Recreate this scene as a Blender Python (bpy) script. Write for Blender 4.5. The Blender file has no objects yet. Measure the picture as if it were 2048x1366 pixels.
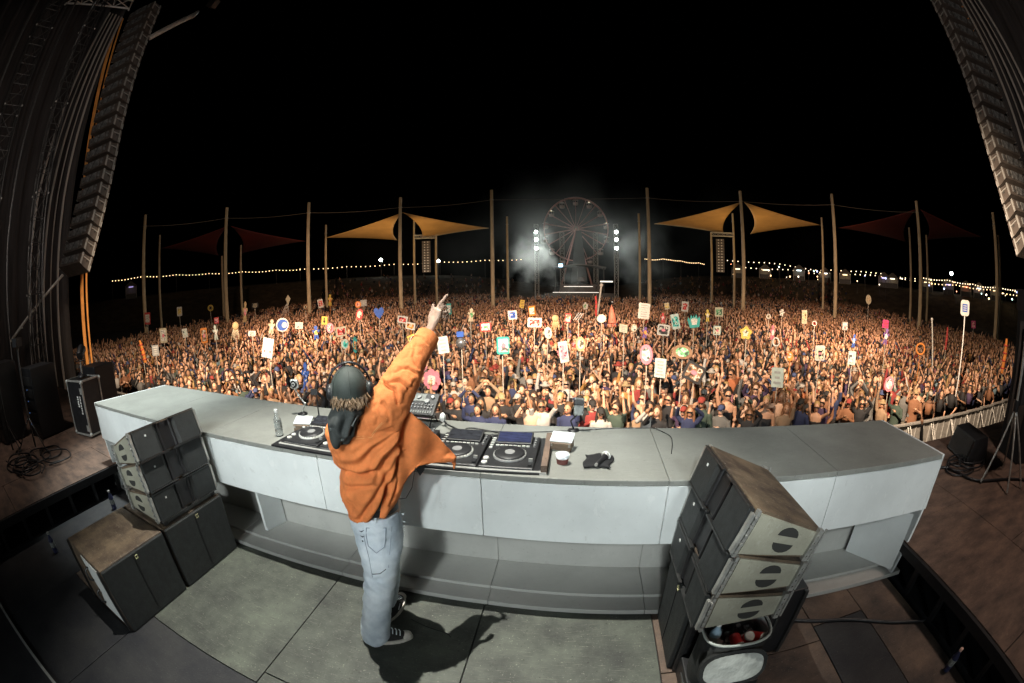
import bpy, bmesh, math, random
import numpy as np
from mathutils import Vector, Matrix, noise

R = math.radians
scene = bpy.context.scene
COL = scene.collection

# ------------------------------------------------------------------ camera
F_PX, CAM_H, PITCH, ROLL, YAW = 853.3, 2.17, R(8.3), R(0.8), R(8.2)
def _axes():
    f = Vector((0, math.cos(PITCH), -math.sin(PITCH)))
    u = Vector((0, math.sin(PITCH), math.cos(PITCH)))
    r = Vector((1, 0, 0))
    u, r = u * math.cos(ROLL) + r * math.sin(ROLL), r * math.cos(ROLL) - u * math.sin(ROLL)
    m = Matrix.Rotation(YAW, 3, 'Z')
    return m @ r, m @ u, m @ f
AR, AU, AF = _axes()
CAM = Vector((0, 0, CAM_H))
cam = bpy.data.cameras.new('camera')
cam.type = 'PANO'
cam.sensor_fit = 'HORIZONTAL'
cam.sensor_width = 36.0
for holder in (cam, getattr(cam, 'cycles', None)):
    if holder is None: continue
    try:
        holder.panorama_type = 'FISHEYE_EQUISOLID'
        holder.fisheye_lens = 15.0
        holder.fisheye_fov = R(220)
    except Exception:
        pass
cam.clip_start = 0.05
cam.clip_end = 3000
cam_o = bpy.data.objects.new('camera', cam)
COL.objects.link(cam_o)
m4 = Matrix((AR, AU, -AF)).transposed().to_4x4()
m4.translation = CAM
cam_o.matrix_world = m4
scene.camera = cam_o

# surveying helpers: the direction seen at a spot of the 2048 px photograph, met with a plane or at a distance
def ray(px, py):
    dx, dy = px - 1024, 683 - py
    r = math.hypot(dx, dy) or 1e-6
    th = 2 * math.asin(r / (2 * F_PX)); k = math.sin(th) / r
    return AR * (dx * k) + AU * (dy * k) + AF * math.cos(th)
def onz(px, py, z=0.0):
    d = ray(px, py); return CAM + d * ((z - CAM_H) / d.z)
def ony(px, py, y):
    d = ray(px, py); return CAM + d * (y / d.y)
def onx(px, py, x):
    d = ray(px, py); return CAM + d * (x / d.x)
def atd(px, py, dist):
    d = ray(px, py); return CAM + d * (dist / math.hypot(d.x, d.y))
def proj(p):
    d = (Vector(p) - CAM).normalized()
    x, y, z = d.dot(AR), d.dot(AU), d.dot(AF)
    r = 2 * F_PX * math.sin(math.acos(max(-1, min(1, z))) / 2); n = math.hypot(x, y) or 1e-6
    return 1024 + r * x / n, 683 - r * y / n

# ------------------------------------------------------------------ world, light, exposure
world = bpy.data.worlds.new('World'); scene.world = world; world.use_nodes = True
wn = world.node_tree.nodes; wl = world.node_tree.links
bg = wn.get('Background') or wn.new('ShaderNodeBackground')
sky = wn.new('ShaderNodeTexSky'); sky.sky_type = 'NISHITA'; sky.sun_disc = False
sky.sun_elevation = R(-6); sky.sun_rotation = R(200)
wl.new(sky.outputs[0], bg.inputs[0]); bg.inputs[1].default_value = 0.010

def lamp(name, kind, loc, target, energy, color, size=0.3, angle=60, blend=0.5):
    d = bpy.data.lights.new(name, kind); d.energy = energy; d.color = color
    if kind == 'SPOT':
        d.spot_size = R(angle); d.spot_blend = blend
    d.shadow_soft_size = size
    o = bpy.data.objects.new(name, d); COL.objects.link(o); o.location = loc
    if target is not None:
        o.rotation_euler = (Vector(target) - Vector(loc)).to_track_quat('-Z', 'Y').to_euler()
    return o
# stage rig: one profile above the booth, two washes from the back truss, crowd blinders on the front truss, plus added fills
lamp('stage_key_spot', 'SPOT', (-1.5, 2.6, 7.6), (-1.1, 1.75, 0.0), 3900, (1.0, 0.98, 0.88), 0.03, 44, 0.85)
lamp('stage_end_spot', 'SPOT', (-5.4, 3.2, 7.0), (-4.9, 2.8, 1.0), 3600, (0.92, 1.0, 0.96), 0.2, 36, 0.9)
for lx, en in ((-5.8, 1800), (-3.2, 1950), (-0.6, 1950), (2.6, 1450)):      # back truss beams aimed over the booth into the field
    lamp('back_truss_beam', 'SPOT', (lx, -5.5, 6.2), (lx, 4.5, 6.2 - 10.0 * math.tan(R(17))), en, (0.93, 1.0, 0.98), 0.30, 44.4, 0.07)
lamp('low_fill', 'SPOT', (-0.9, -6.0, 1.9), (-0.9, 2.2, 0.7), 640, (0.92, 1.0, 1.0), 0.8, 70, 0.8)  # added low wash that fills the legs and the shelf recess
lamp('deck_fill', 'SPOT', (4.4, 0.6, 6.5), (4.6, 1.9, 0.2), 560, (1.0, 0.80, 0.68), 0.3, 84, 1.0)  # added dim spots that lift the side decks
lamp('deck_fill', 'SPOT', (-7.4, 0.6, 6.5), (-7.4, 1.6, 0.3), 300, (1.0, 0.84, 0.72), 0.3, 64, 1.0)
lamp('wing_fill', 'SPOT', (-4.0, 0.0, 5.0), (-14.5, 4.0, 7.0), 900, (1.0, 0.86, 0.76), 0.5, 80, 1.0)  # added side fill for the drapes and speaker columns
lamp('wing_fill', 'SPOT', (3.0, 0.0, 5.0), (12.5, 4.5, 8.0), 800, (1.0, 0.86, 0.76), 0.5, 80, 1.0)
for lx, tx in ((-6.5, -17), (-1.0, 1), (4.6, 20)):
    lamp('crowd_wash', 'SPOT', (lx, 3.9, 4.7), (tx, 19, -1.4), 10500, (1.0, 0.74, 0.52), 0.10, 96, 0.9)
for lx, tx in ((-6.0, -24), (-1.2, 0), (4.2, 26)):
    lamp('crowd_beam', 'SPOT', (lx, 3.9, 4.9), (tx, 38, -1.4), 38000, (1.0, 0.64, 0.42), 0.10, 40, 1.0)

vs = scene.view_settings
vs.view_transform = 'Standard'; vs.look = 'None'; vs.exposure = 0.0; vs.gamma = 1.0
try: vs.use_curve_mapping = False
except Exception: pass
scene.cycles.use_denoising = True
scene.cycles.max_bounces = 6
scene.cycles.volume_bounces = 0
scene.cycles.sample_clamp_indirect = 4.0

# ------------------------------------------------------------------ materials
MATS = {}
def mat(name, col, rough=0.6, metal=0.0, var=0.0, scale=6.0, bump=0.0, bscale=40.0, col2=None, emit=0.0, spec=0.5, stretch=None, alpha=None, detail=4.0):
    if name in MATS: return MATS[name]
    m = bpy.data.materials.new(name); m.use_nodes = True
    nt = m.node_tree; p = nt.nodes['Principled BSDF']
    p.inputs['Base Color'].default_value = (*col, 1)
    p.inputs['Roughness'].default_value = rough
    p.inputs['Metallic'].default_value = metal
    p.inputs['Specular IOR Level'].default_value = spec
    if emit:
        p.inputs['Emission Color'].default_value = (*col, 1); p.inputs['Emission Strength'].default_value = emit
    if var or bump:
        tc = nt.nodes.new('ShaderNodeTexCoord'); mp = nt.nodes.new('ShaderNodeMapping')
        nt.links.new(tc.outputs['Object'], mp.inputs[0])
        if stretch: mp.inputs['Scale'].default_value = stretch
    if var:
        n = nt.nodes.new('ShaderNodeTexNoise'); n.inputs['Scale'].default_value = scale; n.inputs['Detail'].default_value = detail
        n.inputs['Roughness'].default_value = 0.65
        nt.links.new(mp.outputs[0], n.inputs['Vector'])
        r = nt.nodes.new('ShaderNodeValToRGB')
        c2 = col2 or tuple(c * (1 - var) for c in col)
        r.color_ramp.elements[0].color = (*c2, 1); r.color_ramp.elements[0].position = 0.34
        r.color_ramp.elements[1].color = (*[min(1, c * (1 + var * 0.3)) for c in col], 1); r.color_ramp.elements[1].position = 0.66
        nt.links.new(n.outputs['Fac'], r.inputs[0]); nt.links.new(r.outputs[0], p.inputs['Base Color'])
        rr = nt.nodes.new('ShaderNodeMapRange')
        rr.inputs['To Min'].default_value = min(1, rough + 0.12); rr.inputs['To Max'].default_value = max(0.05, rough - 0.1)
        nt.links.new(n.outputs['Fac'], rr.inputs[0]); nt.links.new(rr.outputs[0], p.inputs['Roughness'])
    if bump:
        n2 = nt.nodes.new('ShaderNodeTexNoise'); n2.inputs['Scale'].default_value = bscale; n2.inputs['Detail'].default_value = 3
        nt.links.new(mp.outputs[0], n2.inputs['Vector'])
        b = nt.nodes.new('ShaderNodeBump'); b.inputs['Strength'].default_value = bump; b.inputs['Distance'].default_value = 0.02
        nt.links.new(n2.outputs['Fac'], b.inputs['Height']); nt.links.new(b.outputs[0], p.inputs['Normal'])
    if alpha is not None:
        p.inputs['Transmission Weight'].default_value = alpha
    MATS[name] = m
    return m
def worn(m, scuff=(0.5, 0.5, 0.46), dirt=(0.02, 0.018, 0.016), scr=0.5, spk=0.5, scale=1.0, bump=0.15):
    """adds fine scratches, pale scuffs and dirt specks to an existing material"""
    nt = m.node_tree; p = nt.nodes['Principled BSDF']; L_ = nt.links
    src = p.inputs['Base Color'].links[0].from_socket if p.inputs['Base Color'].links else None
    tc = nt.nodes.new('ShaderNodeTexCoord')
    def noise_mask(scl, rot, stretch, lo, hi, det=5.0):
        mp = nt.nodes.new('ShaderNodeMapping'); mp.inputs['Rotation'].default_value = (0.3, 0.2, rot); mp.inputs['Scale'].default_value = stretch
        n = nt.nodes.new('ShaderNodeTexNoise'); n.inputs['Scale'].default_value = scl * scale; n.inputs['Detail'].default_value = det; n.inputs['Roughness'].default_value = 0.7
        r = nt.nodes.new('ShaderNodeMapRange'); r.inputs['From Min'].default_value = lo; r.inputs['From Max'].default_value = hi
        L_.new(tc.outputs['Object'], mp.inputs[0]); L_.new(mp.outputs[0], n.inputs['Vector']); L_.new(n.outputs['Fac'], r.inputs[0]); return r.outputs[0]
    def mixc(fac, amt, a, col):
        mu = nt.nodes.new('ShaderNodeMath'); mu.operation = 'MULTIPLY'; mu.inputs[1].default_value = amt; L_.new(fac, mu.inputs[0])
        mx = nt.nodes.new('ShaderNodeMix'); mx.data_type = 'RGBA'; L_.new(mu.outputs[0], mx.inputs[0])
        if a is None: mx.inputs[6].default_value = p.inputs['Base Color'].default_value
        else: L_.new(a, mx.inputs[6])
        mx.inputs[7].default_value = (*col, 1); return mx.outputs[2]
    c = src
    c = mixc(noise_mask(9, 0.5, (1, 24, 1), 0.60, 0.66), scr, c, scuff)
    c = mixc(noise_mask(8, 2.0, (1, 30, 1), 0.62, 0.67), scr * 0.8, c, dirt)
    c = mixc(noise_mask(70, 0, (1, 1, 1), 0.66, 0.72, 2.0), spk, c, scuff)
    c = mixc(noise_mask(45, 1, (1, 1, 1), 0.64, 0.70, 3.0), spk, c, dirt)
    c = mixc(noise_mask(1.3, 1, (1, 1, 1), 0.50, 0.78, 9.0), 0.75 * spk, c, dirt)
    L_.new(c, p.inputs['Base Color'])
    return m
def attr_mat(name, rough=0.75):
    m = bpy.data.materials.new(name); m.use_nodes = True; nt = m.node_tree; p = nt.nodes['Principled BSDF']
    a = nt.nodes.new('ShaderNodeAttribute'); a.attribute_name = 'Col'
    nt.links.new(a.outputs['Color'], p.inputs['Base Color']); p.inputs['Roughness'].default_value = rough
    return m

M_BLACK = mat('black_paint', (0.012, 0.012, 0.014), 0.45, var=0.4, scale=9)
M_BLACKM = mat('black_cloth', (0.010, 0.010, 0.012), 0.9, var=0.5, scale=5)
M_GRILLE = mat('speaker_grille', (0.020, 0.023, 0.024), 0.55, var=0.3, scale=14, bump=0.35, bscale=420)
M_STEEL = mat('steel', (0.40, 0.40, 0.38), 0.35, 0.35, var=0.3, scale=20)
M_DSTEEL = mat('dark_steel', (0.10, 0.10, 0.10), 0.4, 0.8, var=0.3, scale=20)
M_ALU = mat('aluminium', (0.50, 0.50, 0.48), 0.4, 0.35, var=0.25, scale=12)
M_CAB = mat('cabinet_beige', (0.36, 0.35, 0.28), 0.55, var=0.22, scale=5, bump=0.08, bscale=120)
M_CABTOP = mat('cabinet_worn_top', (0.150, 0.108, 0.070), 0.6, var=0.75, scale=3.0, col2=(0.032, 0.020, 0.016), bump=0.1, bscale=60)
M_DESK = mat('desk_top_grey', (0.25, 0.255, 0.235), 0.40, var=0.16, scale=2.2, bump=0.03, bscale=90)
M_FASC = mat('fascia_white', (0.70, 0.73, 0.73), 0.40, var=0.12, scale=1.6, bump=0.05, bscale=2.5)
M_SHELF = mat('shelf_grey', (0.40, 0.40, 0.38), 0.55, var=0.12, scale=2.0)
M_FLOORG = mat('floor_green', (0.084, 0.094, 0.076), 0.60, var=0.65, scale=2.2, col2=(0.030, 0.032, 0.030), bump=0.12, bscale=70, detail=9)
M_FLOORB = mat('floor_brown', (0.15, 0.10, 0.072), 0.75, var=0.7, scale=1.7, col2=(0.035, 0.030, 0.030), bump=0.15, bscale=60, detail=9)
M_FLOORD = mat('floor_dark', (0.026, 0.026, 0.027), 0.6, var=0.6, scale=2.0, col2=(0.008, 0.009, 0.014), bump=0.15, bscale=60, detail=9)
M_DECK = mat('deck_ply', (0.15, 0.092, 0.066), 0.7, var=0.5, scale=2.6, col2=(0.06, 0.038, 0.030), bump=0.1, bscale=80, stretch=(1, 2.5, 1), detail=8)
M_WHITE = mat('white_plastic', (0.75, 0.76, 0.74), 0.5)
M_RED = mat('red_plastic', (0.55, 0.03, 0.03), 0.45)

worn(M_FLOORG, (0.24, 0.25, 0.20), scr=0.5, spk=0.8); worn(M_FLOORB, (0.24, 0.20, 0.16), scr=0.35, spk=0.7); worn(M_FLOORD, (0.10, 0.10, 0.09), scr=0.35, spk=0.55)
worn(M_DECK, (0.34, 0.27, 0.20), scr=0.3, spk=0.55); worn(M_CABTOP, (0.42, 0.38, 0.30), (0.05, 0.03, 0.02), scr=0.35, spk=0.5)
worn(M_DESK, (0.42, 0.42, 0.40), (0.08, 0.08, 0.075), scr=0.4, spk=0.42); worn(M_FASC, (0.82, 0.83, 0.82), (0.38, 0.38, 0.36), scr=0.3, spk=0.22)
worn(M_SHELF, (0.5, 0.5, 0.48), (0.16, 0.15, 0.14), scr=0.2, spk=0.3); worn(M_CAB, (0.5, 0.49, 0.42), (0.08, 0.07, 0.05), scr=0.3, spk=0.35)
worn(M_BLACK, (0.06, 0.06, 0.06), scr=0.3, spk=0.3); worn(M_GRILLE, (0.07, 0.075, 0.075), scr=0.2, spk=0.35)

# ------------------------------------------------------------------ object helpers
def tag(o, label=None, cat=None, group=None, kind=None):
    if label: o['label'] = label
    if cat: o['category'] = cat
    if group: o['group'] = group
    if kind: o['kind'] = kind
    return o
def empty(name, loc=(0, 0, 0), rz=0.0, label=None, cat=None, group=None, kind=None):
    o = bpy.data.objects.new(name, None); COL.objects.link(o)
    o.location = loc; o.rotation_euler = (0, 0, rz); o.empty_display_size = 0.1
    return tag(o, label, cat, group, kind)
def link(name, me, material=None, parent=None, loc=None, rot=None):
    o = bpy.data.objects.new(name, me); COL.objects.link(o)
    if material is not None and not me.materials: me.materials.append(material)
    if parent is not None: o.parent = parent
    if loc is not None: o.location = loc
    if rot is not None: o.rotation_euler = rot
    return o
def copy_tree(o, parent=None):
    c = o.copy(); COL.objects.link(c)
    if parent is not None: c.parent = parent
    for ch in o.children: copy_tree(ch, c)
    return c

class MB:
    """collects shapes of one mesh"""
    def __init__(s): s.v = []; s.f = []; s.mi = []; s.sm = []; s.M = Matrix()
    def add(s, vs, fs, mi=0, smooth=False):
        b = len(s.v); M = s.M
        s.v += [tuple(M @ Vector(p)) for p in vs]
        for f in fs:
            s.f.append(tuple(b + i for i in f)); s.mi.append(mi); s.sm.append(smooth)
        return s
    def box(s, c, d, mi=0, rot=None):
        x, y, z = d[0] / 2, d[1] / 2, d[2] / 2
        vs = [Vector((sx * x, sy * y, sz * z)) for sz in (-1, 1) for sy in (-1, 1) for sx in (-1, 1)]
        if rot is not None: vs = [rot @ p for p in vs]
        vs = [p + Vector(c) for p in vs]
        return s.add(vs, [(0, 2, 3, 1), (4, 5, 7, 6), (0, 1, 5, 4), (2, 6, 7, 3), (0, 4, 6, 2), (1, 3, 7, 5)], mi)
    def hexa(s, lo, hi, mi=0):
        """lo, hi: four points each, anticlockwise seen from above"""
        return s.add(list(lo) + list(hi), [(3, 2, 1, 0), (4, 5, 6, 7), (0, 1, 5, 4), (1, 2, 6, 5), (2, 3, 7, 6), (3, 0, 4, 7)], mi)
    def prism(s, poly, h, mi=0, smooth=False):
        """poly: list of 3D points (planar), h: extrusion vector"""
        n = len(poly); h = Vector(h)
        vs = [Vector(p) for p in poly] + [Vector(p) + h for p in poly]
        fs = [tuple(range(n - 1, -1, -1)), tuple(range(n, 2 * n))]
        s.add(vs, fs, mi)
        return s.add(vs, [(i, (i + 1) % n, n + (i + 1) % n, n + i) for i in range(n)], mi, smooth)
    def tube(s, pts, r, n=8, mi=0, cap=True, smooth=True, flat=None):
        pts = [Vector(p) for p in pts]; k = len(pts)
        rs = r if isinstance(r, (list, tuple)) else [r] * k
        rings = []; up = None
        for i, p in enumerate(pts):
            t = (pts[min(i + 1, k - 1)] - pts[max(i - 1, 0)]).normalized()
            if up is None: up = Vector((0, 0, 1)) if abs(t.z) < 0.9 else Vector((1, 0, 0))
            a = t.cross(up).normalized(); b = a.cross(t).normalized(); up = b
            q = rs[i]; qa, qb = (q if isinstance(q, (tuple, list)) else (q, q))
            rings.append([p + a * (qa * math.cos(2 * math.pi * j / n)) + b * (qb * math.sin(2 * math.pi * j / n)) for j in range(n)])
        return s.loft(rings, mi, cap, smooth)
    def loft(s, rings, mi=0, cap=True, smooth=True):
        n = len(rings[0]); vs = [p for r in rings for p in r]; fs = []
        for i in range(len(rings) - 1):
            for j in range(n):
                a, b = i * n + j, i * n + (j + 1) % n
                fs.append((a, b, b + n, a + n))
        s.add(vs, fs, mi, smooth)
        if cap:
            s.add(rings[0], [tuple(range(n - 1, -1, -1))], mi)
            s.add(rings[-1], [tuple(range(n))], mi)
        return s
    def cyl(s, p0, p1, r0, r1=None, n=12, mi=0, smooth=True):
        return s.tube([p0, p1], [r0, r0 if r1 is None else r1], n, mi, True, smooth)
    def lathe(s, prof, c=(0, 0, 0), n=16, mi=0, smooth=True, rot=None):
        rings = []
        for r, z in prof:
            ring = [Vector((r * math.cos(2 * math.pi * j / n), r * math.sin(2 * math.pi * j / n), z)) for j in range(n)]
            if rot is not None: ring = [rot @ p for p in ring]
            rings.append([p + Vector(c) for p in ring])
        return s.loft(rings, mi, True, smooth)
    def ball(s, c, r, nu=10, nv=7, mi=0, rot=None):
        rx, ry, rz = r if isinstance(r, (tuple, list)) else (r, r, r)
        rings = []
        for i in range(nv + 1):
            t = math.pi * (0.02 + 0.96 * i / nv)
            ring = [Vector((rx * math.sin(t) * math.cos(2 * math.pi * j / nu), ry * math.sin(t) * math.sin(2 * math.pi * j / nu), -rz * math.cos(t))) for j in range(nu)]
            if rot is not None: ring = [rot @ p for p in ring]
            rings.append([p + Vector(c) for p in ring])
        return s.loft(rings, mi, True, True)
    def torus(s, c, Rr, r, n=32, k=6, mi=0, rot=None):
        vs = []; fs = []
        for i in range(n):
            a = 2 * math.pi * i / n
            for j in range(k):
                b = 2 * math.pi * j / k
                p = Vector(((Rr + r * math.cos(b)) * math.cos(a), (Rr + r * math.cos(b)) * math.sin(a), r * math.sin(b)))
                if rot is not None: p = rot @ p
                vs.append(p + Vector(c))
        for i in range(n):
            for j in range(k):
                fs.append((i * k + j, ((i + 1) % n) * k + j, ((i + 1) % n) * k + (j + 1) % k, i * k + (j + 1) % k))
        return s.add(vs, fs, mi, True)
    def mesh(s, name, mats=None):
        me = bpy.data.meshes.new(name); me.from_pydata(s.v, [], s.f)
        me.polygons.foreach_set('material_index', s.mi); me.polygons.foreach_set('use_smooth', s.sm)
        if mats is not None:
            for m in (mats if isinstance(mats, (list, tuple)) else [mats]): me.materials.append(m)
        me.update(); return me
    def build(s, name, mats, parent=None, loc=None, rot=None, bevel=0.0, stuff=False):
        o = link(name, s.mesh(name, mats), None, parent, loc, rot)
        if stuff: o['kind'] = 'stuff'
        if bevel:
            b = o.modifiers.new('edge', 'BEVEL'); b.width = bevel; b.segments = 2; b.limit_method = 'ANGLE'; b.angle_limit = R(40)
        return o
RX = lambda a: Matrix.Rotation(a, 3, 'X')
RY = lambda a: Matrix.Rotation(a, 3, 'Y')
RZ = lambda a: Matrix.Rotation(a, 3, 'Z')
V = Vector
rnd = random.Random(7)
GZ = -2.2            # field level; the stage floor is z = 0
DZ = 0.35            # side decks
# ------------------------------------------------------------------ ground and stage
M_FIELD = mat('field_dirt', (0.06, 0.048, 0.035), 0.95, var=0.5, scale=0.4, bump=0.3, bscale=3)
g = MB().add([(-150, -14, GZ), (150, -14, GZ), (150, 150, GZ), (-150, 150, GZ)], [(0, 1, 2, 3)]).build('ground', M_FIELD)
tag(g, 'dark trampled field under the crowd', 'ground', kind='structure')

stage = MB().box((-1.2, 0.62, -0.065), (7.82, 6.2, 0.09)).build('stage_floor', M_BLACK)
tag(stage, 'painted plywood stage floor round the booth', 'floor', kind='structure')
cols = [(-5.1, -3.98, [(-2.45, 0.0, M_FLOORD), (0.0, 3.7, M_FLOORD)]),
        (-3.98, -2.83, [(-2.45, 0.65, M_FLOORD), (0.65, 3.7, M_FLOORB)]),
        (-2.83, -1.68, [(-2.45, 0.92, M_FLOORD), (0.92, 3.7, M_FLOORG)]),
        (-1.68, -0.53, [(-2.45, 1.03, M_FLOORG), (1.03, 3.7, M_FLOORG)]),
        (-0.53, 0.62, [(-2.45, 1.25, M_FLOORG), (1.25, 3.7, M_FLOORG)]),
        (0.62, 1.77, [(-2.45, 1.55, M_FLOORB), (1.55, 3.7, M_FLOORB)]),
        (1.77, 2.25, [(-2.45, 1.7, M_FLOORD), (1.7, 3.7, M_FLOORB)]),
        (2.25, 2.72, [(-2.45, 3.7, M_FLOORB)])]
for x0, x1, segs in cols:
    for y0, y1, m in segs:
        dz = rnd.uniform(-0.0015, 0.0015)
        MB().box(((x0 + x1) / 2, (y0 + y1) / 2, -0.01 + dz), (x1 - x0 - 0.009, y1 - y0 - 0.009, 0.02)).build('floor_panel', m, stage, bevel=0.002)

def deck(name, x0, x1, y0, y1, label, edge_x):
    d = MB().box(((x0 + x1) / 2, (y0 + y1) / 2, DZ - 0.075), (x1 - x0, y1 - y0, 0.09)).build(name, M_BLACK)
    tag(d, label, 'stage deck', kind='structure')
    w = 1.22; x = x0
    while x < x1 - 0.05:
        xe = min(x + w, x1); y = y0 + (0.0 if int(round((x - x0) / w)) % 2 else -0.9)
        while y < y1 - 0.05:
            ye = min(y + 1.83, y1); ys = max(y, y0)
            if ye - ys > 0.1:
                MB().box(((x + xe) / 2, (ys + ye) / 2, DZ - 0.018 + rnd.uniform(-0.001, 0.001)), (xe - x - 0.008, ye - ys - 0.008, 0.02)).build('deck_board', M_DECK, d, bevel=0.002)
            y = ye
        x = xe
    # open steel edge: top rail and legs
    s = 1 if edge_x == x0 else -1
    MB().box((edge_x - s * 0.02, (y0 + y1) / 2, DZ - 0.05), (0.035, y1 - y0, 0.07)).build('edge_rail', M_BLACK, d)
    yy = y0 + 0.3
    while yy < y1:
        MB().box((edge_x + s * 0.03, yy, (DZ - 0.12) / 2), (0.045, 0.045, DZ - 0.12)).build('deck_leg', M_BLACK, d); yy += 0.42
    return d
deck('left_deck', -13.5, -5.14, -2.4, 3.72, 'brown plywood side deck on black legs left of the booth', -5.14)
deck('right_deck', 2.76, 11.5, -2.4, 3.72, 'brown plywood side deck on black legs right of the booth', 2.76)
# skirt below the stage front and the lower floor in front of the decks
f = MB().box((-1.0, 3.78, -1.0), (25, 0.1, 2.5)).build('stage_front', M_BLACKM); tag(f, 'black skirt below the front edge of the stage', 'stage front', kind='structure')
for sx, x0, x1 in ((-1, -13.5, -5.2), (1, 2.82, 11.5)):
    b = MB().box(((x0 + x1) / 2, 0.65, -0.06), (x1 - x0, 6.0, 0.08)).build('under_deck_floor', M_FLOORD); tag(b, 'dark floor under the side deck', 'floor', kind='structure')

# ------------------------------------------------------------------ booth
near = [(-5.36, 2.13), (-3.95, 2.17), (-2.82, 2.19), (-1.66, 2.205), (-0.51, 2.18), (0.57, 2.12), (1.72, 2.03), (2.86, 1.93)]
far = [(-5.06, 3.28), (-3.85, 3.25), (-2.80, 3.20), (-1.66, 3.14), (-0.51, 3.06), (0.60, 3.01), (1.74, 2.93), (2.84, 2.84)]
booth = empty('dj_booth', (-1.25, 2.6, 0), 0, 'long pale grey DJ booth with white fascia and open shelf below', 'DJ booth')
B0 = Vector((-1.25, 2.6, 0))
def bl(p, z): return (p[0] - B0.x, p[1] - B0.y, z)
T0, T1 = 1.045, 1.08
gap = 0.002
for i in range(7):
    a, b, c, d = near[i], near[i + 1], far[i + 1], far[i]
    gx = 0.0015
    q = [(a[0] + gx, a[1]), (b[0] - gx, b[1]), (c[0] - gx, c[1]), (d[0] + gx, d[1])]
    MB().hexa([bl(p, T0) for p in q], [bl(p, T1) for p in q]).build('top_panel', M_DESK, booth, bevel=0.003)
    # fascia facing the performer, slightly behind the top's edge
    fz0 = 0.63
    t = 0.03; oy = 0.004
    a2, b2 = (a[0] + gx, a[1] + oy), (b[0] - gx, b[1] + oy)
    q0 = [a2, b2, (b2[0], b2[1] + t), (a2[0], a2[1] + t)]
    MB().hexa([bl(p, fz0) for p in q0], [bl(p, T0 - 0.004) for p in q0]).build('fascia_panel', M_FASC, booth, bevel=0.003)
    # shelf floor with a raised lip, back panel, front skirt towards the crowd
    e, h = (a[0] + gx, a[1] - 0.005), (b[0] - gx, b[1] - 0.005)
    q1 = [e, h, (h[0], h[1] + 0.72), (e[0], e[1] + 0.72)]
    MB().hexa([bl(p, 0.004) for p in q1], [bl(p, 0.045) for p in q1]).build('shelf_floor', M_SHELF, booth, bevel=0.004)
    q2 = [(e[0], e[1] + 0.14), (h[0], h[1] + 0.14), (h[0], h[1] + 0.72), (e[0], e[1] + 0.72)]
    MB().hexa([bl(p, 0.047) for p in q2], [bl(p, 0.075) for p in q2]).build('shelf_board', M_SHELF, booth, bevel=0.004)
    q3 = [(e[0], e[1] + 0.47), (h[0], h[1] + 0.47), (h[0], h[1] + 0.50), (e[0], e[1] + 0.50)]
    MB().hexa([bl(p, 0.077) for p in q3], [bl(p, T0 - 0.004) for p in q3]).build('back_panel', M_SHELF, booth)
    q4 = [(d[0] + gx, d[1] - 0.06), (c[0] - gx, c[1] - 0.06), (c[0] - gx, c[1] - 0.03), (d[0] + gx, d[1] - 0.03)]
    MB().hexa([bl(p, 0.004) for p in q4], [bl(p, T0 - 0.004) for p in q4]).build('front_panel', M_FASC, booth)
    MB().hexa([bl((p[0], p[1] + (0.036 if k < 2 else 0)), fz0 + 0.012) for k, p in enumerate(q1)], [bl((p[0], p[1] + (0.036 if k < 2 else 0)), fz0 + 0.03) for k, p in enumerate(q1)]).build('shelf_ceiling', M_SHELF, booth)
# slanted ends
for s, (nt_, ft_), xb in ((1, (near[-1], far[-1]), 2.73), (-1, (near[0], far[0]), -5.13)):
    lo = [(xb, nt_[1] + 0.01), (xb + s * 0.03, nt_[1] + 0.01), (xb + s * 0.03, ft_[1] - 0.03), (xb, ft_[1] - 0.03)]
    hi = [(nt_[0] + s * 0.004, nt_[1] + 0.001), (nt_[0] + s * 0.03, nt_[1] + 0.001), (ft_[0] + s * 0.03, ft_[1] - 0.001), (ft_[0] + s * 0.004, ft_[1] - 0.001)]
    if s < 0: lo = [lo[1], lo[0], lo[3], lo[2]]; hi = [hi[1], hi[0], hi[3], hi[2]]
    MB().hexa([bl(p, 0.006) for p in lo], [bl(p, T1 - 0.001) for p in hi]).build('end_panel', M_FASC, booth, bevel=0.003)
    # inner wedge filling the shelf's corner
    x1 = xb - s * 0.30
    lo = [(xb - s * 0.01, nt_[1] + 0.02), (x1, nt_[1] + 0.455), (xb - s * 0.01, nt_[1] + 0.455)]
    pz = [V(bl(p, 0.08)) for p in lo]
    MB().prism(pz if s < 0 else pz, (0, 0, 0.52)).build('corner_panel', M_FASC, booth)
for xd in (-2.62,):
    MB().hexa([bl(p, 0.078) for p in ((xd, 2.42), (xd + 0.03, 2.42), (xd + 0.10, 2.645), (xd + 0.07, 2.645))], [bl(p, 0.64) for p in ((xd, 2.42), (xd + 0.03, 2.42), (xd + 0.10, 2.645), (xd + 0.07, 2.645))]).build('divider', M_FASC, booth)
# thin aluminium lip under the gear
MB().hexa([bl(p, T1 + 0.001) for p in ((-2.02, 2.235), (-0.13, 2.195), (-0.13, 2.215), (-2.02, 2.255))], [bl(p, T1 + 0.016) for p in ((-2.02, 2.235), (-0.13, 2.195), (-0.13, 2.215), (-2.02, 2.255))]).build('gear_lip', M_ALU, booth)
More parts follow.
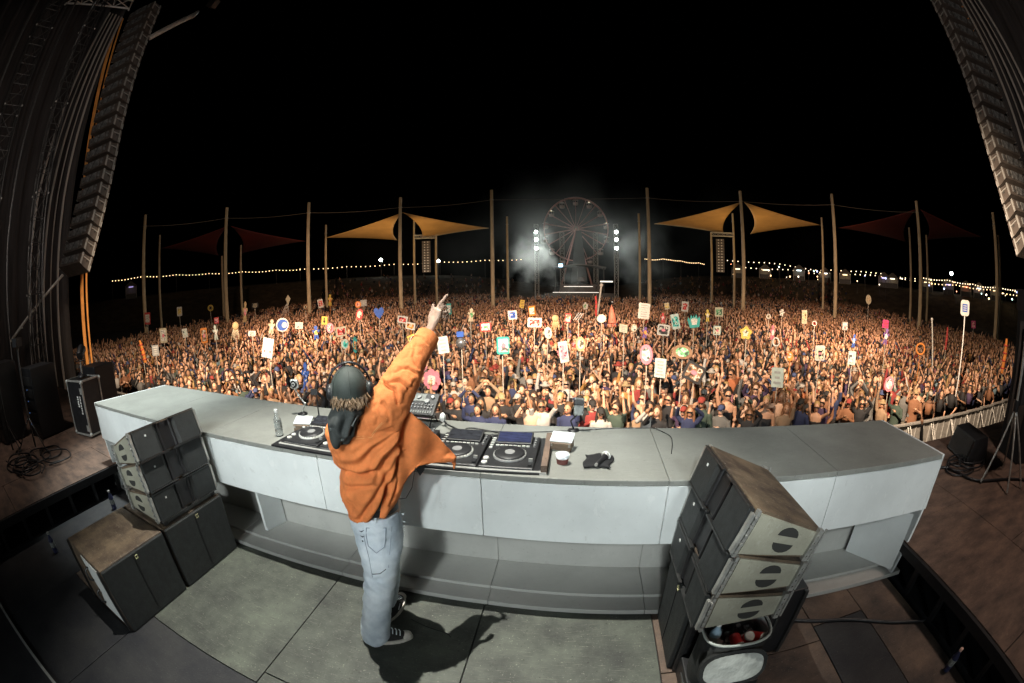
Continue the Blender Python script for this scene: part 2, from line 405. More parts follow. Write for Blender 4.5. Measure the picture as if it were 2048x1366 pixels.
# ------------------------------------------------------------------ loudspeakers on the stage
def half_moon(cx, cz, r, up, n=9):
    pts = []
    for k in range(n):
        a = math.pi * k / (n - 1)
        pts.append((cx + r * math.cos(a), cz + (r * 0.75 * math.sin(a) if up else -r * 0.75 * math.sin(a))))
    return pts
M_HOLE = mat('handle_hole_shade', (0.03, 0.03, 0.028), 0.8)  # dark plates stand in for the shade inside the handle openings
def array_box(label, group):
    """small wedge line source cabinet; local: front +x, width along y, z up; origin at the front lower edge's middle"""
    W, Hh, D = 0.70, 0.235, 0.44; hr = 0.15
    root = empty('line_array_speaker', (0, 0, 0), 0, label, 'speaker', group)
    y = W / 2
    # cabinet: trapezoid side profile, shallower at the back
    prof = [(0.0, 0.0), (0.0, Hh), (-D, Hh - (Hh - hr) / 2), (-D, (Hh - hr) / 2)]
    MB().prism([V((p[0] - 0.03, -y, p[1])) for p in prof[::-1]], (0, W, 0)).build('cabinet', [M_CABTOP], root, bevel=0.006)
    for s in (-1, 1):
        ys = s * (y + 0.006)
        pl = [(-0.06, 0.012), (-0.06, Hh - 0.016), (-D + 0.0, Hh - (Hh - hr) / 2 - 0.012), (-D + 0.0, (Hh - hr) / 2 + 0.012)]
        side = MB().prism([V((p[0], s * (y + 0.001), p[1])) for p in (pl if s > 0 else pl[::-1])][::-1], (0, s * 0.008, 0)).build('side_panel', M_CAB, root)
        for up in (True, False):
            hm = half_moon(-0.27, Hh / 2 + (0.020 if up else -0.020), 0.062, up)
            MB().prism([V((p[0], s * (y + 0.0095), p[1])) for p in hm], (0, s * 0.003, 0)).build('handle_dark_plate', M_HOLE, side)
        # rigging bars along front and back edges
        rg = MB()
        for xx, z0, z1 in ((-0.035, 0.0, Hh), (-0.012, 0.02, Hh - 0.02)):
            rg.box((xx, s * (y + 0.014), (z0 + z1) / 2), (0.016, 0.024, z1 - z0))
        for k in range(5): rg.cyl((-0.03, s * (y + 0.02), 0.03 + k * 0.043), (-0.03, s * (y + 0.036), 0.03 + k * 0.043), 0.009, n=7)
        rg.build('front_rigging', M_STEEL, root, stuff=True)
        rb = MB()
        rb.box((-D - 0.01, s * (y + 0.012), Hh / 2), (0.03, 0.028, hr + 0.02))
        for k in range(4): rb.cyl((-D - 0.01, s * (y + 0.02), 0.06 + k * 0.036), (-D - 0.01, s * (y + 0.035), 0.06 + k * 0.036), 0.008, n=7)
        rb.cyl((-D - 0.05, s * (y + 0.01), 0.03), (-D - 0.05, s * (y + 0.01), Hh - 0.03), 0.007, n=7)
        rb.build('rear_rigging', M_STEEL, root, stuff=True)
    # front: two grilles sloping into a central waveguide slot
    for s in (-1, 1):
        q = [(-0.028, s * 0.07), (0.004, s * 0.12), (0.004, s * (y - 0.008)), (-0.028, s * (y - 0.008))]
        MB().prism([V((p[0], p[1], 0.012)) for p in (q if s > 0 else q[::-1])], (0, 0, Hh - 0.024)).build('grille', M_GRILLE, root, bevel=0.004)
        MB().tube([(-0.02, s * 0.072, 0.012), (-0.02, s * 0.072, Hh - 0.012)], 0.014, 10).build('horn_lip', M_BLACK, root)
        e = MB()
        e.box((-0.002, s * y * 0.53, Hh - 0.005), (0.02, y * 0.9, 0.008)); e.box((-0.002, s * y * 0.53, 0.005), (0.02, y * 0.9, 0.008))
        e.build('grille_frame', M_DSTEEL, root, stuff=True)
    MB().box((-0.026, 0, Hh / 2), (0.01, 0.14, Hh - 0.03)).build('horn', M_BLACK, root)
    MB().box((0.006, -y * 0.62, Hh * 0.72), (0.004, 0.014, 0.014)).build('badge', M_WHITE, root)
    return root
def subwoofer(label, group, W=0.72, Hh=0.55, D=0.70):
    root = empty('subwoofer', (0, 0, 0), 0, label, 'subwoofer', group)
    y = W / 2
    MB().box((-D / 2 - 0.03, 0, Hh / 2), (D, W, Hh)).build('cabinet', M_CABTOP if W > 0.6 else M_BLACK, root, bevel=0.008)
    for s in (-1, 1):
        pn = MB()
        pn.prism([V((x, s * (y + 0.001), z)) for x, z in ([(-0.06, 0.04), (-0.06, Hh - 0.03), (-D * 0.62, Hh - 0.03), (-D * 0.46, Hh * 0.42), (-D * 0.62, 0.04)][:: (-1 if s > 0 else 1)])], (0, s * 0.008, 0))
        pn.build('side_panel', (M_BLACK if W < 0.6 else M_WHITE if s < 0 else M_CAB), root)
        rl = MB()
        for x in (-0.045, -D - 0.01): rl.box((x, s * (y + 0.012), Hh / 2), (0.025, 0.022, Hh - 0.01))
        for z in (0.12, 0.33): rl.tube([(-D * 0.5, s * (y + 0.012), z), (-D * 0.52, s * (y + 0.045), z + 0.02), (-D * 0.52, s * (y + 0.045), z + 0.10), (-D * 0.5, s * (y + 0.012), z + 0.12)], 0.01, 7)
        rl.build('side_rail', M_DSTEEL, root, stuff=True)
    MB().box((-0.014, 0, Hh / 2), (0.03, W - 0.012, Hh - 0.014)).build('grille', M_GRILLE, root, bevel=0.006)
    MB().box((0.003, 0, Hh / 2), (0.006, 0.012, Hh - 0.05)).build('grille_rib', M_BLACK, root)
    bd = MB()
    for dy, dz, w, h in ((0, 0.013, 0.03, 0.005), (0, -0.013, 0.03, 0.005), (-0.0125, 0, 0.005, 0.03), (0.0125, -0.008, 0.005, 0.014)):
        bd.box((0.004, dy + 0.02, Hh - 0.045 + dz), (0.004, w, h))
    bd.build('badge', mat('badge_yellow', (0.62, 0.60, 0.34), 0.4), root, stuff=True)
    return root
def put(o, loc, rz, ry=0.0):
    o.rotation_mode = 'XYZ'
    o.matrix_world = Matrix.Translation(loc) @ Matrix.Rotation(rz, 4, 'Z') @ Matrix.Rotation(ry, 4, 'Y')
GS = 'monitor stacks beside the booth'
s1 = subwoofer('black subwoofer with bare wooden top and white side, nearest the edge', GS); put(s1, (-2.78, 1.02, 0), 0)
s2 = subwoofer('black subwoofer under the three speakers by the left end of the booth', GS); put(s2, (-2.78, 1.765, 0), 0)
s3 = subwoofer('narrow black subwoofer behind the open cooler bag', GS, W=0.52, Hh=0.56, D=0.74); put(s3, (0.66, 1.84, 0), math.pi)
names_l = ['lowest of three wedge speakers stacked on the left subwoofer', 'middle of three wedge speakers stacked on the left subwoofer', 'topmost of three wedge speakers stacked on the left subwoofer']
names_r = ['lowest wedge speaker in the stack behind the cooler bag', 'middle wedge speaker in the stack above the cooler bag', 'topmost wedge speaker with worn brown top in the right stack']
proto = None
zs = [0.60, 0.845, 1.085]; tl = [R(-4), R(-11), R(-18)]
for side in (0, 1):
    for k in range(3):
        if proto is None: o = proto = array_box(names_l[0], GS)
        else:
            o = copy_tree(proto); o['label'] = (names_l if side == 0 else names_r)[k]
        if side == 0: put(o, (-2.80 - 0.012 * k, 1.765, zs[k] + 0.012 * 0), 0, tl[k])
        else: put(o, (0.64 + 0.02 * k, 1.74, zs[k]), math.pi, tl[k])
# tilt wedges under the stacks
for x, y, s, lb in ((-2.86, 1.765, 1, 'black steel base frame under the left speaker stack'), (0.72, 1.76, -1, 'black steel base frame under the right speaker stack')):
    b = empty('base_frame', (x, y, 0.56), 0, lb, 'speaker frame', 'speaker base frames')
    for dy in (-0.30, 0.30):
        MB().box((-s * 0.2, dy, 0.018), (0.5, 0.04, 0.03)).build('rail', M_BLACK, b)
    for dx in (0.02, -0.42):
        MB().box((s * dx, 0, 0.018), (0.04, 0.56, 0.028)).build('crossbar', M_DSTEEL, b)
# ------------------------------------------------------------------ gear on the booth
DT = T1 + 0.001
M_PLAYER = mat('player_black', (0.022, 0.022, 0.024), 0.4, var=0.3, scale=30)
M_KNOB = mat('knob_grey', (0.25, 0.25, 0.25), 0.4)
M_LITE = mat('button_light', (0.62, 0.62, 0.58), 0.4)
M_SCREEN = mat('player_screen', (0.035, 0.037, 0.045), 0.15, var=0.5, scale=18, stretch=(1, 6, 1))
M_SCREENB = mat('player_screen_blue', (0.030, 0.036, 0.085), 0.2, emit=0.05, var=0.6, scale=22, stretch=(0.6, 8, 1))
def player(label, lit=False):
    """media player: local x right, y away from the performer, origin at the centre of the base"""
    W, D, Hh = 0.322, 0.44, 0.09
    r = empty('media_player', (0, 0, 0), 0, label, 'media player', 'media players on the booth')
    lo = [(-W / 2, -D / 2), (W / 2, -D / 2), (W / 2, D / 2), (-W / 2, D / 2)]
    hz = (0.055, 0.055, 0.085, 0.085)
    MB().hexa([(p[0], p[1], 0) for p in lo], [(p[0], p[1], z) for p, z in zip(lo, hz)]).build('body', M_PLAYER, r, bevel=0.006)
    sl = math.atan2(0.03, D); Q = RX(sl)
    def top(x, y, dz=0.0): return V((x, y, 0.055 + (y + D / 2) / D * 0.03 + dz))
    MB().lathe([(0.103, 0.0), (0.103, 0.006), (0.098, 0.012)], top(0, -0.06, 0.001), 36, rot=Q).build('jog_rim', M_LITE if not lit else M_KNOB, r)
    j = MB().lathe([(0.093, 0.0), (0.093, 0.014), (0.086, 0.019), (0.03, 0.017)], top(0, -0.06, 0.004), 36, rot=Q).build('jog_wheel', M_PLAYER, r)
    MB().lathe([(0.032, 0.0), (0.030, 0.003)], top(0, -0.06, 0.0225), 24, rot=Q).build('jog_display', M_KNOB, j)
    dots = MB()
    for k in range(28):
        a = 2 * math.pi * k / 28; dots.box(top(0.098 * math.cos(a), -0.06 + 0.098 * math.sin(a), 0.012), (0.008, 0.008, 0.004))
    dots.build('jog_dimples', M_STEEL, j, stuff=True)
    sc = MB().box(V((0, 0.145, 0.098)), (0.235, 0.125, 0.016), rot=RX(R(16))).build('screen_bezel', M_PLAYER, r, bevel=0.003)
    MB().box(V((0, 0.144, 0.108)), (0.215, 0.105, 0.002), rot=RX(R(16))).build('screen', M_SCREENB if lit else M_SCREEN, sc)
    kb = MB(); kb2 = MB()
    for k in range(4): kb.lathe([(0.009, 0), (0.008, 0.014)], top(0.138, 0.17 - 0.035 * k, 0.001), 10)
    for k in range(5): kb2.box(top(-0.138, 0.16 - 0.034 * k, 0.004), (0.022, 0.012, 0.008))
    for k in range(8): kb2.box(top(-0.1 + 0.028 * k, 0.062, 0.004), (0.02, 0.012, 0.007))
    for k in range(2): kb2.lathe([(0.019, 0), (0.017, 0.008)], top(-0.135, -0.175 + 0.055 * k, 0.001), 16)
    kb.build('knob', M_KNOB, r, stuff=True); kb2.build('button', M_LITE, r, stuff=True)
    sld = MB().box(top(0.138, -0.12, 0.002), (0.022, 0.15, 0.004)).build('pitch_track', M_BLACK, r)
    MB().box(top(0.138, -0.135, 0.012), (0.024, 0.016, 0.018)).build('pitch_fader', M_STEEL, sld)
    MB().box((0, -D / 2 - 0.003, 0.028), (W - 0.02, 0.004, 0.03)).build('front_edge', M_STEEL, r)
    return r
mids = [(-0.365, 2.445), (-0.70, 2.455), (-1.50, 2.49), (-1.84, 2.50)]
lbs = ['black media player with blue screen beside the white box', 'black media player left of the blue screen one, under the jacket tip', 'black media player in front of the performer', 'black media player next to the water bottle']
for (x, y), lb in zip(mids, lbs):
    o = player(lb, lit=(lb is lbs[0])); o.location = (x, y, DT - 0.030); o.rotation_euler = (0, 0, R(-1.5))
# mixer between the players
mx = empty('dj_mixer', (-1.105, 2.47, DT - 0.030), R(-1.5), 'black DJ mixer hidden behind the performer', 'mixer')
MB().hexa([(x, y, 0) for x, y in ((-0.2, -0.21), (0.2, -0.21), (0.2, 0.21), (-0.2, 0.21))], [(x, y, z) for x, y, z in ((-0.2, -0.21, 0.07), (0.2, -0.21, 0.07), (0.2, 0.21, 0.10), (-0.2, 0.21, 0.10))]).build('body', M_PLAYER, mx, bevel=0.005)
for i in range(6):
    k = MB()
    for j in range(7): k.lathe([(0.01, 0), (0.008, 0.018)], (-0.165 + i * 0.066, 0.18 - j * 0.04, 0.098 - 0.003 * j), 9)
    k.build('knob', M_KNOB, mx, stuff=True)
    MB().box((-0.165 + i * 0.066, -0.15, 0.085), (0.018, 0.012, 0.02)).build('fader', M_LITE, mx)
# recessed tray rim round the gear
tr = empty('gear_tray', (-1.1, 2.47, DT), 0, 'dark tray recess holding the players', 'tray')
MB().box((-0.015, 0.0, 0.006), (1.89, 0.56, 0.012)).build('tray_base', M_BLACK, tr)
MB().box((0.955, 0.0, 0.03), (0.035, 0.54, 0.055)).build('tray_side', M_FLOORB, tr)
# second device standing on a stand at the crowd edge
fx = empty('effects_mixer', (-1.14, 2.95, DT), R(-4), 'silver grey effects mixer propped on a stand beside the raised arm', 'mixer'); fx.scale = (0.74, 0.74, 0.66)
M_SILV = mat('panel_silver', (0.20, 0.21, 0.20), 0.35, 0.4, var=0.4, scale=20)
for s in (-1, 1):
    MB().tube([(s * 0.13, -0.1, 0.006), (s * 0.13, 0.02, 0.17), (s * 0.13, 0.12, 0.006)], 0.008, 8).build('stand_leg', M_BLACK, fx)
MB().cyl((-0.14, 0.02, 0.168), (0.14, 0.02, 0.168), 0.008).build('stand_bar', M_BLACK, fx)
Q = RX(R(38)); bd = MB().box((0.0, 0.02, 0.235), (0.36, 0.30, 0.06), rot=Q).build('body', M_PLAYER, fx, bevel=0.006)
def fxp(x, y, dz=0.033): return Q @ V((x, y, dz)) + V((0.0, 0.02, 0.235))
MB().box(fxp(-0.06, 0.08), (0.20, 0.10, 0.006), rot=Q).build('panel', M_SILV, bd)
for x, y, rr in ((-0.11, 0.08, 0.02), (-0.03, 0.08, 0.024), (0.07, 0.03, 0.032), (0.12, 0.09, 0.02)):
    MB().lathe([(rr, 0), (rr, 0.012), (rr * 0.8, 0.02)], fxp(x, y), 16, rot=Q).build('dial', M_LITE if rr < 0.024 else M_KNOB, bd)
k = MB()
for i in range(9):
    for j in range(2): k.lathe([(0.008, 0), (0.007, 0.016)], fxp(-0.15 + i * 0.037, -0.02 - j * 0.04), 8, rot=Q)
k.build('knob', M_KNOB, bd, stuff=True)
k = MB()
for i in range(12): k.box(fxp(-0.15 + i * 0.027, -0.115, 0.036), (0.014, 0.03, 0.008), rot=Q)
k.build('button', M_SILV, bd, stuff=True)
MB().box(fxp(0.0, -0.146, 0.0), (0.34, 0.008, 0.05), rot=Q).build('front_plate', mat('plate_brown', (0.18, 0.14, 0.11), 0.4, 0.5), bd)
sw = MB().ball((0.235, 0.02, 0.10), (0.035, 0.03, 0.06), 9, 6).build('cable_clump', M_WHITE, fx)

# two wooden boxes with pale lids
M_WOODB = mat('box_wood', (0.17, 0.12, 0.08), 0.6, var=0.4, scale=14, stretch=(1, 1, 5))
M_LID = mat('pale_lid', (0.80, 0.86, 0.90), 0.5)
def lid_box(loc, rz, label, mirror=1):
    b = empty('lidded_box', loc, rz, label, 'box', 'wooden boxes with pale lids')
    MB().box((0, 0, 0.03), (0.14, 0.10, 0.05)).build('case', M_WOODB, b, bevel=0.004)
    MB().box((0, 0.010, 0.078), (0.150, 0.10, 0.012), rot=RX(R(20))).build('lid', M_LID, b, bevel=0.006)
    for s in (-1, 1): MB().box((s * 0.06, -0.051, 0.042), (0.014, 0.006, 0.018)).build('clasp', M_STEEL, b)
lid_box((-2.02, 2.58, DT), R(14), 'small wooden box with pale lid next to the water bottle')
lid_box((-0.055, 2.60, DT), R(-12), 'small wooden box with pale lid beside the blue screen player')
# paper tub
cu = empty('paper_tub', (-0.045, 2.37, DT), 0, 'brown and white paper tub on the desk in front of the pale box', 'tub')
MB().lathe([(0.034, 0), (0.038, 0.035)], n=20).build('lower_band', mat('tub_maroon', (0.14, 0.045, 0.04), 0.6), cu)
MB().lathe([(0.0385, 0.036), (0.042, 0.062), (0.037, 0.062), (0.034, 0.045)], n=20).build('cup', M_LID, cu)
# microphone on a black cloth
c = empty('black_cloth', (0.175, 2.385, DT), R(-8), 'small folded black cloth lying under the microphone', 'cloth')
n = 10; vs = []; fs = []
rr = random.Random(3)
for j in range(n + 1):
    for i in range(n + 1):
        u, v = i / n - 0.5, j / n - 0.5
        x = u * (0.165 + 0.02 * v) + 0.01 * math.sin(7 * v); y = v * 0.19 + 0.015 * math.sin(5 * u + 1)
        vs.append((x, y, 0.006 + 0.004 * math.sin(9 * u + 4 * v) + 0.004 * rr.random()))
for j in range(n):
    for i in range(n): a = j * (n + 1) + i; fs.append((a, a + 1, a + n + 2, a + n + 1))
cl = MB().add(vs, fs, 0, True).build('sheet', M_BLACKM, c)
sm = cl.modifiers.new('thick', 'SOLIDIFY'); sm.thickness = 0.006; sm.offset = 1
mc = empty('microphone', (0.195, 2.37, DT + 0.022), R(62), 'black handheld microphone with silver head on the black cloth', 'microphone')
MB().tube([(-0.075, 0, 0.002), (-0.07, 0, 0.002), (0.02, 0, 0.003), (0.045, 0, 0.004)], [0.010, 0.013, 0.016, 0.021], 14).build('handle', M_BLACK, mc)
MB().ball((0.068, 0, 0.006), 0.028, 14, 9).build('head', M_STEEL, mc)
MB().torus((0.06, 0, 0.006), 0.027, 0.004, 20, 6, rot=RY(R(90))).build('ring', M_WHITE, mc)
MB().lathe([(0.0105, 0), (0.0105, 0.012)], (-0.087, 0, 0.002), 12, rot=RY(R(90))).build('end_cap', M_STEEL, mc)
k = MB()
for i in range(5): k.box((-0.06 + 0.012 * (i % 3), 0.035 + 0.014 * (i // 3), -0.008), (0.006, 0.006, 0.002))
# water bottle
M_GLASS = mat('clear_plastic', (0.85, 0.9, 0.9), 0.08, alpha=0.9)
def bottle(loc, label, s=1.0, body=None, cap=None, group='bottles'):
    b = empty('water_bottle', loc, 0, label, 'bottle', group)
    MB().lathe([(0.028 * s, 0), (0.032 * s, 0.01 * s), (0.032 * s, 0.03 * s), (0.029 * s, 0.035 * s), (0.032 * s, 0.04 * s), (0.032 * s, 0.13 * s), (0.013 * s, 0.175 * s), (0.013 * s, 0.19 * s)], n=18).build('body', body or M_GLASS, b)
    MB().lathe([(0.0325 * s, 0.06 * s), (0.0325 * s, 0.115 * s)], n=18).build('label_band', mat('bottle_label', (0.32, 0.34, 0.32), 0.5, var=0.6, scale=60), b)
    MB().lathe([(0.0155 * s, 0.186 * s), (0.0155 * s, 0.208 * s)], n=14).build('cap', cap or M_WHITE, b)
    return b
bottle((-2.14, 2.40, DT), 'clear water bottle with white cap on the desk by the left player')
# little camera on a jointed arm and a phone clamp, near the crowd edge
cm = empty('action_camera', (-2.28, 2.93, DT), R(10), 'small round lensed camera on a jointed arm at the desk edge', 'camera')
MB().lathe([(0.045, 0), (0.045, 0.012), (0.02, 0.02)], n=16).build('foot', M_BLACK, cm)
for a, b2 in (((0, 0, 0.02), (0.035, 0.0, 0.10)), ((0.035, 0.0, 0.10), (-0.02, 0.0, 0.17)), ((-0.02, 0, 0.17), (-0.045, 0, 0.23))):
    MB().cyl(a, b2, 0.007, n=8).build('arm', M_STEEL, cm); MB().ball(b2, 0.013, 8, 6).build('joint', M_STEEL, cm)
hd = MB().box((-0.05, 0.0, 0.275), (0.085, 0.03, 0.085)).build('housing', M_ALU, cm, bevel=0.018)
MB().lathe([(0.033, 0), (0.033, 0.006)], (-0.05, -0.0155, 0.275), 22, rot=RX(R(90))).build('lens_ring', M_BLACK, hd)
MB().lathe([(0.018, 0), (0.018, 0.005)], (-0.05, -0.022, 0.275), 18, rot=RX(R(90))).build('lens', M_ALU, hd)
MB().lathe([(0.009, 0), (0.009, 0.004)], (-0.05, -0.0275, 0.275), 14, rot=RX(R(90))).build('iris', M_BLACK, hd)
st = empty('phone_stand', (-2.05, 2.86, DT), R(5), 'thin stand with a small dark screen beside the jointed camera', 'stand')
MB().lathe([(0.05, 0), (0.045, 0.01), (0.01, 0.016)], n=16).build('foot', M_BLACK, st)
MB().cyl((0, 0, 0.012), (0, 0, 0.23), 0.006).build('pole', M_BLACK, st)
ph = MB().box((-0.02, 0, 0.235), (0.07, 0.01, 0.05), rot=RX(R(-10))).build('screen', M_PLAYER, st, bevel=0.003)
pc = empty('phone_stand', (0.02, 2.95, DT), R(-8), 'clear phone bracket with grey screen behind the pale lidded box', 'stand')
MB().lathe([(0.045, 0), (0.04, 0.01), (0.008, 0.014)], n=16).build('foot', M_BLACK, pc)
MB().tube([(0, 0, 0.012), (-0.02, -0.02, 0.08), (0.03, 0, 0.13)], 0.006, 8).build('arm', M_BLACK, pc)
MB().box((0.035, 0.0, 0.185), (0.075, 0.012, 0.13), rot=RX(R(-14))).build('bracket', M_SILV, pc, bevel=0.006)
MB().box((0.035, -0.018, 0.222), (0.068, 0.012, 0.04), rot=RX(R(-14))).build('top_clamp', M_BLACK, pc, bevel=0.006)
# loose cables on the desk
def cable(name, pts, r, label, group=None, m=None, cat='cable'):
    P = [V(p) for p in pts]; out = []
    for i in range(len(P) - 1):
        p0, p1, p2, p3 = P[max(i - 1, 0)], P[i], P[i + 1], P[min(i + 2, len(P) - 1)]
        for k in range(8):
            t = k / 8
            out.append(0.5 * ((2 * p1) + (p2 - p0) * t + (2 * p0 - 5 * p1 + 4 * p2 - p3) * t * t + (3 * p1 - p0 - 3 * p2 + p3) * t ** 3))
    out.append(P[-1])
    o = MB().tube(out, r, 7).build(name, m or M_BLACK)
    return tag(o, label, cat, group)
cable('desk_cable', [(-0.66, 2.72, DT + 0.006), (-0.80, 2.80, DT + 0.03), (-0.93, 2.92, DT + 0.03), (-0.97, 3.0, DT + 0.05)], 0.006, 'black cable from the player up to the propped effects mixer', 'desk cables')
cable('desk_cable', [(-0.5, 2.70, DT + 0.006), (-0.62, 2.82, DT + 0.02), (-0.3, 2.88, DT + 0.006), (0.3, 2.98, DT + 0.006), (0.62, 2.99, DT + 0.006)], 0.0035, 'thin grey cable trailing right along the crowd edge of the desk', 'desk cables', M_DSTEEL)
cable('desk_cable', [(-1.9, 2.73, DT + 0.006), (-1.98, 2.82, DT + 0.02), (-2.2, 2.86, DT + 0.006), (-2.27, 2.9, DT + 0.02)], 0.005, 'black cable between the left player and the jointed camera', 'desk cables')

# ------------------------------------------------------------------ cooler bag
cb = empty('cooler_bag', (0.90, 1.40, 0.165), R(-3), 'black oval cooler bag with pale lining and its lid hanging open', 'cooler bag')
def oval(a, b, z, n=28, e=2.8):
    out = []
    for k in range(n):
        t = 2 * math.pi * k / n; c_, s_ = math.cos(t), math.sin(t)
        out.append(V((a * abs(c_) ** (2 / e) * (1 if c_ > 0 else -1), b * abs(s_) ** (2 / e) * (1 if s_ > 0 else -1), z)))
    return out
M_BAG = mat('bag_black', (0.018, 0.020, 0.020), 0.7, var=0.4, scale=20, bump=0.2, bscale=200)
M_LINER = mat('bag_liner', (0.50, 0.54, 0.52), 0.35, var=0.35, scale=7, bump=0.5, bscale=14)
A, Bb, Z = 0.185, 0.135, 0.385
MB().loft([oval(A * 0.96, Bb * 0.96, 0.0), oval(A, Bb, 0.05), oval(A, Bb, Z), oval(A - 0.012, Bb - 0.012, Z)], cap=False).build('outer_wall', M_BAG, cb)
MB().loft([oval(A - 0.013, Bb - 0.013, Z - 0.002), oval(A - 0.02, Bb - 0.02, 0.24), oval(0.02, 0.01, 0.235)], cap=False).build('lining', M_LINER, cb)
MB().tube(oval(A + 0.002, Bb + 0.002, Z) + [oval(A + 0.002, Bb + 0.002, Z)[0]], 0.008, 7).build('rim', mat('bag_rim', (0.42, 0.46, 0.44), 0.5), cb)
ld = MB(); lp = oval(A * 1.0, Bb * 0.80, 0)
Q = RX(R(62))
ld.prism([Q @ (p + V((0, -Bb * 0.80 - 0.005, 0))) + V((-0.015, -Bb - 0.005, Z - 0.03)) for p in lp], Q @ V((0, 0, -0.03)))
lo_ = ld.build('lid', M_BAG, cb)
MB().prism([Q @ (V((p.x * 0.88, p.y * 0.80, 0.004)) + V((0, -Bb * 0.80 - 0.005, 0))) + V((-0.015, -Bb - 0.005, Z - 0.03)) for p in lp], Q @ V((0, 0, -0.002))).build('lid_lining', M_LINER, lo_)
MB().tube([(0.16, 0.13, Z - 0.12), (0.22, 0.17, Z + 0.0), (0.30, 0.1, Z - 0.10), (0.24, 0.0, Z - 0.15)], 0.012, 7).build('strap', M_BAG, cb)
b = bottle((0.90 - 0.115, 1.40 + 0.0, 0.405), 'pale blue water bottle standing in the cooler bag', 1.0, mat('bottle_blue', (0.35, 0.50, 0.62), 0.2), M_WHITE)
for i, (x, y, rot_, lb) in enumerate(((0.0, -0.055, 80, 'red can lying in the cooler bag beside the bottle'), (0.055, -0.06, 15, 'drink can with pale top between the red cans'), (0.12, -0.045, 70, 'red can at the far end of the cooler bag'))):
    cn = empty('drink_can', (0.90 + x * 0.9, 1.40 + y, 0.49), 0, lb, 'can', 'cans in the cooler bag')
    Q2 = RZ(R(20 * i)) @ RX(R(rot_))
    MB().lathe([(0.026, -0.05), (0.032, -0.042), (0.032, 0.045)], n=16, rot=Q2).build('body', M_RED, cn)
    MB().lathe([(0.0315, 0.046), (0.026, 0.058), (0.024, 0.054)], n=16, rot=Q2).build('top', M_ALU, cn)
ice = MB(); rr = random.Random(5)
for k in range(46):
    ice.box((rr.uniform(-0.10, 0.11), rr.uniform(-0.06, 0.07), 0.19 + rr.uniform(0, 0.05)), (0.03, 0.03, 0.028), rot=RZ(rr.uniform(0, 3)) @ RX(rr.uniform(0, 3)))
io = ice.build('ice', mat('ice', (0.45, 0.40, 0.38), 0.15, alpha=0.5), None, (0.90, 1.40, 0.235)); tag(io, 'ice cubes in the cooler bag', 'ice', kind='stuff')

cr = empty('low_crate', (0.92, 1.41, 0), 0, 'low black crate under the cooler bag', 'crate')
MB().box((0, 0, 0.082), (0.42, 0.30, 0.16)).build('body', M_BLACK, cr, bevel=0.008)
for sx in (-1, 1): MB().box((sx * 0.213, 0, 0.10), (0.008, 0.10, 0.03)).build('handle', M_DSTEEL, cr)

for k_, (pts_, lb_) in enumerate((([(-0.35, 2.69, DT + 0.004), (-0.42, 2.76, DT + 0.02), (-0.60, 2.79, DT + 0.006), (-0.85, 2.76, DT + 0.006)], 'black lead looping behind the right hand player'), ([(-0.70, 2.70, DT + 0.004), (-0.75, 2.84, DT + 0.03), (-0.55, 2.86, DT + 0.006), (-0.38, 2.74, DT + 0.006)], 'black lead looping behind the second player'), ([(-1.5, 2.74, DT + 0.004), (-1.62, 2.84, DT + 0.006), (-1.4, 2.9, DT + 0.006), (-1.2, 2.9, DT + 0.006)], 'black lead behind the performer running to the stand'), ([(0.62, 3.0, DT + 0.004), (0.72, 2.8, DT + 0.004), (0.66, 2.5, DT + 0.004)], 'fine dark lead lying along the right desk joint'))):
    cable('desk_cable', pts_, 0.005 if k_ < 3 else 0.0025, lb_, 'desk cables')
# ------------------------------------------------------------------ the performer
DO = V((-1.03, 1.70, 0)); DVv = V((-0.518, 0.8554, 0)); DE = V((0.8554, 0.518, 0))
dj = None
def L(px, py, D=2.0):
    p = atd(px, py, D) - DO
    return V((p.dot(DE), p.dot(DVv), p.z))
def remeshed(mb, name, voxel, smooth=4):
    """one closed skin round all shapes of mb, as a new mesh"""
    o = bpy.data.objects.new('tmp', mb.mesh('tmp')); COL.objects.link(o)
    m = o.modifiers.new('r', 'REMESH'); m.mode = 'VOXEL'; m.voxel_size = voxel
    if smooth:
        s = o.modifiers.new('s', 'SMOOTH'); s.factor = 0.5; s.iterations = smooth
    dg = bpy.context.evaluated_depsgraph_get()
    me = bpy.data.meshes.new_from_object(o.evaluated_get(dg)); me.name = name
    bpy.data.objects.remove(o)
    for p in me.polygons: p.use_smooth = True
    return me
def get_vn(me):
    n = len(me.vertices); v = np.empty(n * 3); me.vertices.foreach_get('co', v)
    nn = np.empty(n * 3); me.vertex_normals.foreach_get('vector', nn)
    return v.reshape(-1, 3), nn.reshape(-1, 3)
def set_v(me, v):
    me.vertices.foreach_set('co', v.ravel()); me.update()
def ering(l, r, b, cy, n=28, tilt=0.0, pw=2.0):
    """ellipse ring whose silhouette ends are l and r (local points), half depth b about depth cy"""
    c = (l + r) / 2; ax = (r - l) / 2; out = []
    for k in range(n):
        t = 2 * math.pi * k / n; ct, st = math.cos(t), math.sin(t)
        ct = abs(ct) ** (2 / pw) * (1 if ct > 0 else -1); st = abs(st) ** (2 / pw) * (1 if st > 0 else -1)
        out.append(V((c.x + ax.x * ct, cy + b * st, c.z + ax.z * ct + tilt * st)))
    return out
def grad_noise(v, sc, seed=0.0):
    return np.array([noise.noise(Vector((p[0] * sc[0] + seed, p[1] * sc[1] + seed, p[2] * sc[2]))) for p in v])

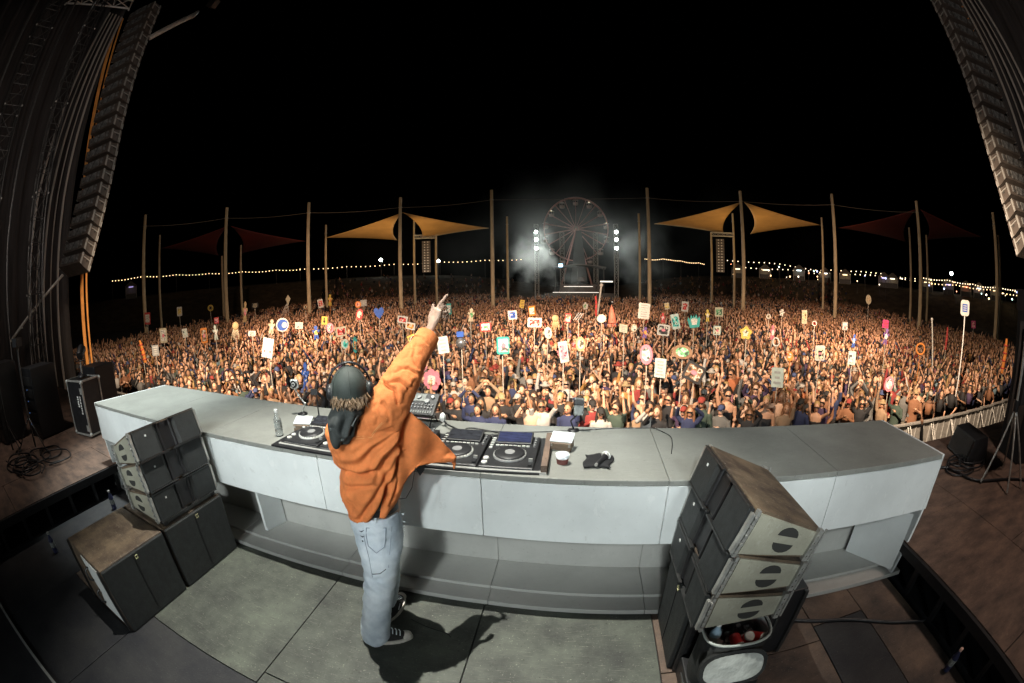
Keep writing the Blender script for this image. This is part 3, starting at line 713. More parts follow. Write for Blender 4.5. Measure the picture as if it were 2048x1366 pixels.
M_SKIN = mat('skin_pale', (0.46, 0.30, 0.22), 0.55, var=0.2, scale=25)
M_HAIR = mat('hair_brown', (0.24, 0.155, 0.09), 0.55, var=0.5, scale=30, stretch=(1, 1, 0.2))
M_JACK = mat('jacket_orange', (0.77, 0.222, 0.062), 0.85, var=0.25, scale=9, bump=0.25, bscale=420)
M_JEAN = mat('jeans_blue', (0.66, 0.71, 0.76), 0.85, var=0.30, scale=5, col2=(0.43, 0.50, 0.58), bump=0.25, bscale=500)
M_HOOD = mat('hoodie_black', (0.042, 0.048, 0.047), 0.85, var=0.3, scale=12, bump=0.2, bscale=300)
M_CAP = mat('cap_green_black', (0.035, 0.045, 0.040), 0.7, var=0.4, scale=9, bump=0.15, bscale=300)

# body: one continuous skin
b = MB()
hc = V((-0.015, 0.05, 0))
headc = L(699, 770, 1.99)
neck0 = L(703, 840, 2.05)
b.ball(headc + V((0, 0, -0.028)), (0.076, 0.094, 0.094), 14, 10)
b.tube([neck0, headc], [0.058, 0.055], 10)
chest = L(735, 880, 2.08); waist = L(755, 985, 2.09); hip = L(752, 1040, 2.09)
b.tube([hip, waist, chest, L(722, 835, 2.07), neck0], [(0.10, 0.14), (0.10, 0.13), (0.12, 0.15), (0.09, 0.16), 0.05], 12)
sh = L(770, 822, 2.02); el = L(812, 742, 2.14); wr = L(856, 668, 2.27)
b.tube([L(735, 845, 2.05), sh, el, wr], [0.06, 0.055, 0.043, 0.027], 10)
D_H = 2.30
kn = L(876, 618, D_H)
b.tube([wr, L(864, 650, 2.285), L(872, 632, D_H), kn], [(0.026, 0.021), (0.034, 0.021), (0.041, 0.020), (0.038, 0.017)], 10)
for pts, r in (([(874, 618), (882, 605), (888, 598), (894, 590)], 0.0098),            # index, straight
               ([(880, 619), (889, 611), (893, 615), (888, 621)], 0.0095),            # middle, curled
               ([(884, 626), (893, 622), (896, 627), (889, 631)], 0.0092),            # ring
               ([(882, 636), (890, 633), (894, 637), (888, 640)], 0.0082)):           # little finger
    P = [L(x, y, D_H + (0.0 if i < 2 else 0.02 * (i - 1) * (0 if r > 0.0096 else 1))) for i, (x, y) in enumerate(pts)]
    b.tube(P, [r * 1.1, r, r * 0.95, r * 0.8], 8); b.ball(P[-1], r * 0.85, 8, 5)
P = [L(862, 652, D_H), L(860, 634, D_H + 0.01), L(865, 620, D_H + 0.015), L(867, 609, D_H + 0.015)]
b.tube(P, [0.017, 0.014, 0.0115, 0.009], 8); b.ball(P[-1], 0.0095, 8, 5)
P = [L(868, 628, D_H + 0.02), L(870, 614, D_H + 0.03), L(872, 609, D_H + 0.03)]
# left arm reaching forward to the desk
lsh = L(680, 858, 2.22); lel = L(715, 915, 2.42); lwr = L(790, 905, 2.50)
b.tube([lsh, lel, lwr], [0.055, 0.043, 0.03], 10)
lh = L(812, 898, 2.52)
b.tube([lwr, lh], [(0.03, 0.02), (0.038, 0.016)], 8)
for k in range(4):
    p0 = lh + V((0.0, -0.03 + 0.02 * k, 0.0)); b.tube([p0, p0 + V((0.04, 0.0, 0.004)), p0 + V((0.065, 0, -0.014))], [0.009, 0.0085, 0.007], 7)
b.tube([lwr, lwr + V((0.03, -0.045, 0)), lwr + V((0.065, -0.055, -0.005))], [0.014, 0.011, 0.009], 7)
rank = L(752, 1262, 1.975); lank = V((0.03, 0.24, 0.10))
rkne = L(762, 1150, 2.0); lkne = L(785, 1150, 2.22)
b.tube([hip, L(752, 1080, 2.02), rkne, rank, rank + V((0, 0, -0.05))], [0.09, 0.06, 0.042, 0.032, 0.03], 10)
b.tube([hip, L(768, 1080, 2.16), lkne, lank, lank + V((0, 0, -0.05))], [0.09, 0.06, 0.042, 0.032, 0.03], 10)
b.tube([rank + V((-0.04, 0, -0.07)), rank + V((0.12, -0.01, -0.075))], [0.03, 0.026], 8)
b.tube([lank + V((-0.02, -0.03, -0.06)), lank + V((0.06, 0.12, -0.07))], [0.03, 0.026], 8)
# ears, nose, jaw of the turned head
b.ball(headc + V((0.075, 0.015, -0.01)), (0.02, 0.014, 0.03), 8, 6); b.ball(headc + V((-0.075, 0.03, -0.01)), (0.02, 0.014, 0.03), 8, 6)
b.ball(headc + V((0.03, 0.098, -0.012)), (0.015, 0.02, 0.022), 8, 6); b.ball(headc + V((0.02, 0.05, -0.075)), (0.05, 0.05, 0.04), 10, 6)
me = remeshed(b, 'person', 0.0064, 2); me.materials.append(M_SKIN)
dj = link('person', me); dj.location = DO; dj.rotation_euler = (0, 0, math.atan2(DE.y, DE.x))
tag(dj, 'performer in orange jacket, pale jeans and black cap pointing up at the crowd', 'person')

# jeans
j = MB()
rows = [((698, 1018), (798, 1010), 0.155, 0.12), ((699, 1040), (803, 1035), 0.165, 0.12), ((707, 1066), (806, 1062), 0.165, 0.115), ((713, 1090), (806, 1090), 0.135, 0.07),
        ((722, 1115), (800, 1118), 0.105, 0.035), ((728, 1145), (794, 1148), 0.094, 0.02), ((727, 1187), (787, 1187), 0.09, 0.012), ((725, 1219), (782, 1219), 0.09, 0.005), ((722, 1256), (781, 1250), 0.096, 0.0), ((724, 1278), (779, 1272), 0.094, 0.0)]
j.loft([ering(L(*l, 1.99 + cy), L(*r, 1.99 + cy), bb, cy) for l, r, bb, cy in rows])
lrows = [((715, 1060), (803, 1055), 0.12, 0.20), ((735, 1110), (800, 1110), 0.09, 0.235), ((752, 1150), (800, 1150), 0.078, 0.245), ((762, 1185), (797, 1182), 0.075, 0.25), ((752, 1215), (790, 1206), 0.072, 0.245)]
j.loft([ering(L(*l, 1.99 + cy), L(*r, 1.99 + cy), bb, cy) for l, r, bb, cy in lrows])
me = remeshed(j, 'jeans', 0.0075, 3)
v, nn = get_vn(me)
z = v[:, 2]
d = 0.004 * grad_noise(v, (7, 7, 14)) + 0.0035 * grad_noise(v, (14, 14, 30), 3)
low = np.clip((0.42 - z) / 0.35, 0, 1); d += low * 0.0035 * np.sin(z * 60 + v[:, 0] * 30 + 9 * grad_noise(v, (5, 5, 5), 9))
knee = np.exp(-((z - 0.52) / 0.1) ** 2); d += knee * 0.005 * np.sin((z * 0.8 + v[:, 0] * 0.9) * 70)
for (cx, cz, w) in ((L(728, 1068)[0], L(728, 1068)[2], 0.012), (L(752, 1142)[0], L(752, 1142)[2], 0.02)):
    d -= 0.008 * np.exp(-(((v[:, 0] - cx) / 0.045) ** 2 + ((z - cz - 0.25 * (v[:, 0] - cx)) / w) ** 2))
set_v(me, v + nn * d[:, None]); me.materials.append(M_JEAN)
jn = link('jeans', me, None, dj)
# pocket outline, belt, shirt
def on_surface(me_verts, px, py, D, off=0.004):
    p = L(px, py, D); c = np.array(p); dd = np.hypot(me_verts[:, 0] - p.x, me_verts[:, 2] - p.z) + 10 * (me_verts[:, 1] > 0.16)
    i = np.argmin(dd); return V((p.x, me_verts[i, 1] - off, p.z))
jv, _ = get_vn(me)
pk = MB().tube([on_surface(jv, x, y, 1.95) for x, y in ((733, 1058), (772, 1056), (771, 1078), (768, 1092), (752, 1103), (737, 1094), (733, 1075), (733, 1058))], 0.0024, 5).build('back_pocket', mat('denim_dark', (0.22, 0.27, 0.34), 0.85), jn)
tears = MB()
for x0, y0, x1, y1 in ((719, 1070, 729, 1064), (722, 1080, 730, 1078), (725, 1087, 728, 1089)):
    tears.tube([on_surface(jv, x0, y0, 1.95, 0.002), on_surface(jv, (x0 + x1) / 2, (y0 + y1) / 2 + 1, 1.95, 0.003), on_surface(jv, x1, y1, 1.95, 0.002)], [0.001, 0.0045, 0.001], 5)
tears.build('tear', mat('tear_dark', (0.06, 0.075, 0.10), 0.9), jn, stuff=True)
for pts_, nm_ in (([(736, 1140), (745, 1144), (758, 1141), (770, 1132)], 'crease_thread'), ([(729, 1045), (727, 1062), (730, 1085), (738, 1115), (744, 1150), (741, 1190), (738, 1225), (738, 1262)], 'leg_seam'), ([(702, 1034), (720, 1041), (745, 1042), (775, 1038), (800, 1030)], 'waistband_seam'), ([(783, 1036), (785, 1058), (780, 1095), (775, 1130)], 'leg_seam')):
    MB().tube([on_surface(jv, x, y, 1.95, 0.0015) for x, y in pts_], 0.0032 if nm_ == 'crease_thread' else 0.0016, 5).build(nm_, mat('denim_dark', (0.22, 0.27, 0.34), 0.85) if nm_ != 'crease_thread' else mat('tear_dark', (0.06, 0.075, 0.10), 0.9), jn)  # dark tube for the crease arc and its thread
for x_ in (716, 752, 786):
    MB().tube([on_surface(jv, x_, 1046, 1.95, 0.004), on_surface(jv, x_, 1030, 1.95, 0.006)], [(0.006, 0.002)] * 2, 6).build('belt_loop', M_JEAN, jn)
fr = MB(); rr = random.Random(12)
for k in range(46):
    yy = rr.uniform(1026, 1090); p = L(803 + rr.uniform(-4, 3) - max(0, yy - 1065) * 0.1, yy, 2.08); q = p + V((rr.uniform(0.0, 0.02), rr.uniform(-0.01, 0.01), rr.uniform(-0.015, 0.008)))
    fr.tube([p, q], 0.0016, 4)
fr.build('frayed_seam', M_LID, jn, stuff=True)
MB().loft([ering(L(700, 1012, 2.11), L(799, 1004, 2.11), 0.156, 0.12), ering(L(701, 1000, 2.11), L(798, 992, 2.11), 0.154, 0.12)]).build('belt', M_BLACK, dj)
MB().loft([ering(L(701, 1010, 2.11), L(798, 1002, 2.11), 0.150, 0.12), ering(L(705, 960, 2.11), L(803, 952, 2.11), 0.15, 0.12), ering(L(700, 900, 2.11), L(790, 880, 2.11), 0.15, 0.12)]).build('shirt', mat('shirt_grey', (0.075, 0.09, 0.085), 0.85), dj)

# jacket
def Lj(p, D): return L(p[0], p[1], D)
t = MB()
jr = [((697, 1030), (786, 998), 0.165, 0.12), ((690, 1005), (800, 972), 0.18, 0.12), ((685, 978), (808, 945), 0.19, 0.12), ((683, 950), (812, 915), 0.195, 0.12),
      ((674, 918), (814, 882), 0.20, 0.12), ((653, 882), (813, 852), 0.20, 0.12), ((649, 862), (806, 832), 0.19, 0.12), ((660, 843), (785, 815), 0.17, 0.12), ((678, 828), (757, 806), 0.11, 0.10), ((688, 818), (738, 803), 0.07, 0.08)]
t.loft([ering(Lj(l, 1.99 + cy), Lj(r, 1.99 + cy), bb, cy, pw=2.3) for l, r, bb, cy in jr])
sl = [(738, 838, 2.04, 0.12), (764, 822, 2.02, 0.115), (788, 790, 2.04, 0.100), (803, 762, 2.08, 0.092), (818, 733, 2.14, 0.082), (834, 706, 2.20, 0.072), (848, 684, 2.25, 0.062), (857, 670, 2.28, 0.058)]
t.tube([L(x, y, D) for x, y, D, r in sl], [r for *_, r in sl], 18)
t.tube([lsh, lel, lwr], [0.085, 0.066, 0.048], 14)
# collar
me = remeshed(t, 'jacket', 0.0062, 5)
v, nn = get_vn(me)
X, Z = v[:, 0], v[:, 2]
arm = np.array([L(818, 826, 2.0).x, L(818, 826, 2.0).z])
dx, dz = X - arm[0], Z - arm[1]
dist = np.hypot(dx, dz); ang = np.arctan2(-dz, -dx)
torso = (dz < 0.02) & (X < arm[0] + 0.04)
wob = grad_noise(v, (6, 3, 6), 1.7)
amp = np.clip((dist - 0.06) / 0.25, 0, 1) * np.clip((ang - 0.25) / 0.3, 0, 1) * torso
d = amp * (0.011 * np.sin(ang * 15 + 3.5 * wob + 0.6) + 0.006 * np.sin(ang * 37 + 6 * wob))
def crease(pts, depth, w, D=2.0):
    P = [L(x, y, D) for x, y in pts]; best = np.full(len(v), 9.0); side = np.zeros(len(v))
    for a, c in zip(P[:-1], P[1:]):
        ax, az, cx, cz = a.x, a.z, c.x, c.z
        tt = np.clip(((X - ax) * (cx - ax) + (Z - az) * (cz - az)) / ((cx - ax) ** 2 + (cz - az) ** 2), 0, 1)
        qx, qz = ax + tt * (cx - ax), az + tt * (cz - az); dd = np.hypot(X - qx, Z - qz)
        up = Z - qz
        m = dd < best; best[m] = dd[m]; side[m] = up[m]
    front = np.clip(0.45 - 1.3 * nn[:, 1], 0, 1)
    out = -depth * np.exp(-(best / w) ** 2)
    out += 0.45 * depth * np.exp(-((best - 2.2 * w) / (1.8 * w)) ** 2) * (side > 0)
    return out * front
d += crease([(812, 838), (792, 880), (765, 915), (730, 937), (690, 944)], 0.030, 0.013)
d += crease([(806, 870), (790, 930), (768, 985), (745, 1035)], 0.028, 0.015)
d += crease([(788, 905), (765, 950), (735, 1000), (715, 1035)], 0.018, 0.012)
d += crease([(740, 955), (715, 962), (692, 975)], 0.016, 0.010)
d += crease([(800, 900), (795, 950), (778, 1000)], 0.018, 0.010)
d += crease([(690, 985), (700, 1010), (702, 1028)], 0.012, 0.010)
# sleeve wrinkles: across the sleeve, slanted
for pts, dep, w in (([(769, 767), (786, 776), (793, 800)], 0.017, 0.008), ([(780, 764), (797, 759), (816, 775)], 0.011, 0.007), ([(790, 746), (803, 740), (818, 739), (835, 750)], 0.008, 0.006), ([(762, 798), (771, 812), (775, 832)], 0.007, 0.008), ([(747, 805), (752, 822), (750, 838)], 0.006, 0.008), ([(835, 677), (857, 684), (872, 699)], 0.004, 0.005), ([(842, 700), (834, 718), (843, 742)], 0.007, 0.008), ([(812, 722), (824, 716), (828, 706)], 0.005, 0.007), ([(800, 800), (812, 782), (830, 765)], 0.006, 0.008)):
    d += crease(pts, dep, w)
up = (dz > -0.02)
d += 0.0045 * grad_noise(v, (9, 9, 9), 5) + 0.003 * grad_noise(v, (24, 24, 24), 8) + 0.0022 * grad_noise(v, (55, 55, 40), 2)
set_v(me, v + nn * d[:, None]); me.materials.append(M_JACK)
jk = link('jacket', me, None, dj)
jv, _ = get_vn(me)
# flying front panel
top = [(798, 812), (822, 826), (849, 848), (876, 874), (896, 896), (912, 914)]
bot = [(782, 1000), (797, 985), (815, 955), (838, 931), (872, 925), (910, 923)]
nu, nv = 30, 18; vs = []; fs = []
def lerp_poly(P, u):
    f_ = u * (len(P) - 1); i = min(int(f_), len(P) - 2); w = f_ - i
    return P[i][0] * (1 - w) + P[i + 1][0] * w, P[i][1] * (1 - w) + P[i + 1][1] * w
for jv_ in range(nv + 1):
    for iu in range(nu + 1):
        u, w = iu / nu, jv_ / nv
        a = lerp_poly(top, u); c = lerp_poly(bot, u)
        px_, py_ = a[0] * (1 - w) + c[0] * w, a[1] * (1 - w) + c[1] * w
        D = 1.985 + 0.10 * u + 0.022 * math.sin(9 * u + 3.0 * w + 0.6) * (0.3 + u) * (1 - 0.4 * u) - 0.05 * math.sin(math.pi * u) * w + 0.012 * math.sin(15 * u - 4 * w)
        vs.append(L(px_, py_, D))
for a in range(nv):
    for c in range(nu): k = a * (nu + 1) + c; fs.append((k, k + 1, k + nu + 2, k + nu + 1))
fl = MB().add(vs, fs, 0, True).build('jacket_front', M_JACK, jk)
s_ = fl.modifiers.new('t', 'SOLIDIFY'); s_.thickness = 0.008; s_.offset = 0
MB().tube([L(906, 920, 2.08), L(909, 928, 2.07), L(908, 938, 2.07)], [(0.014, 0.004), (0.010, 0.004), (0.004, 0.003)], 8).build('hem_tab', M_JACK, jk)
MB().prism([L(830, 936, 2.06), L(852, 928, 2.06), L(849, 940, 2.06), L(840, 952, 2.06)], (0.0, 0.006, 0)).build('pocket_flap', M_BLACK, jk)
# seams: yoke stitching and sleeve cuff
for off in (0, 4):
    MB().tube([on_surface(jv, x, y + off, 1.95, 0.0) for x, y in ((697, 873), (712, 870), (727, 868), (742, 866), (752, 852), (762, 840), (772, 832))], 0.0011, 5).build('stitching', mat('thread_pale', (0.72, 0.40, 0.16), 0.8), jk)
cf = MB().tube([L(846, 688, 2.245), L(851, 680, 2.262), L(857, 670, 2.282)], [0.0665, 0.066, 0.062], 22, cap=False).build('cuff', M_JACK, jk)
# ear-phone lead
cab = MB().tube([L(798, 998, 1.95), L(812, 996, 1.93), L(824, 975, 1.93), L(828, 950, 1.95), L(831, 935, 1.98)], 0.0022, 6).build('lead', M_BLACK, dj)
# hood of the dark top, lying on the back
h = MB()
hr = [((680, 812), (734, 802), 0.055, 0.01), ((663, 822), (738, 809), 0.075, -0.005), ((654, 838), (730, 821), 0.08, -0.025), ((656, 858), (716, 842), 0.065, -0.045), ((661, 876), (708, 864), 0.055, -0.06), ((670, 891), (697, 884), 0.03, -0.06)]
h.loft([ering(Lj(l, 1.95), Lj(r, 1.95), bb, cy) for l, r, bb, cy in hr])
me = remeshed(h, 'hood', 0.007, 3); v, nn = get_vn(me)
d = 0.006 * grad_noise(v, (10, 10, 10), 2)
X, Z = v[:, 0], v[:, 2]
d += crease([(690, 820), (682, 850), (684, 880)], 0.022, 0.014) + crease([(712, 822), (702, 850), (690, 875)], 0.014, 0.010) + crease([(668, 842), (678, 862), (698, 862)], 0.012, 0.008)
set_v(me, v + nn * d[:, None]); me.materials.append(M_HOOD)
hd_ = link('hood', me, None, dj)
hv, _ = get_vn(me)
MB().tube([on_surface(hv, x, y, 1.9, 0.003) for x, y in ((659, 842), (662, 860), (670, 874), (683, 879), (694, 866), (704, 848), (716, 832), (729, 818))], 0.0055, 7).build('hood_hem', mat('hood_hem_grey', (0.13, 0.145, 0.14), 0.85), hd_)

# head gear
c0 = L(698, 767, 1.99)
cp = MB()
rings = []
for k in range(9):
    ph = (k / 8) * math.pi / 2
    rr_ = math.cos(ph); zz = math.sin(ph)
    rings.append([c0 + V((0.093 * max(rr_, 0.02) * math.cos(a), 0.112 * max(rr_, 0.02) * math.sin(a) + 0.005, -0.028 + 0.112 * zz)) for a in [2 * math.pi * q / 28 for q in range(28)]])
low = [p + V((0, 0, -0.022)) for p in rings[0]]
cp.loft([low] + rings)
cap = cp.build('cap', M_CAP, dj)
s_ = cap.modifiers.new('sub', 'SUBSURF'); s_.levels = 1; s_.render_levels = 1
MB().ball(c0 + V((0, 0.005, 0.086)), (0.009, 0.009, 0.005), 8, 5).build('cap_button', M_CAP, cap)
for q in range(6):
    a = 2 * math.pi * (q + 0.5) / 6
    MB().tube([c0 + V((0.0935 * math.cos(ph) * math.cos(a), 0.1125 * math.cos(ph) * math.sin(a) + 0.005, -0.028 + 0.1125 * math.sin(ph))) for ph in [k * math.pi / 2 / 8 for k in range(9)]], 0.0012, 4).build('cap_seam', M_CAP, cap)
bm = MB()
pts = [c0 + V((0.075 * math.cos(a) + 0.04, 0.10 + 0.08 * math.sin(a), -0.045)) for a in [math.pi * k / 12 for k in range(13)]]
bm.prism(pts, (0, 0, 0.006)); bm.build('cap_brim', M_CAP, cap)
MB().tube([c0 + V((0.088 * math.cos(a), 0.105 * math.sin(a), -0.052)) for a in [math.pi * (1.30 + 0.4 * k / 8) for k in range(9)]], (0.0025), 6).build('cap_strap', M_CAP, cap)
MB().box(c0 + V((0.048, -0.089, -0.054)), (0.024, 0.004, 0.012), rot=RZ(R(28)) @ RY(R(18))).build('cap_buckle', M_STEEL, cap)
hm = MB(); rr = random.Random(9)
for k in range(230):
    a = math.pi * (1.04 + 0.92 * rr.random()); top_ = c0 + V((0.083 * math.cos(a), 0.095 * math.sin(a), -0.03 - 0.02 * rr.random()))
    ln = 0.032 + 0.034 * rr.random()
    o1 = V((math.cos(a) * 0.012, math.sin(a) * 0.012, -ln * 0.5)); o2 = V((math.cos(a) * 0.004 + rr.uniform(-0.022, 0.022), math.sin(a) * 0.03 + rr.uniform(-0.014, 0.014), -ln * 0.9))
    hm.tube([top_, top_ + o1, top_ + o2], [0.0045, 0.004, 0.0012], 4, cap=False)
hm.lathe([(0.062, -0.085), (0.078, -0.05), (0.08, -0.02)], c0, 16)
hair = hm.build('hair', M_HAIR, dj, stuff=True)
hp = empty('headphones', (0, 0, 0)); hp.parent = dj
MB().tube([c0 + V((0.108 * math.cos(a), 0.022, -0.03 + 0.128 * math.sin(a))) for a in [math.pi * (-0.02 + 1.04 * k / 20) for k in range(21)]], [(0.013, 0.006)] * 21, 8).build('headband', M_BLACK, hp)
for s in (-1, 1):
    e = c0 + V((s * 0.092, -0.005, -0.035))
    MB().lathe([(0.035, -0.012), (0.042, -0.004), (0.042, 0.012), (0.030, 0.022)], e, 18, rot=RY(R(90 * s)) ).build('ear_cup', M_BLACK, hp)
    MB().torus(e - V((s * 0.006, 0, 0)), 0.034, 0.011, 20, 8, rot=RY(R(90))).build('ear_pad', M_HOOD, hp)
    MB().box(e + V((s * 0.022, 0, 0.0)), (0.004, 0.026, 0.05)).build('cup_plate', M_DSTEEL, hp)

# shoes
def shoe(loc, rz, parent, pitch=0.0):
    r = empty('shoe', loc, rz); r.parent = parent; r.rotation_euler = (0, pitch, rz)
    def outline(s, zz, n=26):
        out = []
        for k in range(n):
            a = 2 * math.pi * k / n; x = 0.155 * math.cos(a) * s; wv = 0.045 + 0.008 * math.cos(a) - 0.006 * math.cos(2 * a)
            out.append(V((x, wv * s * math.sin(a), zz)))
        return out
    MB().loft([outline(1.0, 0.0), outline(1.01, 0.008), outline(1.0, 0.03)]).build('sole', mat('sole_white', (0.62, 0.58, 0.52), 0.7, var=0.3, scale=30), r)
    def ring(x0, x1, w, zz): 
        return [V(((x0 + x1) / 2 + (x1 - x0) / 2 * math.cos(a), w * math.sin(a), zz)) for a in [2 * math.pi * k / 22 for k in range(22)]]
    MB().loft([ring(-0.15, 0.148, 0.044, 0.03), ring(-0.15, 0.13, 0.043, 0.05), ring(-0.148, 0.07, 0.040, 0.075), ring(-0.142, 0.02, 0.038, 0.10), ring(-0.135, -0.02, 0.037, 0.13)]).build('upper', mat('canvas_black', (0.022, 0.02, 0.02), 0.85, var=0.4, scale=40), r)
    MB().ball((0.112, 0, 0.032), (0.042, 0.040, 0.028), 14, 8).build('toe_cap', mat('sole_white', (0.62, 0.58, 0.52)), r)
    for k in range(5):
        x = 0.075 - 0.022 * k; zz = 0.066 + 0.0125 * k
        MB().tube([(x, -0.030, zz - 0.004), (x + 0.006, 0, zz + 0.008), (x, 0.030, zz - 0.004)], 0.0042, 5).build('lace', M_LID, r)
    MB().box((-0.02, -0.044, 0.06), (0.05, 0.004, 0.012), rot=RY(R(-30))).build('side_stripe', M_LID, r)
shoe((-0.035, -0.012, 0.0), R(-4), dj)
shoe((0.065, 0.285, 0.0), R(58), dj)
cable('floor_cable', [(-0.98, 1.90, 0.01), (-0.86, 1.86, 0.006), (-0.72, 1.83, 0.006), (-0.68, 1.80, 0.006)], 0.0035, 'thin black cable on the floor beside the shoe', 'floor cables')
# ------------------------------------------------------------------ PA towers left and right
M_PA = mat('pa_brown', (0.085, 0.072, 0.063), 0.5, var=0.3, scale=6)
M_DRAPE = mat('drape_grey', (0.040, 0.036, 0.036), 0.95, var=0.4, scale=2, stretch=(3, 3, 0.3))
M_ORANGE = mat('orange_lit_strap', (0.75, 0.32, 0.07), 0.7, var=0.25, scale=3)
def pa_box_meshes():
    W, Hh, D = 1.20, 0.435, 0.55; out = {}
    y0, y1 = 0.0, -D
    m = MB()   # cabinet: front (+y) tall, rear shallower, chevron plan
    prof = [(0.0, 0.0), (0.0, Hh - 0.035), (-D, Hh - 0.10), (-D, 0.065)]
    m.prism([V((-W / 2, p[0], p[1])) for p in prof], (W, 0, 0)); out['cabinet'] = m.mesh('cabinet', M_PA)
    m = MB()
    for s in (-1, 1):
        m.box((s * (W / 2 + 0.012), -0.10, Hh / 2 - 0.01), (0.02, 0.05, Hh - 0.05)); m.box((s * (W / 2 + 0.012), -D + 0.06, Hh / 2 - 0.01), (0.02, 0.07, Hh - 0.12))
        m.box((s * (W / 2 + 0.016), -D * 0.5, Hh * 0.62), (0.02, 0.30, 0.025))
    out['rigging'] = m.mesh('rigging', M_STEEL)
    m = MB(); m.box((0, -D - 0.02, Hh / 2 - 0.01), (0.55, 0.05, 0.20)); m.box((0.42, -D - 0.015, Hh / 2), (0.10, 0.04, 0.16)); m.box((-0.42, -D - 0.015, Hh / 2), (0.10, 0.04, 0.16))
    out['rear_panel'] = m.mesh('rear_panel', mat('rear_panel', (0.30, 0.31, 0.31), 0.35, 0.5, var=0.8, scale=7))
    m = MB()
    for s in (-1, 1): m.prism([V((s * (W / 2 + 0.002), y, z)) for y, z in ((-0.20, 0.20), (-0.28, 0.20), (-0.28, 0.27), (-0.20, 0.27))], (s * 0.006, 0, 0))
    out['handle_dark_plate'] = m.mesh('handle_dark_plate', M_HOLE)
    m = MB(); m.box((0, 0.006, Hh / 2 - 0.01), (W - 0.04, 0.02, Hh - 0.06)); out['grille'] = m.mesh('grille', M_GRILLE)
    m = MB()
    for s in (-1, 1): m.box((s * (W / 2 + 0.008), -0.03, 0.10), (0.012, 0.035, 0.14)); m.box((s * (W / 2 + 0.008), -0.06, 0.03), (0.012, 0.09, 0.02))
    out['pin'] = m.mesh('pin', M_ALU)
    return out
PA = pa_box_meshes()
ordinals = ['lowest', 'second lowest', 'third lowest', 'fourth lowest', 'fifth lowest', 'sixth lowest', 'seventh lowest', 'eighth lowest', 'ninth lowest', 'tenth lowest', 'eleventh lowest', 'twelfth lowest', 'thirteenth lowest', 'fourteenth lowest', 'fifteenth lowest', 'sixteenth lowest', 'seventeenth lowest', 'eighteenth lowest', 'nineteenth lowest', 'twentieth lowest', 'next to top', 'topmost']
def pa_hang(x, y, z0, n, yaw, side):
    p = V((0, 0, z0)); pts = []
    for k in range(n):
        tilt = R(max(0.0, 24 - 2.8 * k))        # lower boxes lean further down
        o = empty('hanging_speaker', (0, 0, 0), 0, '%s box of the hanging speaker column on the %s' % (ordinals[k], side), 'speaker', 'hanging speakers, %s column' % side)
        o.matrix_world = Matrix.Translation(V((x, y, 0))) @ Matrix.Rotation(yaw, 4, 'Z') @ Matrix.Translation(p) @ Matrix.Rotation(-tilt, 4, 'X')
        for nm, me in PA.items():
            q_ = link(nm, me, None, o)
            if nm not in ('cabinet', 'grille'): q_['kind'] = 'stuff'
        p = p + Matrix.Rotation(-tilt, 3, 'X') @ V((0, 0, 0.44))
    return p
pl = pa_hang(-12.55, 4.85, 3.2, 21, R(18), 'left')
pr = pa_hang(11.15, 4.9, 3.4, 20, R(-18), 'right')
# pull-back cables and brace pipes
for side, s in (('left', -1), ('right', 1)):
    x, y = ((-12.75, 5.15), (10.5, 5.35))[s > 0]
    # drape with folds behind the column
    nu, nv = 60, 10; vs = []; fs = []
    for jx in range(nv + 1):
        for i in range(nu + 1):
            u = i / nu; zz = GZ + (16.4) * jx / nv
            gather = 0.75 + 0.25 * (jx / nv)
            yy = -5.4 + 7.2 * u
            off = 0.16 * math.sin(u * 58) + 0.08 * math.sin(u * 131 + 1.0 + 0.3 * jx)
            vs.append((x + s * (2.6 + off * gather), y + yy * 0.98 - 1.4, zz))
    for jx in range(nv):
        for i in range(nu): k = jx * (nu + 1) + i; fs.append((k, k + 1, k + nu + 2, k + nu + 1))
    dr = MB().add(vs, fs, 0, True).build('stage_drape', M_DRAPE)
    sd = dr.modifiers.new('t', 'SOLIDIFY'); sd.thickness = 0.01
    tag(dr, 'dark pleated drape hanging behind the %s speaker column' % side, 'drape', 'side drapes')
    # strap along the drape's leading edge, its orange light put into the colour
    bx = x + s * 2.55
    for i, (dy, w) in enumerate(((0.10, 0.10), (0.32, 0.055))):
        st = MB().tube([(bx - s * 0.05, y + 0.78 + dy, GZ + 0.6 if s < 0 else 6.5), (bx - s * 0.03, y + 0.80 + dy * 1.0, 4 if s < 0 else 7), (bx, y + 0.45 + dy, 9), (bx + s * 0.05, y + 0.02 + dy, 13.5)], [(w * 0.8, 0.02)] * 4, 8)
        tag(st.build('edge_strap', M_ORANGE), '%s orange lit strap at the edge of the %s drape' % (('broad', 'narrow')[i], side), 'strap', 'orange straps')
    for q in range(5):
        wr_ = MB().tube([(bx - s * 0.4, y + 0.1 - 0.18 * q, 13.2), (bx - s * 0.25, y - 0.25 - 0.3 * q, 6.0), (bx - s * 0.2, y - 0.4 - 0.35 * q, GZ + 1.0)], 0.03 if q % 2 else 0.05, 6)
        tag(wr_.build('hanging_line', mat('rope_grey', (0.36, 0.33, 0.30), 0.7)), 'pale hanging line, %s from the %s speaker column' % (['first', 'second', 'third', 'fourth', 'fifth'][q], side), 'line', 'hanging lines')

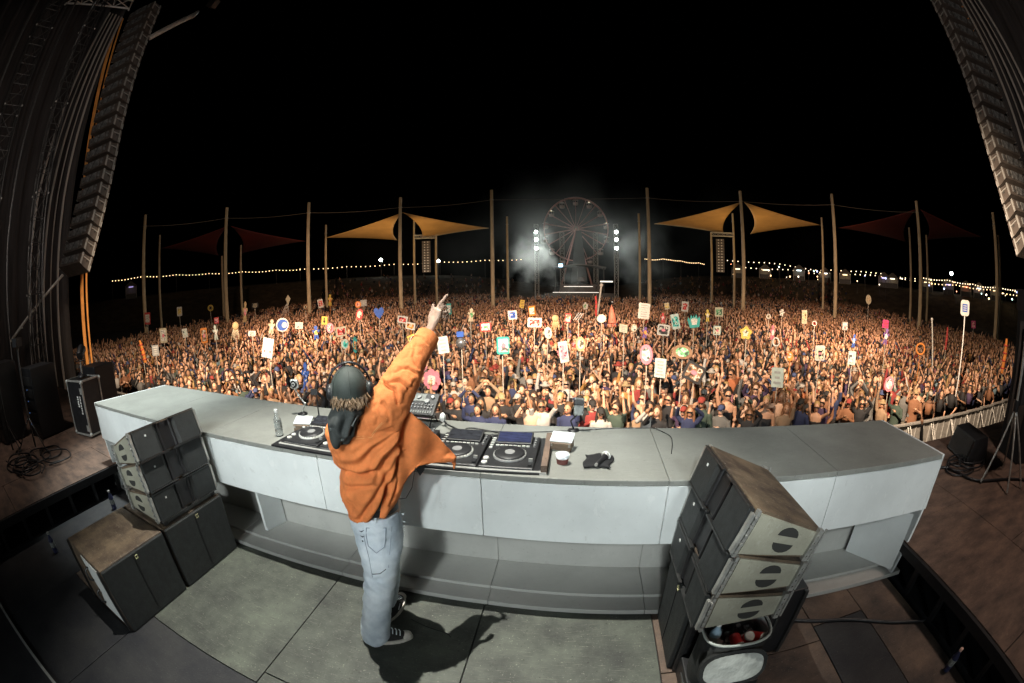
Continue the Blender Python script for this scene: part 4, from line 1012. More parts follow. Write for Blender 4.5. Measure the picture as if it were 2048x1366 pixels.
def truss(name, p0, p1, w, label, cat='truss', m=None, step=0.6, r=0.025, group='lattice trusses', up=V((0, 1, 0))):
    p0, p1 = V(p0), V(p1); ax = (p1 - p0); ln = ax.length; ax.normalize()
    a = ax.cross(up).normalized(); b2 = ax.cross(a).normalized()
    root = empty(name, p0, 0, label, cat, group)
    cs = [(a * sx + b2 * sy) * w / 2 for sx, sy in ((-1, -1), (1, -1), (1, 1), (-1, 1))]
    for c_ in cs: MB().cyl(c_, c_ + ax * ln, r, n=8).build('chord', m or M_DSTEEL, root)
    n_ = max(1, int(ln / step)); lc = MB()
    for k in range(n_):
        t0, t1 = k * ln / n_, (k + 1) * ln / n_
        for q in range(4):
            c1, c2 = cs[q], cs[(q + 1) % 4]
            lc.cyl(c1 + ax * t0, c2 + ax * (t1 if k % 2 else t1), r * 0.55, n=5); lc.cyl(c1 + ax * t1, c2 + ax * t1, r * 0.5, n=5)
    lc.build('lacing', m or M_DSTEEL, root, stuff=True)
    bl_ = MB()
    for k in range(0, n_ + 1, 4):
        for c_ in cs: bl_.ball(c_ * 1.12 + ax * (k * ln / n_), r * 1.2, 6, 4)
    bl_.build('coupler', M_ALU, root, stuff=True)
    return root
truss('truss_tower', (-12.6, 1.3, DZ), (-12.6, 1.3, 15), 0.62, 'black lattice tower left of the drape')
truss('truss_tower', (-11.9, 3.0, DZ), (-11.9, 3.0, 15), 0.4, 'slim black lattice tower beside the left speaker column')
truss('roof_truss', atd(140, -14, 13.5), atd(268, -2, 13.0), 0.5, 'pale roof truss above the left speaker column', m=M_ALU, up=V((0, 0, 1)), r=0.04)
for i, (a, b2, lb) in enumerate((((-12.7, 4.3, 3.25), (-13.2, 2.3, 1.75), 'pair of pale brace pipes below the left speaker column'),)):
    e = empty('brace_pipe', a, 0, lb, 'pipe', 'brace pipes')
    dlt = V(b2) - V(a)
    for off in (V((0, 0, 0)), V((0.10, -0.06, 0.0))): MB().cyl(off, off + dlt, 0.03, n=8).build('pipe', M_ALU, e)
    MB().box(dlt * 0.8, (0.22, 0.10, 0.07)).build('clamp', M_STEEL, e)
for x, y, h, lb in ((-9.9, 0.4, 13, 'grey hanging cable loom at the far left'), (-11.2, 1.9, 13, 'grey pipe in front of the left lattice tower')):
    tag(MB().tube([(x, y, DZ + 0.02), (x - 0.15, y, 4), (x + 0.05, y, 8), (x, y, h)], 0.035, 8).build('standing_pipe', M_DSTEEL), lb, 'pipe', 'standing pipes')
# moving light bracket at the top edge
e = empty('rigging_arm', (-11.45, 7.1, 11.95), 0, 'pale rigging arm with a lamp bracket at the top of the picture', 'bracket')
MB().cyl((-0.75, -1.25, -1.1), (0.0, 0, 0), 0.10, n=10).build('arm', M_ALU, e)
MB().torus((0.0, 0.0, 0.0), 0.16, 0.05, 24, 6, rot=RX(R(70))).build('ring', M_ALU, e)
MB().box((0.35, 0.45, 0.55), (0.5, 0.25, 0.35), rot=RY(R(35))).build('lamp_body', M_PA, e)

# flight case with lamp, left deck
fc = empty('flight_case', (-6.85, 2.55, DZ), R(12), 'black flight case with metal edges and white stencil marks', 'flight case')
MB().box((0, 0, 0.44), (0.52, 0.42, 0.80)).build('body', M_BLACK, fc)
for sx in (-1, 1):
    for sy in (-1, 1):
        MB().box((sx * 0.26, sy * 0.21, 0.44), (0.028, 0.028, 0.82)).build('edge_strip', M_STEEL, fc)
        for z in (0.05, 0.83): MB().ball((sx * 0.262, sy * 0.212, z), 0.032, 8, 6).build('corner', M_ALU, fc)
        MB().lathe([(0.03, 0), (0.03, 0.03)], (sx * 0.2, sy * 0.15, 0.005), 10).build('caster', M_BLACK, fc)
for z in (0.035, 0.845):
    for sy in (-1, 1): MB().box((0, sy * 0.21, z), (0.52, 0.026, 0.026)).build('edge_strip', M_STEEL, fc)
    for sx in (-1, 1): MB().box((sx * 0.26, 0, z), (0.026, 0.42, 0.026)).build('edge_strip', M_STEEL, fc)
mk = MB(); rr = random.Random(4)
for col_, xx, n_ in ((0, 0.05, 5), (1, 0.13, 7)):
    z = 0.62
    for k in range(n_):
        hh = rr.uniform(0.022, 0.036); mk.box((xx, -0.2115, z - hh / 2), (0.05 if col_ == 0 else 0.032, 0.003, hh)); z -= hh + 0.010
mk.build('stencil', M_WHITE, fc, stuff=True)
MB().box((0.2, -0.2125, 0.70), (0.07, 0.008, 0.09)).build('latch', M_STEEL, fc); MB().box((0.2, -0.2125, 0.14), (0.07, 0.008, 0.09)).build('latch', M_STEEL, fc)
sp = empty('stage_lamp', (-6.9, 2.58, DZ + 0.862), R(-40), 'small black stage lamp on a yoke standing on the flight case', 'lamp')
MB().lathe([(0.09, 0), (0.09, 0.02), (0.03, 0.04)], n=16).build('base', M_BLACK, sp)
MB().cyl((0, 0, 0.03), (0, 0, 0.22), 0.016).build('stem', M_STEEL, sp)
MB().lathe([(0.06, -0.12), (0.08, -0.08), (0.085, 0.10)], (-0.1, 0, 0.36), 16, rot=RY(R(-65))).build('can', M_BLACK, sp)
MB().lathe([(0.072, 0.101), (0.060, 0.103)], (-0.1, 0, 0.36), 16, rot=RY(R(-65))).build('lens', M_ALU, sp)
MB().tube([(0, -0.1, 0.36), (0, -0.1, 0.24), (0, 0.1, 0.24), (0, 0.1, 0.36)], 0.01, 6).build('yoke', M_BLACK, sp)
# dark equipment racks left
for x, y, w, d_, h, lb in ((-7.9, 1.9, 0.6, 0.6, 1.1, 'black equipment rack left of the flight case'), (-8.5, 1.1, 0.7, 0.6, 1.25, 'black dimmer rack at the far left of the deck'), (-7.6, 3.2, 0.6, 0.5, 0.9, 'black crate behind the flight case')):
    rk = empty('equipment_rack', (x, y, DZ), R(10), lb, 'rack', 'equipment racks')
    MB().box((0, 0, h / 2 + 0.01), (w, d_, h)).build('body', M_BLACK, rk, bevel=0.01)
    for k in range(5): MB().box((0.0, -d_ / 2 - 0.006, 0.15 + k * (h - 0.25) / 4.5), (w * 0.86, 0.012, (h - 0.3) / 6)).build('rack_unit', M_DSTEEL, rk)
    lk = MB()
    for k in range(4): lk.ball((-w * 0.3 + 0.05 * k, -d_ / 2 - 0.014, 0.2 + k * 0.19), 0.006, 6, 4)
    lk.build('indicator', mat('led_blue', (0.15, 0.35, 0.9), 0.4, emit=0.8), rk, stuff=True)
# stands with vertical chrome poles
for x, y, h, lb in ((-7.1, 1.35, 1.5, 'thin black lamp stand near the coiled cables'), (-7.45, 0.9, 1.9, 'taller black lamp stand at the left edge')):
    s_ = empty('lamp_stand', (x, y, DZ), R(20), lb, 'stand', 'lamp stands')
    MB().cyl((0, 0, 0.05), (0, 0, h), 0.018).build('pole', M_DSTEEL, s_)
    for k in range(3):
        a = 2 * math.pi * k / 3; MB().cyl((0.4 * math.cos(a), 0.4 * math.sin(a), 0.012), (0, 0, 0.5), 0.012, n=8).build('leg', M_DSTEEL, s_)
    MB().box((0, 0, h + 0.06), (0.16, 0.14, 0.12)).build('head', M_BLACK, s_)
# cable heap on the left deck and runs on the floor
rr = random.Random(21)
for k in range(9):
    cx, cy = -6.35 + rr.uniform(-0.5, 0.3), 1.25 + rr.uniform(-0.45, 0.6); pts = []
    a0 = rr.uniform(0, 6)
    for q in range(9):
        a = a0 + q * 0.9; r_ = 0.16 + 0.12 * rr.random(); pts.append((cx + r_ * math.cos(a) * 1.5, cy + r_ * math.sin(a), DZ + 0.012 + 0.02 * (k % 3)))
    cable('coiled_cable', pts, 0.011, 'loop of black cable in the heap on the left deck', 'coiled cables on the left deck', M_BLACK)
cable('floor_cable', [(1.55, 1.85, 0.015), (1.8, 1.74, 0.014), (2.1, 1.63, 0.014), (2.45, 1.42, 0.014), (2.72, 1.28, 0.02)], 0.014, 'thick black cable running from the right stack to the side deck', 'floor cables')
cable('floor_cable', [(3.5, 3.0, DZ + 0.014), (4.4, 2.9, DZ + 0.014), (4.6, 2.4, DZ + 0.014), (5.4, 2.0, DZ + 0.014), (6.2, 1.2, DZ + 0.014)], 0.016, 'thick black cable curving across the right deck', 'floor cables')
for k in range(5):
    cx, cy = 4.65 + 0.1 * k, 2.75 + 0.07 * (k % 3)
    pts = [(cx + 0.3 * math.cos(q * 0.8 + k), cy + 0.17 * math.sin(q * 0.8 + k), DZ + 0.012 + 0.012 * k) for q in range(9)]
    cable('coiled_cable', pts, 0.011, 'loop of black cable on the right deck by the tripod', 'coiled cables on the right deck', M_BLACK)
for p, h, lb in (((-4.75, 1.75, 0), 0.22, 'small chrome spray can by the left deck edge'), ((-4.55, 0.62, 0), 0.2, 'small blue white bottle standing under the left deck')):
    bottle(p, lb, 1.1, mat('bottle_navy', (0.03, 0.035, 0.09), 0.3), M_STEEL)
bottle((2.62, 0.72, 0.0), 'small bottle with pale cap lying dark by the right deck edge', 1.0, mat('bottle_navy', (0.05, 0.06, 0.25), 0.3), mat('cap_peach', (0.8, 0.5, 0.4), 0.5))
tag(MB().box((0, 0, 0), (1.5, 0.03, 0.012)).build('edge_trim', M_ALU, None, (-3.6, -0.42, 0.012), (0, 0, R(6))), 'silver trim strip on the dark floor at the lower left', 'trim strip')
# tripod and dark wedges, right deck
tp = empty('tripod', (5.05, 2.25, DZ), 0, 'black tripod stand with silver legs on the right deck', 'tripod')
for k, a in enumerate((170, 235, 290, 20)):
    MB().cyl((0.42 * math.cos(R(a)), 0.42 * math.sin(R(a)), 0.012), (0, 0, 0.82), 0.014, n=8).build('leg', M_STEEL, tp)
MB().cyl((0, 0, 0.70), (0, 0, 1.9), 0.02).build('column', M_STEEL, tp)
MB().lathe([(0.05, 0.78), (0.05, 0.9)], n=12).build('hub', M_BLACK, tp)
MB().box((0.22, 0.0, 1.25), (0.42, 0.14, 0.80)).build('panel', M_BLACKM, tp)
MB().box((0.1, 0.05, 1.95), (0.34, 0.2, 0.22)).build('head', M_BLACK, tp)
wd = empty('floor_monitor', (5.4, 2.95, DZ), R(160), 'dark wedge monitor on the right deck behind the tripod', 'monitor')
MB().prism([V((0, -0.3, 0)), V((0.45, -0.3, 0)), V((0.35, -0.3, 0.3)), V((0.1, -0.3, 0.34))], (0, 0.6, 0)).build('cabinet', M_BLACK, wd, bevel=0.01)
MB().box((0.41, 0, 0.16), (0.01, 0.52, 0.26), rot=RY(R(-18))).build('grille', M_GRILLE, wd)
for x, y, w, h, lb in ((6.3, 2.5, 0.7, 1.9, 'tall black cabinet at the right edge behind the tripod'),):
    ck = empty('black_cabinet', (x, y, DZ), R(-20), lb, 'cabinet')
    MB().box((0, 0, h / 2 + 0.005), (w, 0.6, h)).build('body', M_BLACKM, ck); MB().box((-w / 2 - 0.006, 0, h * 0.55), (0.01, 0.4, h * 0.7)).build('door', M_BLACK, ck)
    MB().box((-w / 2 - 0.014, -0.2, h * 0.5), (0.02, 0.03, 0.1)).build('handle', M_DSTEEL, ck)
# crowd barriers
def barrier(label):
    W = 1.2
    r = empty('crowd_barrier', (0, 0, 0), 0, label, 'barrier', 'crowd barriers')
    MB().box((0, -0.03, 1.12), (W - 0.02, 0.10, 0.05)).build('top_rail', M_ALU, r)
    for x in (-W / 2 + 0.03, W / 2 - 0.03): MB().box((x, 0, 0.57), (0.05, 0.05, 1.06)).build('post', M_ALU, r)
    for x in (-0.2, 0.2): MB().box((x, 0, 0.57), (0.03, 0.03, 1.06)).build('upright', M_ALU, r)
    MB().box((0, 0.02, 0.58), (W - 0.1, 0.006, 1.02)).build('mesh_panel', mat('barrier_sheet', (0.30, 0.29, 0.27), 0.5, 0.0, var=0.3, scale=8), r)
    MB().box((0, -0.35, 0.02), (W - 0.02, 0.75, 0.02)).build('foot_plate', M_DSTEEL, r)
    for x in (-W / 2 + 0.05, W / 2 - 0.05): MB().cyl((x, -0.02, 1.05), (x, -0.7, 0.03), 0.02, n=6).build('brace', M_ALU, r)
    return r
bp = None
BY = 7.9
xs = [-22.6 + 1.22 * k for k in range(10)] + [-10.4 + 1.22 * k for k in range(2)] + [6.2 + 1.22 * k for k in range(15)]
cntL = cntR = 0
for x in xs:
    o = bp if bp is None else copy_tree(bp)
    if o is None: o = bp = barrier('x')
    sd_ = 'left of the booth' if x < 0 else 'right of the booth'
    n_ = 0
    if x < 0: cntL += 1
    else: n_ = cntR = cntR + 1
    if x < 0: o['label'] = '%s grey barrier panel counted from the left end of the booth' % ['twelfth', 'eleventh', 'tenth', 'ninth', 'eighth', 'seventh', 'sixth', 'fifth', 'fourth', 'third', 'second', 'nearest'][cntL - 1]; o['group'] = 'crowd barriers left of the booth'
    else: o['label'] = '%s grey barrier panel counted from the right end of the booth' % (['nearest', 'second', 'third', 'fourth', 'fifth', 'sixth', 'seventh', 'eighth', 'ninth', 'tenth', 'eleventh', 'twelfth', 'thirteenth', 'fourteenth', 'fifteenth'][n_ - 1]); o['group'] = 'crowd barriers right of the booth'
    o.location = (x, BY + (0.02 * max(0, x - 10) ** 1.5 if x > 0 else 0), GZ); o.rotation_euler = (0, 0, 0)
# ------------------------------------------------------------------ poles, sails and lines over the field
M_POLE = mat('timber_pole', (0.50, 0.40, 0.26), 0.8, var=0.35, scale=3, stretch=(4, 4, 0.4))
def dirv(px, py): 
    d = ray(px, py); return math.atan2(d.x, d.y), math.atan2(d.z, math.hypot(d.x, d.y))
front_p = [(291, 430), (454, 415), (618, 405), (801, 395), (983, 380), (1294, 376), (1480, 382), (1663, 388), (1832, 402), (1985, 425)]
rear_p = [(320, 470), (444, 512), (482, 490), (652, 450), (828, 440), (872, 440), (1014, 433), (1277, 427), (1422, 465), (1465, 427), (1643, 435), (1818, 455), (1852, 470), (1996, 470)]
pole_lab_f = ['front row timber pole at the far left, unlit', 'front row pole through the left red sail', 'front row pole between red and orange sails', 'front row pole through the gap of the left orange sail', 'front row pole left of the big wheel', 'front row pole right of the big wheel', 'front row pole through the gap of the right orange sail', 'front row pole right of the right orange sail', 'front row pole through the dark right sail', 'front row pole beside the right speaker column']
FT = []
def pole(px, py, D, r, lb, grp):
    p = atd(px, py, D); e = empty('timber_pole', (p.x, p.y, GZ), 0, lb, 'pole', grp)
    h = p.z - GZ
    lean = V((rnd.uniform(-0.12, 0.12), rnd.uniform(-0.1, 0.1), 0))
    MB().tube([V((0, 0, -0.2)) , V((0, 0, h * 0.5)) + lean * 0.4, V((0, 0, h))], [r * 1.15, r, r * 0.82], 10).build('shaft', M_POLE, e)
    MB().torus((0, 0, h - 1.1), r * 1.0, 0.035, 12, 5).build('ring_clamp', M_STEEL, e)
    return V((p.x, p.y, p.z))
for (x, y), lb in zip(front_p, pole_lab_f): FT.append(pole(x, y, 45, 0.20, lb, 'front row of timber poles'))
RT = []
rl_ = ['far left', 'left of the left red sail gap', 'right of the left red sail gap', 'at the tip of the left orange sail', 'left of the left delay speakers', 'right of the left delay speakers', 'just left of the far stage', 'just right of the far stage', 'left of the right delay speakers', 'right of the right delay speakers', 'at the tip of the right orange sail', 'left under the dark right sail', 'right under the dark right sail', 'far right']
for (x, y), lb in zip(rear_p, rl_): RT.append(pole(x, y, 58, 0.16, 'slimmer rear row pole ' + lb, 'rear row of timber poles'))
M_WIRE = mat('guy_wire', (0.16, 0.14, 0.12), 0.6)
def wire(a, b2, sag, r, lb):
    a, b2 = V(a), V(b2); pts = [a.lerp(b2, t / 10) - V((0, 0, sag * 4 * (t / 10) * (1 - t / 10))) for t in range(11)]
    return tag(MB().tube(pts, r, 5).build('guy_wire', M_WIRE), lb, 'wire', 'guy wires between poles')
wl_ = ['far left pole and red sail pole', 'red sail pole and its right neighbour', 'left orange sail pole and its left neighbour', 'left orange sail pole and the pole by the wheel', 'two poles either side of the wheel', 'pole right of the wheel and the right orange sail', 'right orange sail pole and its right neighbour', 'dark sail pole and its left neighbour']
for i in range(8):
    d = V((0, 0, 1.1)); wire(FT[i] - d, FT[i + 1] - d, 0.25, 0.022, 'thin wire strung between the ' + wl_[i])
M_SAIL = mat('sail_orange', (0.58, 0.36, 0.15), 0.9, var=0.15, scale=0.4, stretch=(1, 1, 3))
M_SAILR = mat('sail_dim_red', (0.11, 0.016, 0.013), 0.9, var=0.2, scale=0.4)  # dim red light on the outer sails is put into the fabric colour
def sail(A, B, C_, lb, m, dA=45.5, dB=57.5, dC=60):
    """triangle with inward curved edges: A at the near pole, B the outer tip, C_ the low inner corner"""
    a, b2, c_ = atd(*A, dA), atd(*B, dB), atd(*C_, dC)
    n_ = 22; idx = {}; vs = []; fs = []
    for i in range(n_ + 1):
        for j2 in range(n_ + 1 - i):
            u, v2 = i / n_, j2 / n_; w = 1 - u - v2      # u->B, v2->C, w->A
            p = a * w + b2 * u + c_ * v2
            p = p + (c_ - (a + b2) / 2) * (0.05 * 4 * u * w * (1 - v2))
            p = p + (b2 - (a + c_) / 2) * (0.085 * 4 * v2 * w * (1 - u))
            p = p + (a - (b2 + c_) / 2) * (0.035 * 4 * u * v2 * (1 - w))
            p.z -= 0.5 * 27 * u * v2 * w * 0.4
            idx[(i, j2)] = len(vs); vs.append(p)
    for i in range(n_):
        for j2 in range(n_ - i):
            fs.append((idx[(i, j2)], idx[(i + 1, j2)], idx[(i, j2 + 1)]))
            if j2 < n_ - i - 1: fs.append((idx[(i + 1, j2)], idx[(i + 1, j2 + 1)], idx[(i, j2 + 1)]))
    o = MB().add(vs, fs, 0, True).build('shade_sail', m); s_ = o.modifiers.new('t', 'SOLIDIFY'); s_.thickness = 0.03
    tag(o, lb, 'shade sail', 'shade sails over the crowd')
    return a, b2, c_
sail((806, 425), (650, 476), (795, 481), 'lit orange sail stretching left from the left orange pair', M_SAIL)
sail((806, 425), (978, 456), (842, 478), 'lit orange sail stretching right from the left orange pair', M_SAIL)
sail((1484, 404), (1308, 448), (1448, 468), 'lit orange sail stretching left of the right pair', M_SAIL)
sail((1488, 404), (1642, 450), (1500, 468), 'lit orange sail stretching right of the right pair', M_SAIL)
sail((456, 452), (322, 497), (438, 512), 'dimly lit red sail reaching left from the left red pair', M_SAILR)
sail((462, 452), (612, 482), (482, 507), 'dimly lit red sail reaching right from the left red pair', M_SAILR)
sail((1834, 418), (1676, 456), (1812, 484), 'very dimly lit red sail reaching left at the far right', M_SAILR)
sail((1840, 418), (1964, 474), (1852, 480), 'very dimly lit red sail reaching right at the far right', M_SAILR)
# uplights at the foot of the sails' poles
def uplight(px, py, D, tx, energy, color, lb):
    p = atd(px, py, D); e = empty('sail_uplight', (p.x, p.y, GZ + 1.9), 0, lb, 'lamp', 'sail uplights')
    MB().lathe([(0.12, 0), (0.17, 0.1), (0.17, 0.3)], n=12).build('housing', M_BLACK, e)
    MB().cyl((0, 0, -1.9), (0, 0, 0), 0.04, n=8).build('post', M_BLACK, e)
    t = atd(tx[0], tx[1], D + 8)
    lamp('sail_uplight_beam', 'SPOT', (p.x, p.y, GZ + 2.3), t, energy, color, 0.15, 95, 0.9)
for px, tx in ((801, (730, 450)), (801, (900, 450)), (1483, (1395, 440)), (1483, (1570, 440))):
    uplight(px + (-20 if tx[0] < px else 20), 600, 46.5, tx, 2300, (1.0, 0.62, 0.25), 'small uplight below the orange sail, %s side' % ('left' if tx[0] < px else 'right') + (' of the left pair' if px < 1000 else ' of the right pair'))
for px, tx, en in ((456, (400, 480), 110), (456, (530, 480), 190), (1834, (1770, 450), 60), (1834, (1900, 450), 40)):
    uplight(px + (-16 if tx[0] < px else 16), 600, 46.5, tx, en, (1.0, 0.30, 0.14), 'dim uplight below the %s red sail, %s side' % ('left' if px < 1000 else 'dark right', 'left' if tx[0] < px else 'right'))
# delay speakers hung between rear poles
for (x, y0, y1), lb, (pa_, pb_) in (((853, 482, 545), 'dark delay speaker column below the left orange sail', (4, 5)), ((1441, 478, 545), 'dark delay speaker column below the right orange sail', (8, 9))):
    top_, bot_ = atd(x, y0, 58), atd(x, y1, 58); e = empty('delay_speakers', bot_, math.atan2(-bot_.x, bot_.y), lb, 'speaker', 'delay speaker columns')
    n_ = 12; hh = (top_.z - bot_.z) / n_
    for k in range(n_):
        c_ = MB().box((0, 0, hh * (k + 0.5)), (1.15, 0.6, hh * 0.86)).build('box', M_PA, e)
        for s in (-1, 1): MB().box((s * 0.22, -0.31, hh * (k + 0.5)), (0.12, 0.02, hh * 0.4)).build('grip', M_ALU, c_)
    a, b2 = RT[pa_], RT[pb_]
    zt = top_.z + 0.6
    tr_ = truss('crossbar_truss', (a.x, a.y, zt), (b2.x, b2.y, zt), 0.45, 'horizontal truss carrying the %s delay speakers' % ('left' if x < 1000 else 'right'), up=V((0, 0, 1)), m=M_ALU, r=0.05)

# ------------------------------------------------------------------ big wheel and far stage
wc = atd(1152, 458, 95); WR = 7.15
fw = empty('ferris_wheel', (wc.x, wc.y, GZ), 0, 'ferris wheel with thin spokes behind the far stage', 'ferris wheel')
hz = wc.z - GZ
M_WHEEL = mat('wheel_steel', (0.60, 0.36, 0.34), 0.6, 0.0)
for yy in (-0.55, 0.55): MB().torus((0, yy, hz), WR, 0.10, 64, 6, rot=RX(R(90))).build('rim', M_WHEEL, fw)
MB().lathe([(0.5, -0.8), (0.5, 0.8)], (0, 0, hz), 16, rot=RX(R(90))).build('hub', M_STEEL, fw)
spk = MB()
for yy in (-0.55, 0.55): spk.cyl((0.3, yy, 0), (WR, yy, 0), 0.055, n=6)
spm = spk.mesh('spoke', M_WHEEL)
for k in range(18): link('spoke', spm, None, fw, (0, 0, hz), (0, R(20 * k + 10), 0))
gm = MB(); gm.lathe([(0.15, -1.15), (0.55, -1.1), (0.6, -0.55)], n=12); gm.lathe([(0.7, 0.05), (0.1, 0.38)], n=12)
for q in range(4): gm.cyl((0.5 * math.cos(q * 1.57), 0.5 * math.sin(q * 1.57), -0.6), (0.5 * math.cos(q * 1.57), 0.5 * math.sin(q * 1.57), 0.1), 0.035, n=5)
gmm = gm.mesh('gondola', mat('gondola_pale', (0.5, 0.45, 0.42), 0.5, var=0.2))
lpm = MB().ball((0, -0.72, 0.1), 0.11, 8, 6).mesh('gondola_lamp', mat('lamp_warm', (1.0, 0.85, 0.6), 0.4, emit=3.0))
for k in range(14):
    a = 2 * math.pi * k / 14 + 0.22; go = link('gondola', gmm, None, fw, (WR * math.cos(a) * 0.97, 0, hz + WR * math.sin(a) * 0.97 - 0.35))
    if k in (2, 5, 0): link('gondola_lamp', lpm, None, go)
for yy in (-1.0, 1.0):
    for s in (-1, 1): MB().cyl((0, yy * 0.9, hz), (s * 4.2, yy * 1.6, 0), 0.16, n=8).build('support_leg', M_WHEEL, fw)
fs_ = empty('far_stage', (atd(1160, 585, 80).x, 80, GZ), 0, 'small far stage with pale edge strips in front of the wheel', 'stage')
M_STRIP = mat('strip_lamp', (1.0, 0.93, 0.82), 0.4, emit=1.3)
MB().box((0, 2, 0.9), (13, 5, 1.8)).build('platform', M_BLACK, fs_)
for z, w, x in ((1.95, 8.6, -0.8), (3.05, 5.4, -0.3)): MB().box((x, -0.55, z), (w, 0.08, 0.10)).build('edge_strip', M_STRIP, fs_)
MB().box((0.2, 3.0, 2.6), (8, 3, 1.6)).build('riser', M_BLACK, fs_)
for x in (-6.5, 6.0): MB().box((x, -1.0, 0.25), (2.4, 0.08, 0.10)).build('side_strip', M_STRIP, fs_)
MB().box((5.0, 0.0, 4.0), (2.4, 0.1, 0.25)).build('ledge_strip', M_STRIP, fs_)
cv = MB(); n_ = 14
lo = [V((-5 + 10 * k / n_, 0.3 + 0.9 * math.cos(math.pi * (k / n_ - 0.5)), 6.6 + 0.55 * math.sin(math.pi * k / n_))) for k in range(n_ + 1)]
for k in range(n_):
    a, b2 = lo[k], lo[k + 1]; cv.hexa([a, b2, b2 + V((0, 3, -0.3)), a + V((0, 3, -0.3))], [p + V((0, 0, 0.14)) for p in (a, b2, b2 + V((0, 3, -0.3)), a + V((0, 3, -0.3)))])
cv.build('canopy', mat('canopy_grey', (0.24, 0.24, 0.24), 0.6), fs_)
for x in (-4.6, -0.3, 3.2, 4.6): MB().cyl((x, 1.2, 1.8), (x, 1.2, 6.6), 0.09, n=8).build('canopy_post', M_DSTEEL, fs_)
pr_ = MB().box((0.3, 1.0, 4.4), (1.5, 0.5, 0.9)).build('console', M_BLACK, fs_)
MB().box((-3.6, 0.1, 7.0), (0.75, 0.1, 0.6)).build('blue_lamp', mat('lamp_blue', (0.45, 0.75, 1.0), 0.4, emit=5.0), fs_)
MB().add([(-1.8, 3.4, 3.4), (1.6, 3.4, 3.4), (0.5, 3.6, 14), (-0.6, 3.6, 14)], [(0, 1, 2, 3)]).build('backdrop', mat('backdrop_blue', (0.06, 0.08, 0.09), 0.8), fs_)
M_FLOOD = mat('flood_lamp', (0.92, 1.0, 0.95), 0.3, emit=40.0)
for px, sd_ in ((1074, 'left'), (1233, 'right')):
    b0 = atd(px, 560, 80); t0 = atd(px, 455, 80)
    tw = truss('light_tower', (b0.x, b0.y, GZ), (b0.x, b0.y, t0.z + 0.6), 0.7, 'lattice light tower with three bright floodlights on the %s of the far stage' % sd_, 'light tower', M_STEEL, 1.0, 0.05, 'light towers of the far stage')
    for py in (465, 480, 497):
        z = atd(px, py, 80).z
        fl_ = MB().lathe([(0.36, 0), (0.30, 0.25)], (0, -0.5, z - GZ), 16, rot=RX(R(90))).build('floodlight', M_BLACK, tw)
        MB().lathe([(0.30, 0), (0.27, 0.02)], (0, -0.76, z - GZ), 16, rot=RX(R(90))).build('lens', M_FLOOD, fl_)
        lamp('floodlight_beam', 'SPOT', (b0.x, b0.y - 0.95, z), (b0.x * 0.4, 40, 2), 2600, (0.92, 1.0, 0.95), 0.25, 150, 0.9)
for px in (1125, 1192):
    b0 = atd(px, 560, 84); t0 = atd(px, 465, 84)
    truss('inner_tower', (b0.x, b0.y, GZ), (b0.x, b0.y, t0.z), 0.8, 'inner lattice tower of the far stage, %s of the wheel axle' % ('left' if px < 1150 else 'right'), 'light tower', M_STEEL, 1.0, 0.05, 'light towers of the far stage')

lamp('wheel_fill', 'SPOT', (wc.x - 2.5, wc.y - 9, 1.5), (wc.x, wc.y, hz + GZ + 0.5), 1500, (1.0, 0.78, 0.74), 0.3, 80, 0.8)  # added spot that brightens the spokes
# drifting smoke round the far stage
def smoke(name, c_, d_, dens, sc, seed, lb):
    o = MB().box((0, 0, 0), d_).build(name, None, None, c_)
    m = bpy.data.materials.new(name); m.use_nodes = True; nt = m.node_tree; nt.nodes.clear()
    out = nt.nodes.new('ShaderNodeOutputMaterial'); pv = nt.nodes.new('ShaderNodeVolumePrincipled'); nt.links.new(pv.outputs[0], out.inputs['Volume'])
    pv.inputs['Color'].default_value = (0.85, 0.86, 0.83, 1); pv.inputs['Anisotropy'].default_value = 0.2
    tc = nt.nodes.new('ShaderNodeTexCoord'); mp = nt.nodes.new('ShaderNodeMapping'); mp.inputs['Location'].default_value = (seed, seed * 2, 0)
    nt.links.new(tc.outputs['Object'], mp.inputs[0])
    nz = nt.nodes.new('ShaderNodeTexNoise'); nz.inputs['Scale'].default_value = sc; nz.inputs['Detail'].default_value = 4; nt.links.new(mp.outputs[0], nz.inputs['Vector'])
    rg = nt.nodes.new('ShaderNodeMapRange'); rg.inputs['From Min'].default_value = 0.47; rg.inputs['From Max'].default_value = 0.75; rg.inputs['To Max'].default_value = dens
    nt.links.new(nz.outputs['Fac'], rg.inputs[0])
    # fade towards the puff's outside
    ln = nt.nodes.new('ShaderNodeVectorMath'); ln.operation = 'DIVIDE'; ln.inputs[1].default_value = tuple(x / 2 for x in d_)
    nt.links.new(tc.outputs['Object'], ln.inputs[0])
    le = nt.nodes.new('ShaderNodeVectorMath'); le.operation = 'LENGTH'; nt.links.new(ln.outputs[0], le.inputs[0])
    fr_ = nt.nodes.new('ShaderNodeMapRange'); fr_.inputs['From Min'].default_value = 0.25; fr_.inputs['From Max'].default_value = 0.98; fr_.inputs['To Min'].default_value = 1; fr_.inputs['To Max'].default_value = 0
    nt.links.new(le.outputs['Value'], fr_.inputs[0])
    mu = nt.nodes.new('ShaderNodeMath'); mu.operation = 'MULTIPLY'; nt.links.new(rg.outputs[0], mu.inputs[0]); nt.links.new(fr_.outputs[0], mu.inputs[1])
    nt.links.new(mu.outputs[0], pv.inputs['Density']); o.data.materials.append(m)
    tag(o, lb, 'smoke', kind='stuff')
smoke('smoke', (-5.0, 73.5, 3.0), (17, 11, 19), 0.24, 0.24, 3.0, 'lit smoke rising left of the far stage')
smoke('smoke', (13.0, 74, 4.5), (17, 12, 15), 0.075, 0.22, 21.0, 'lit smoke drifting right of the far stage')
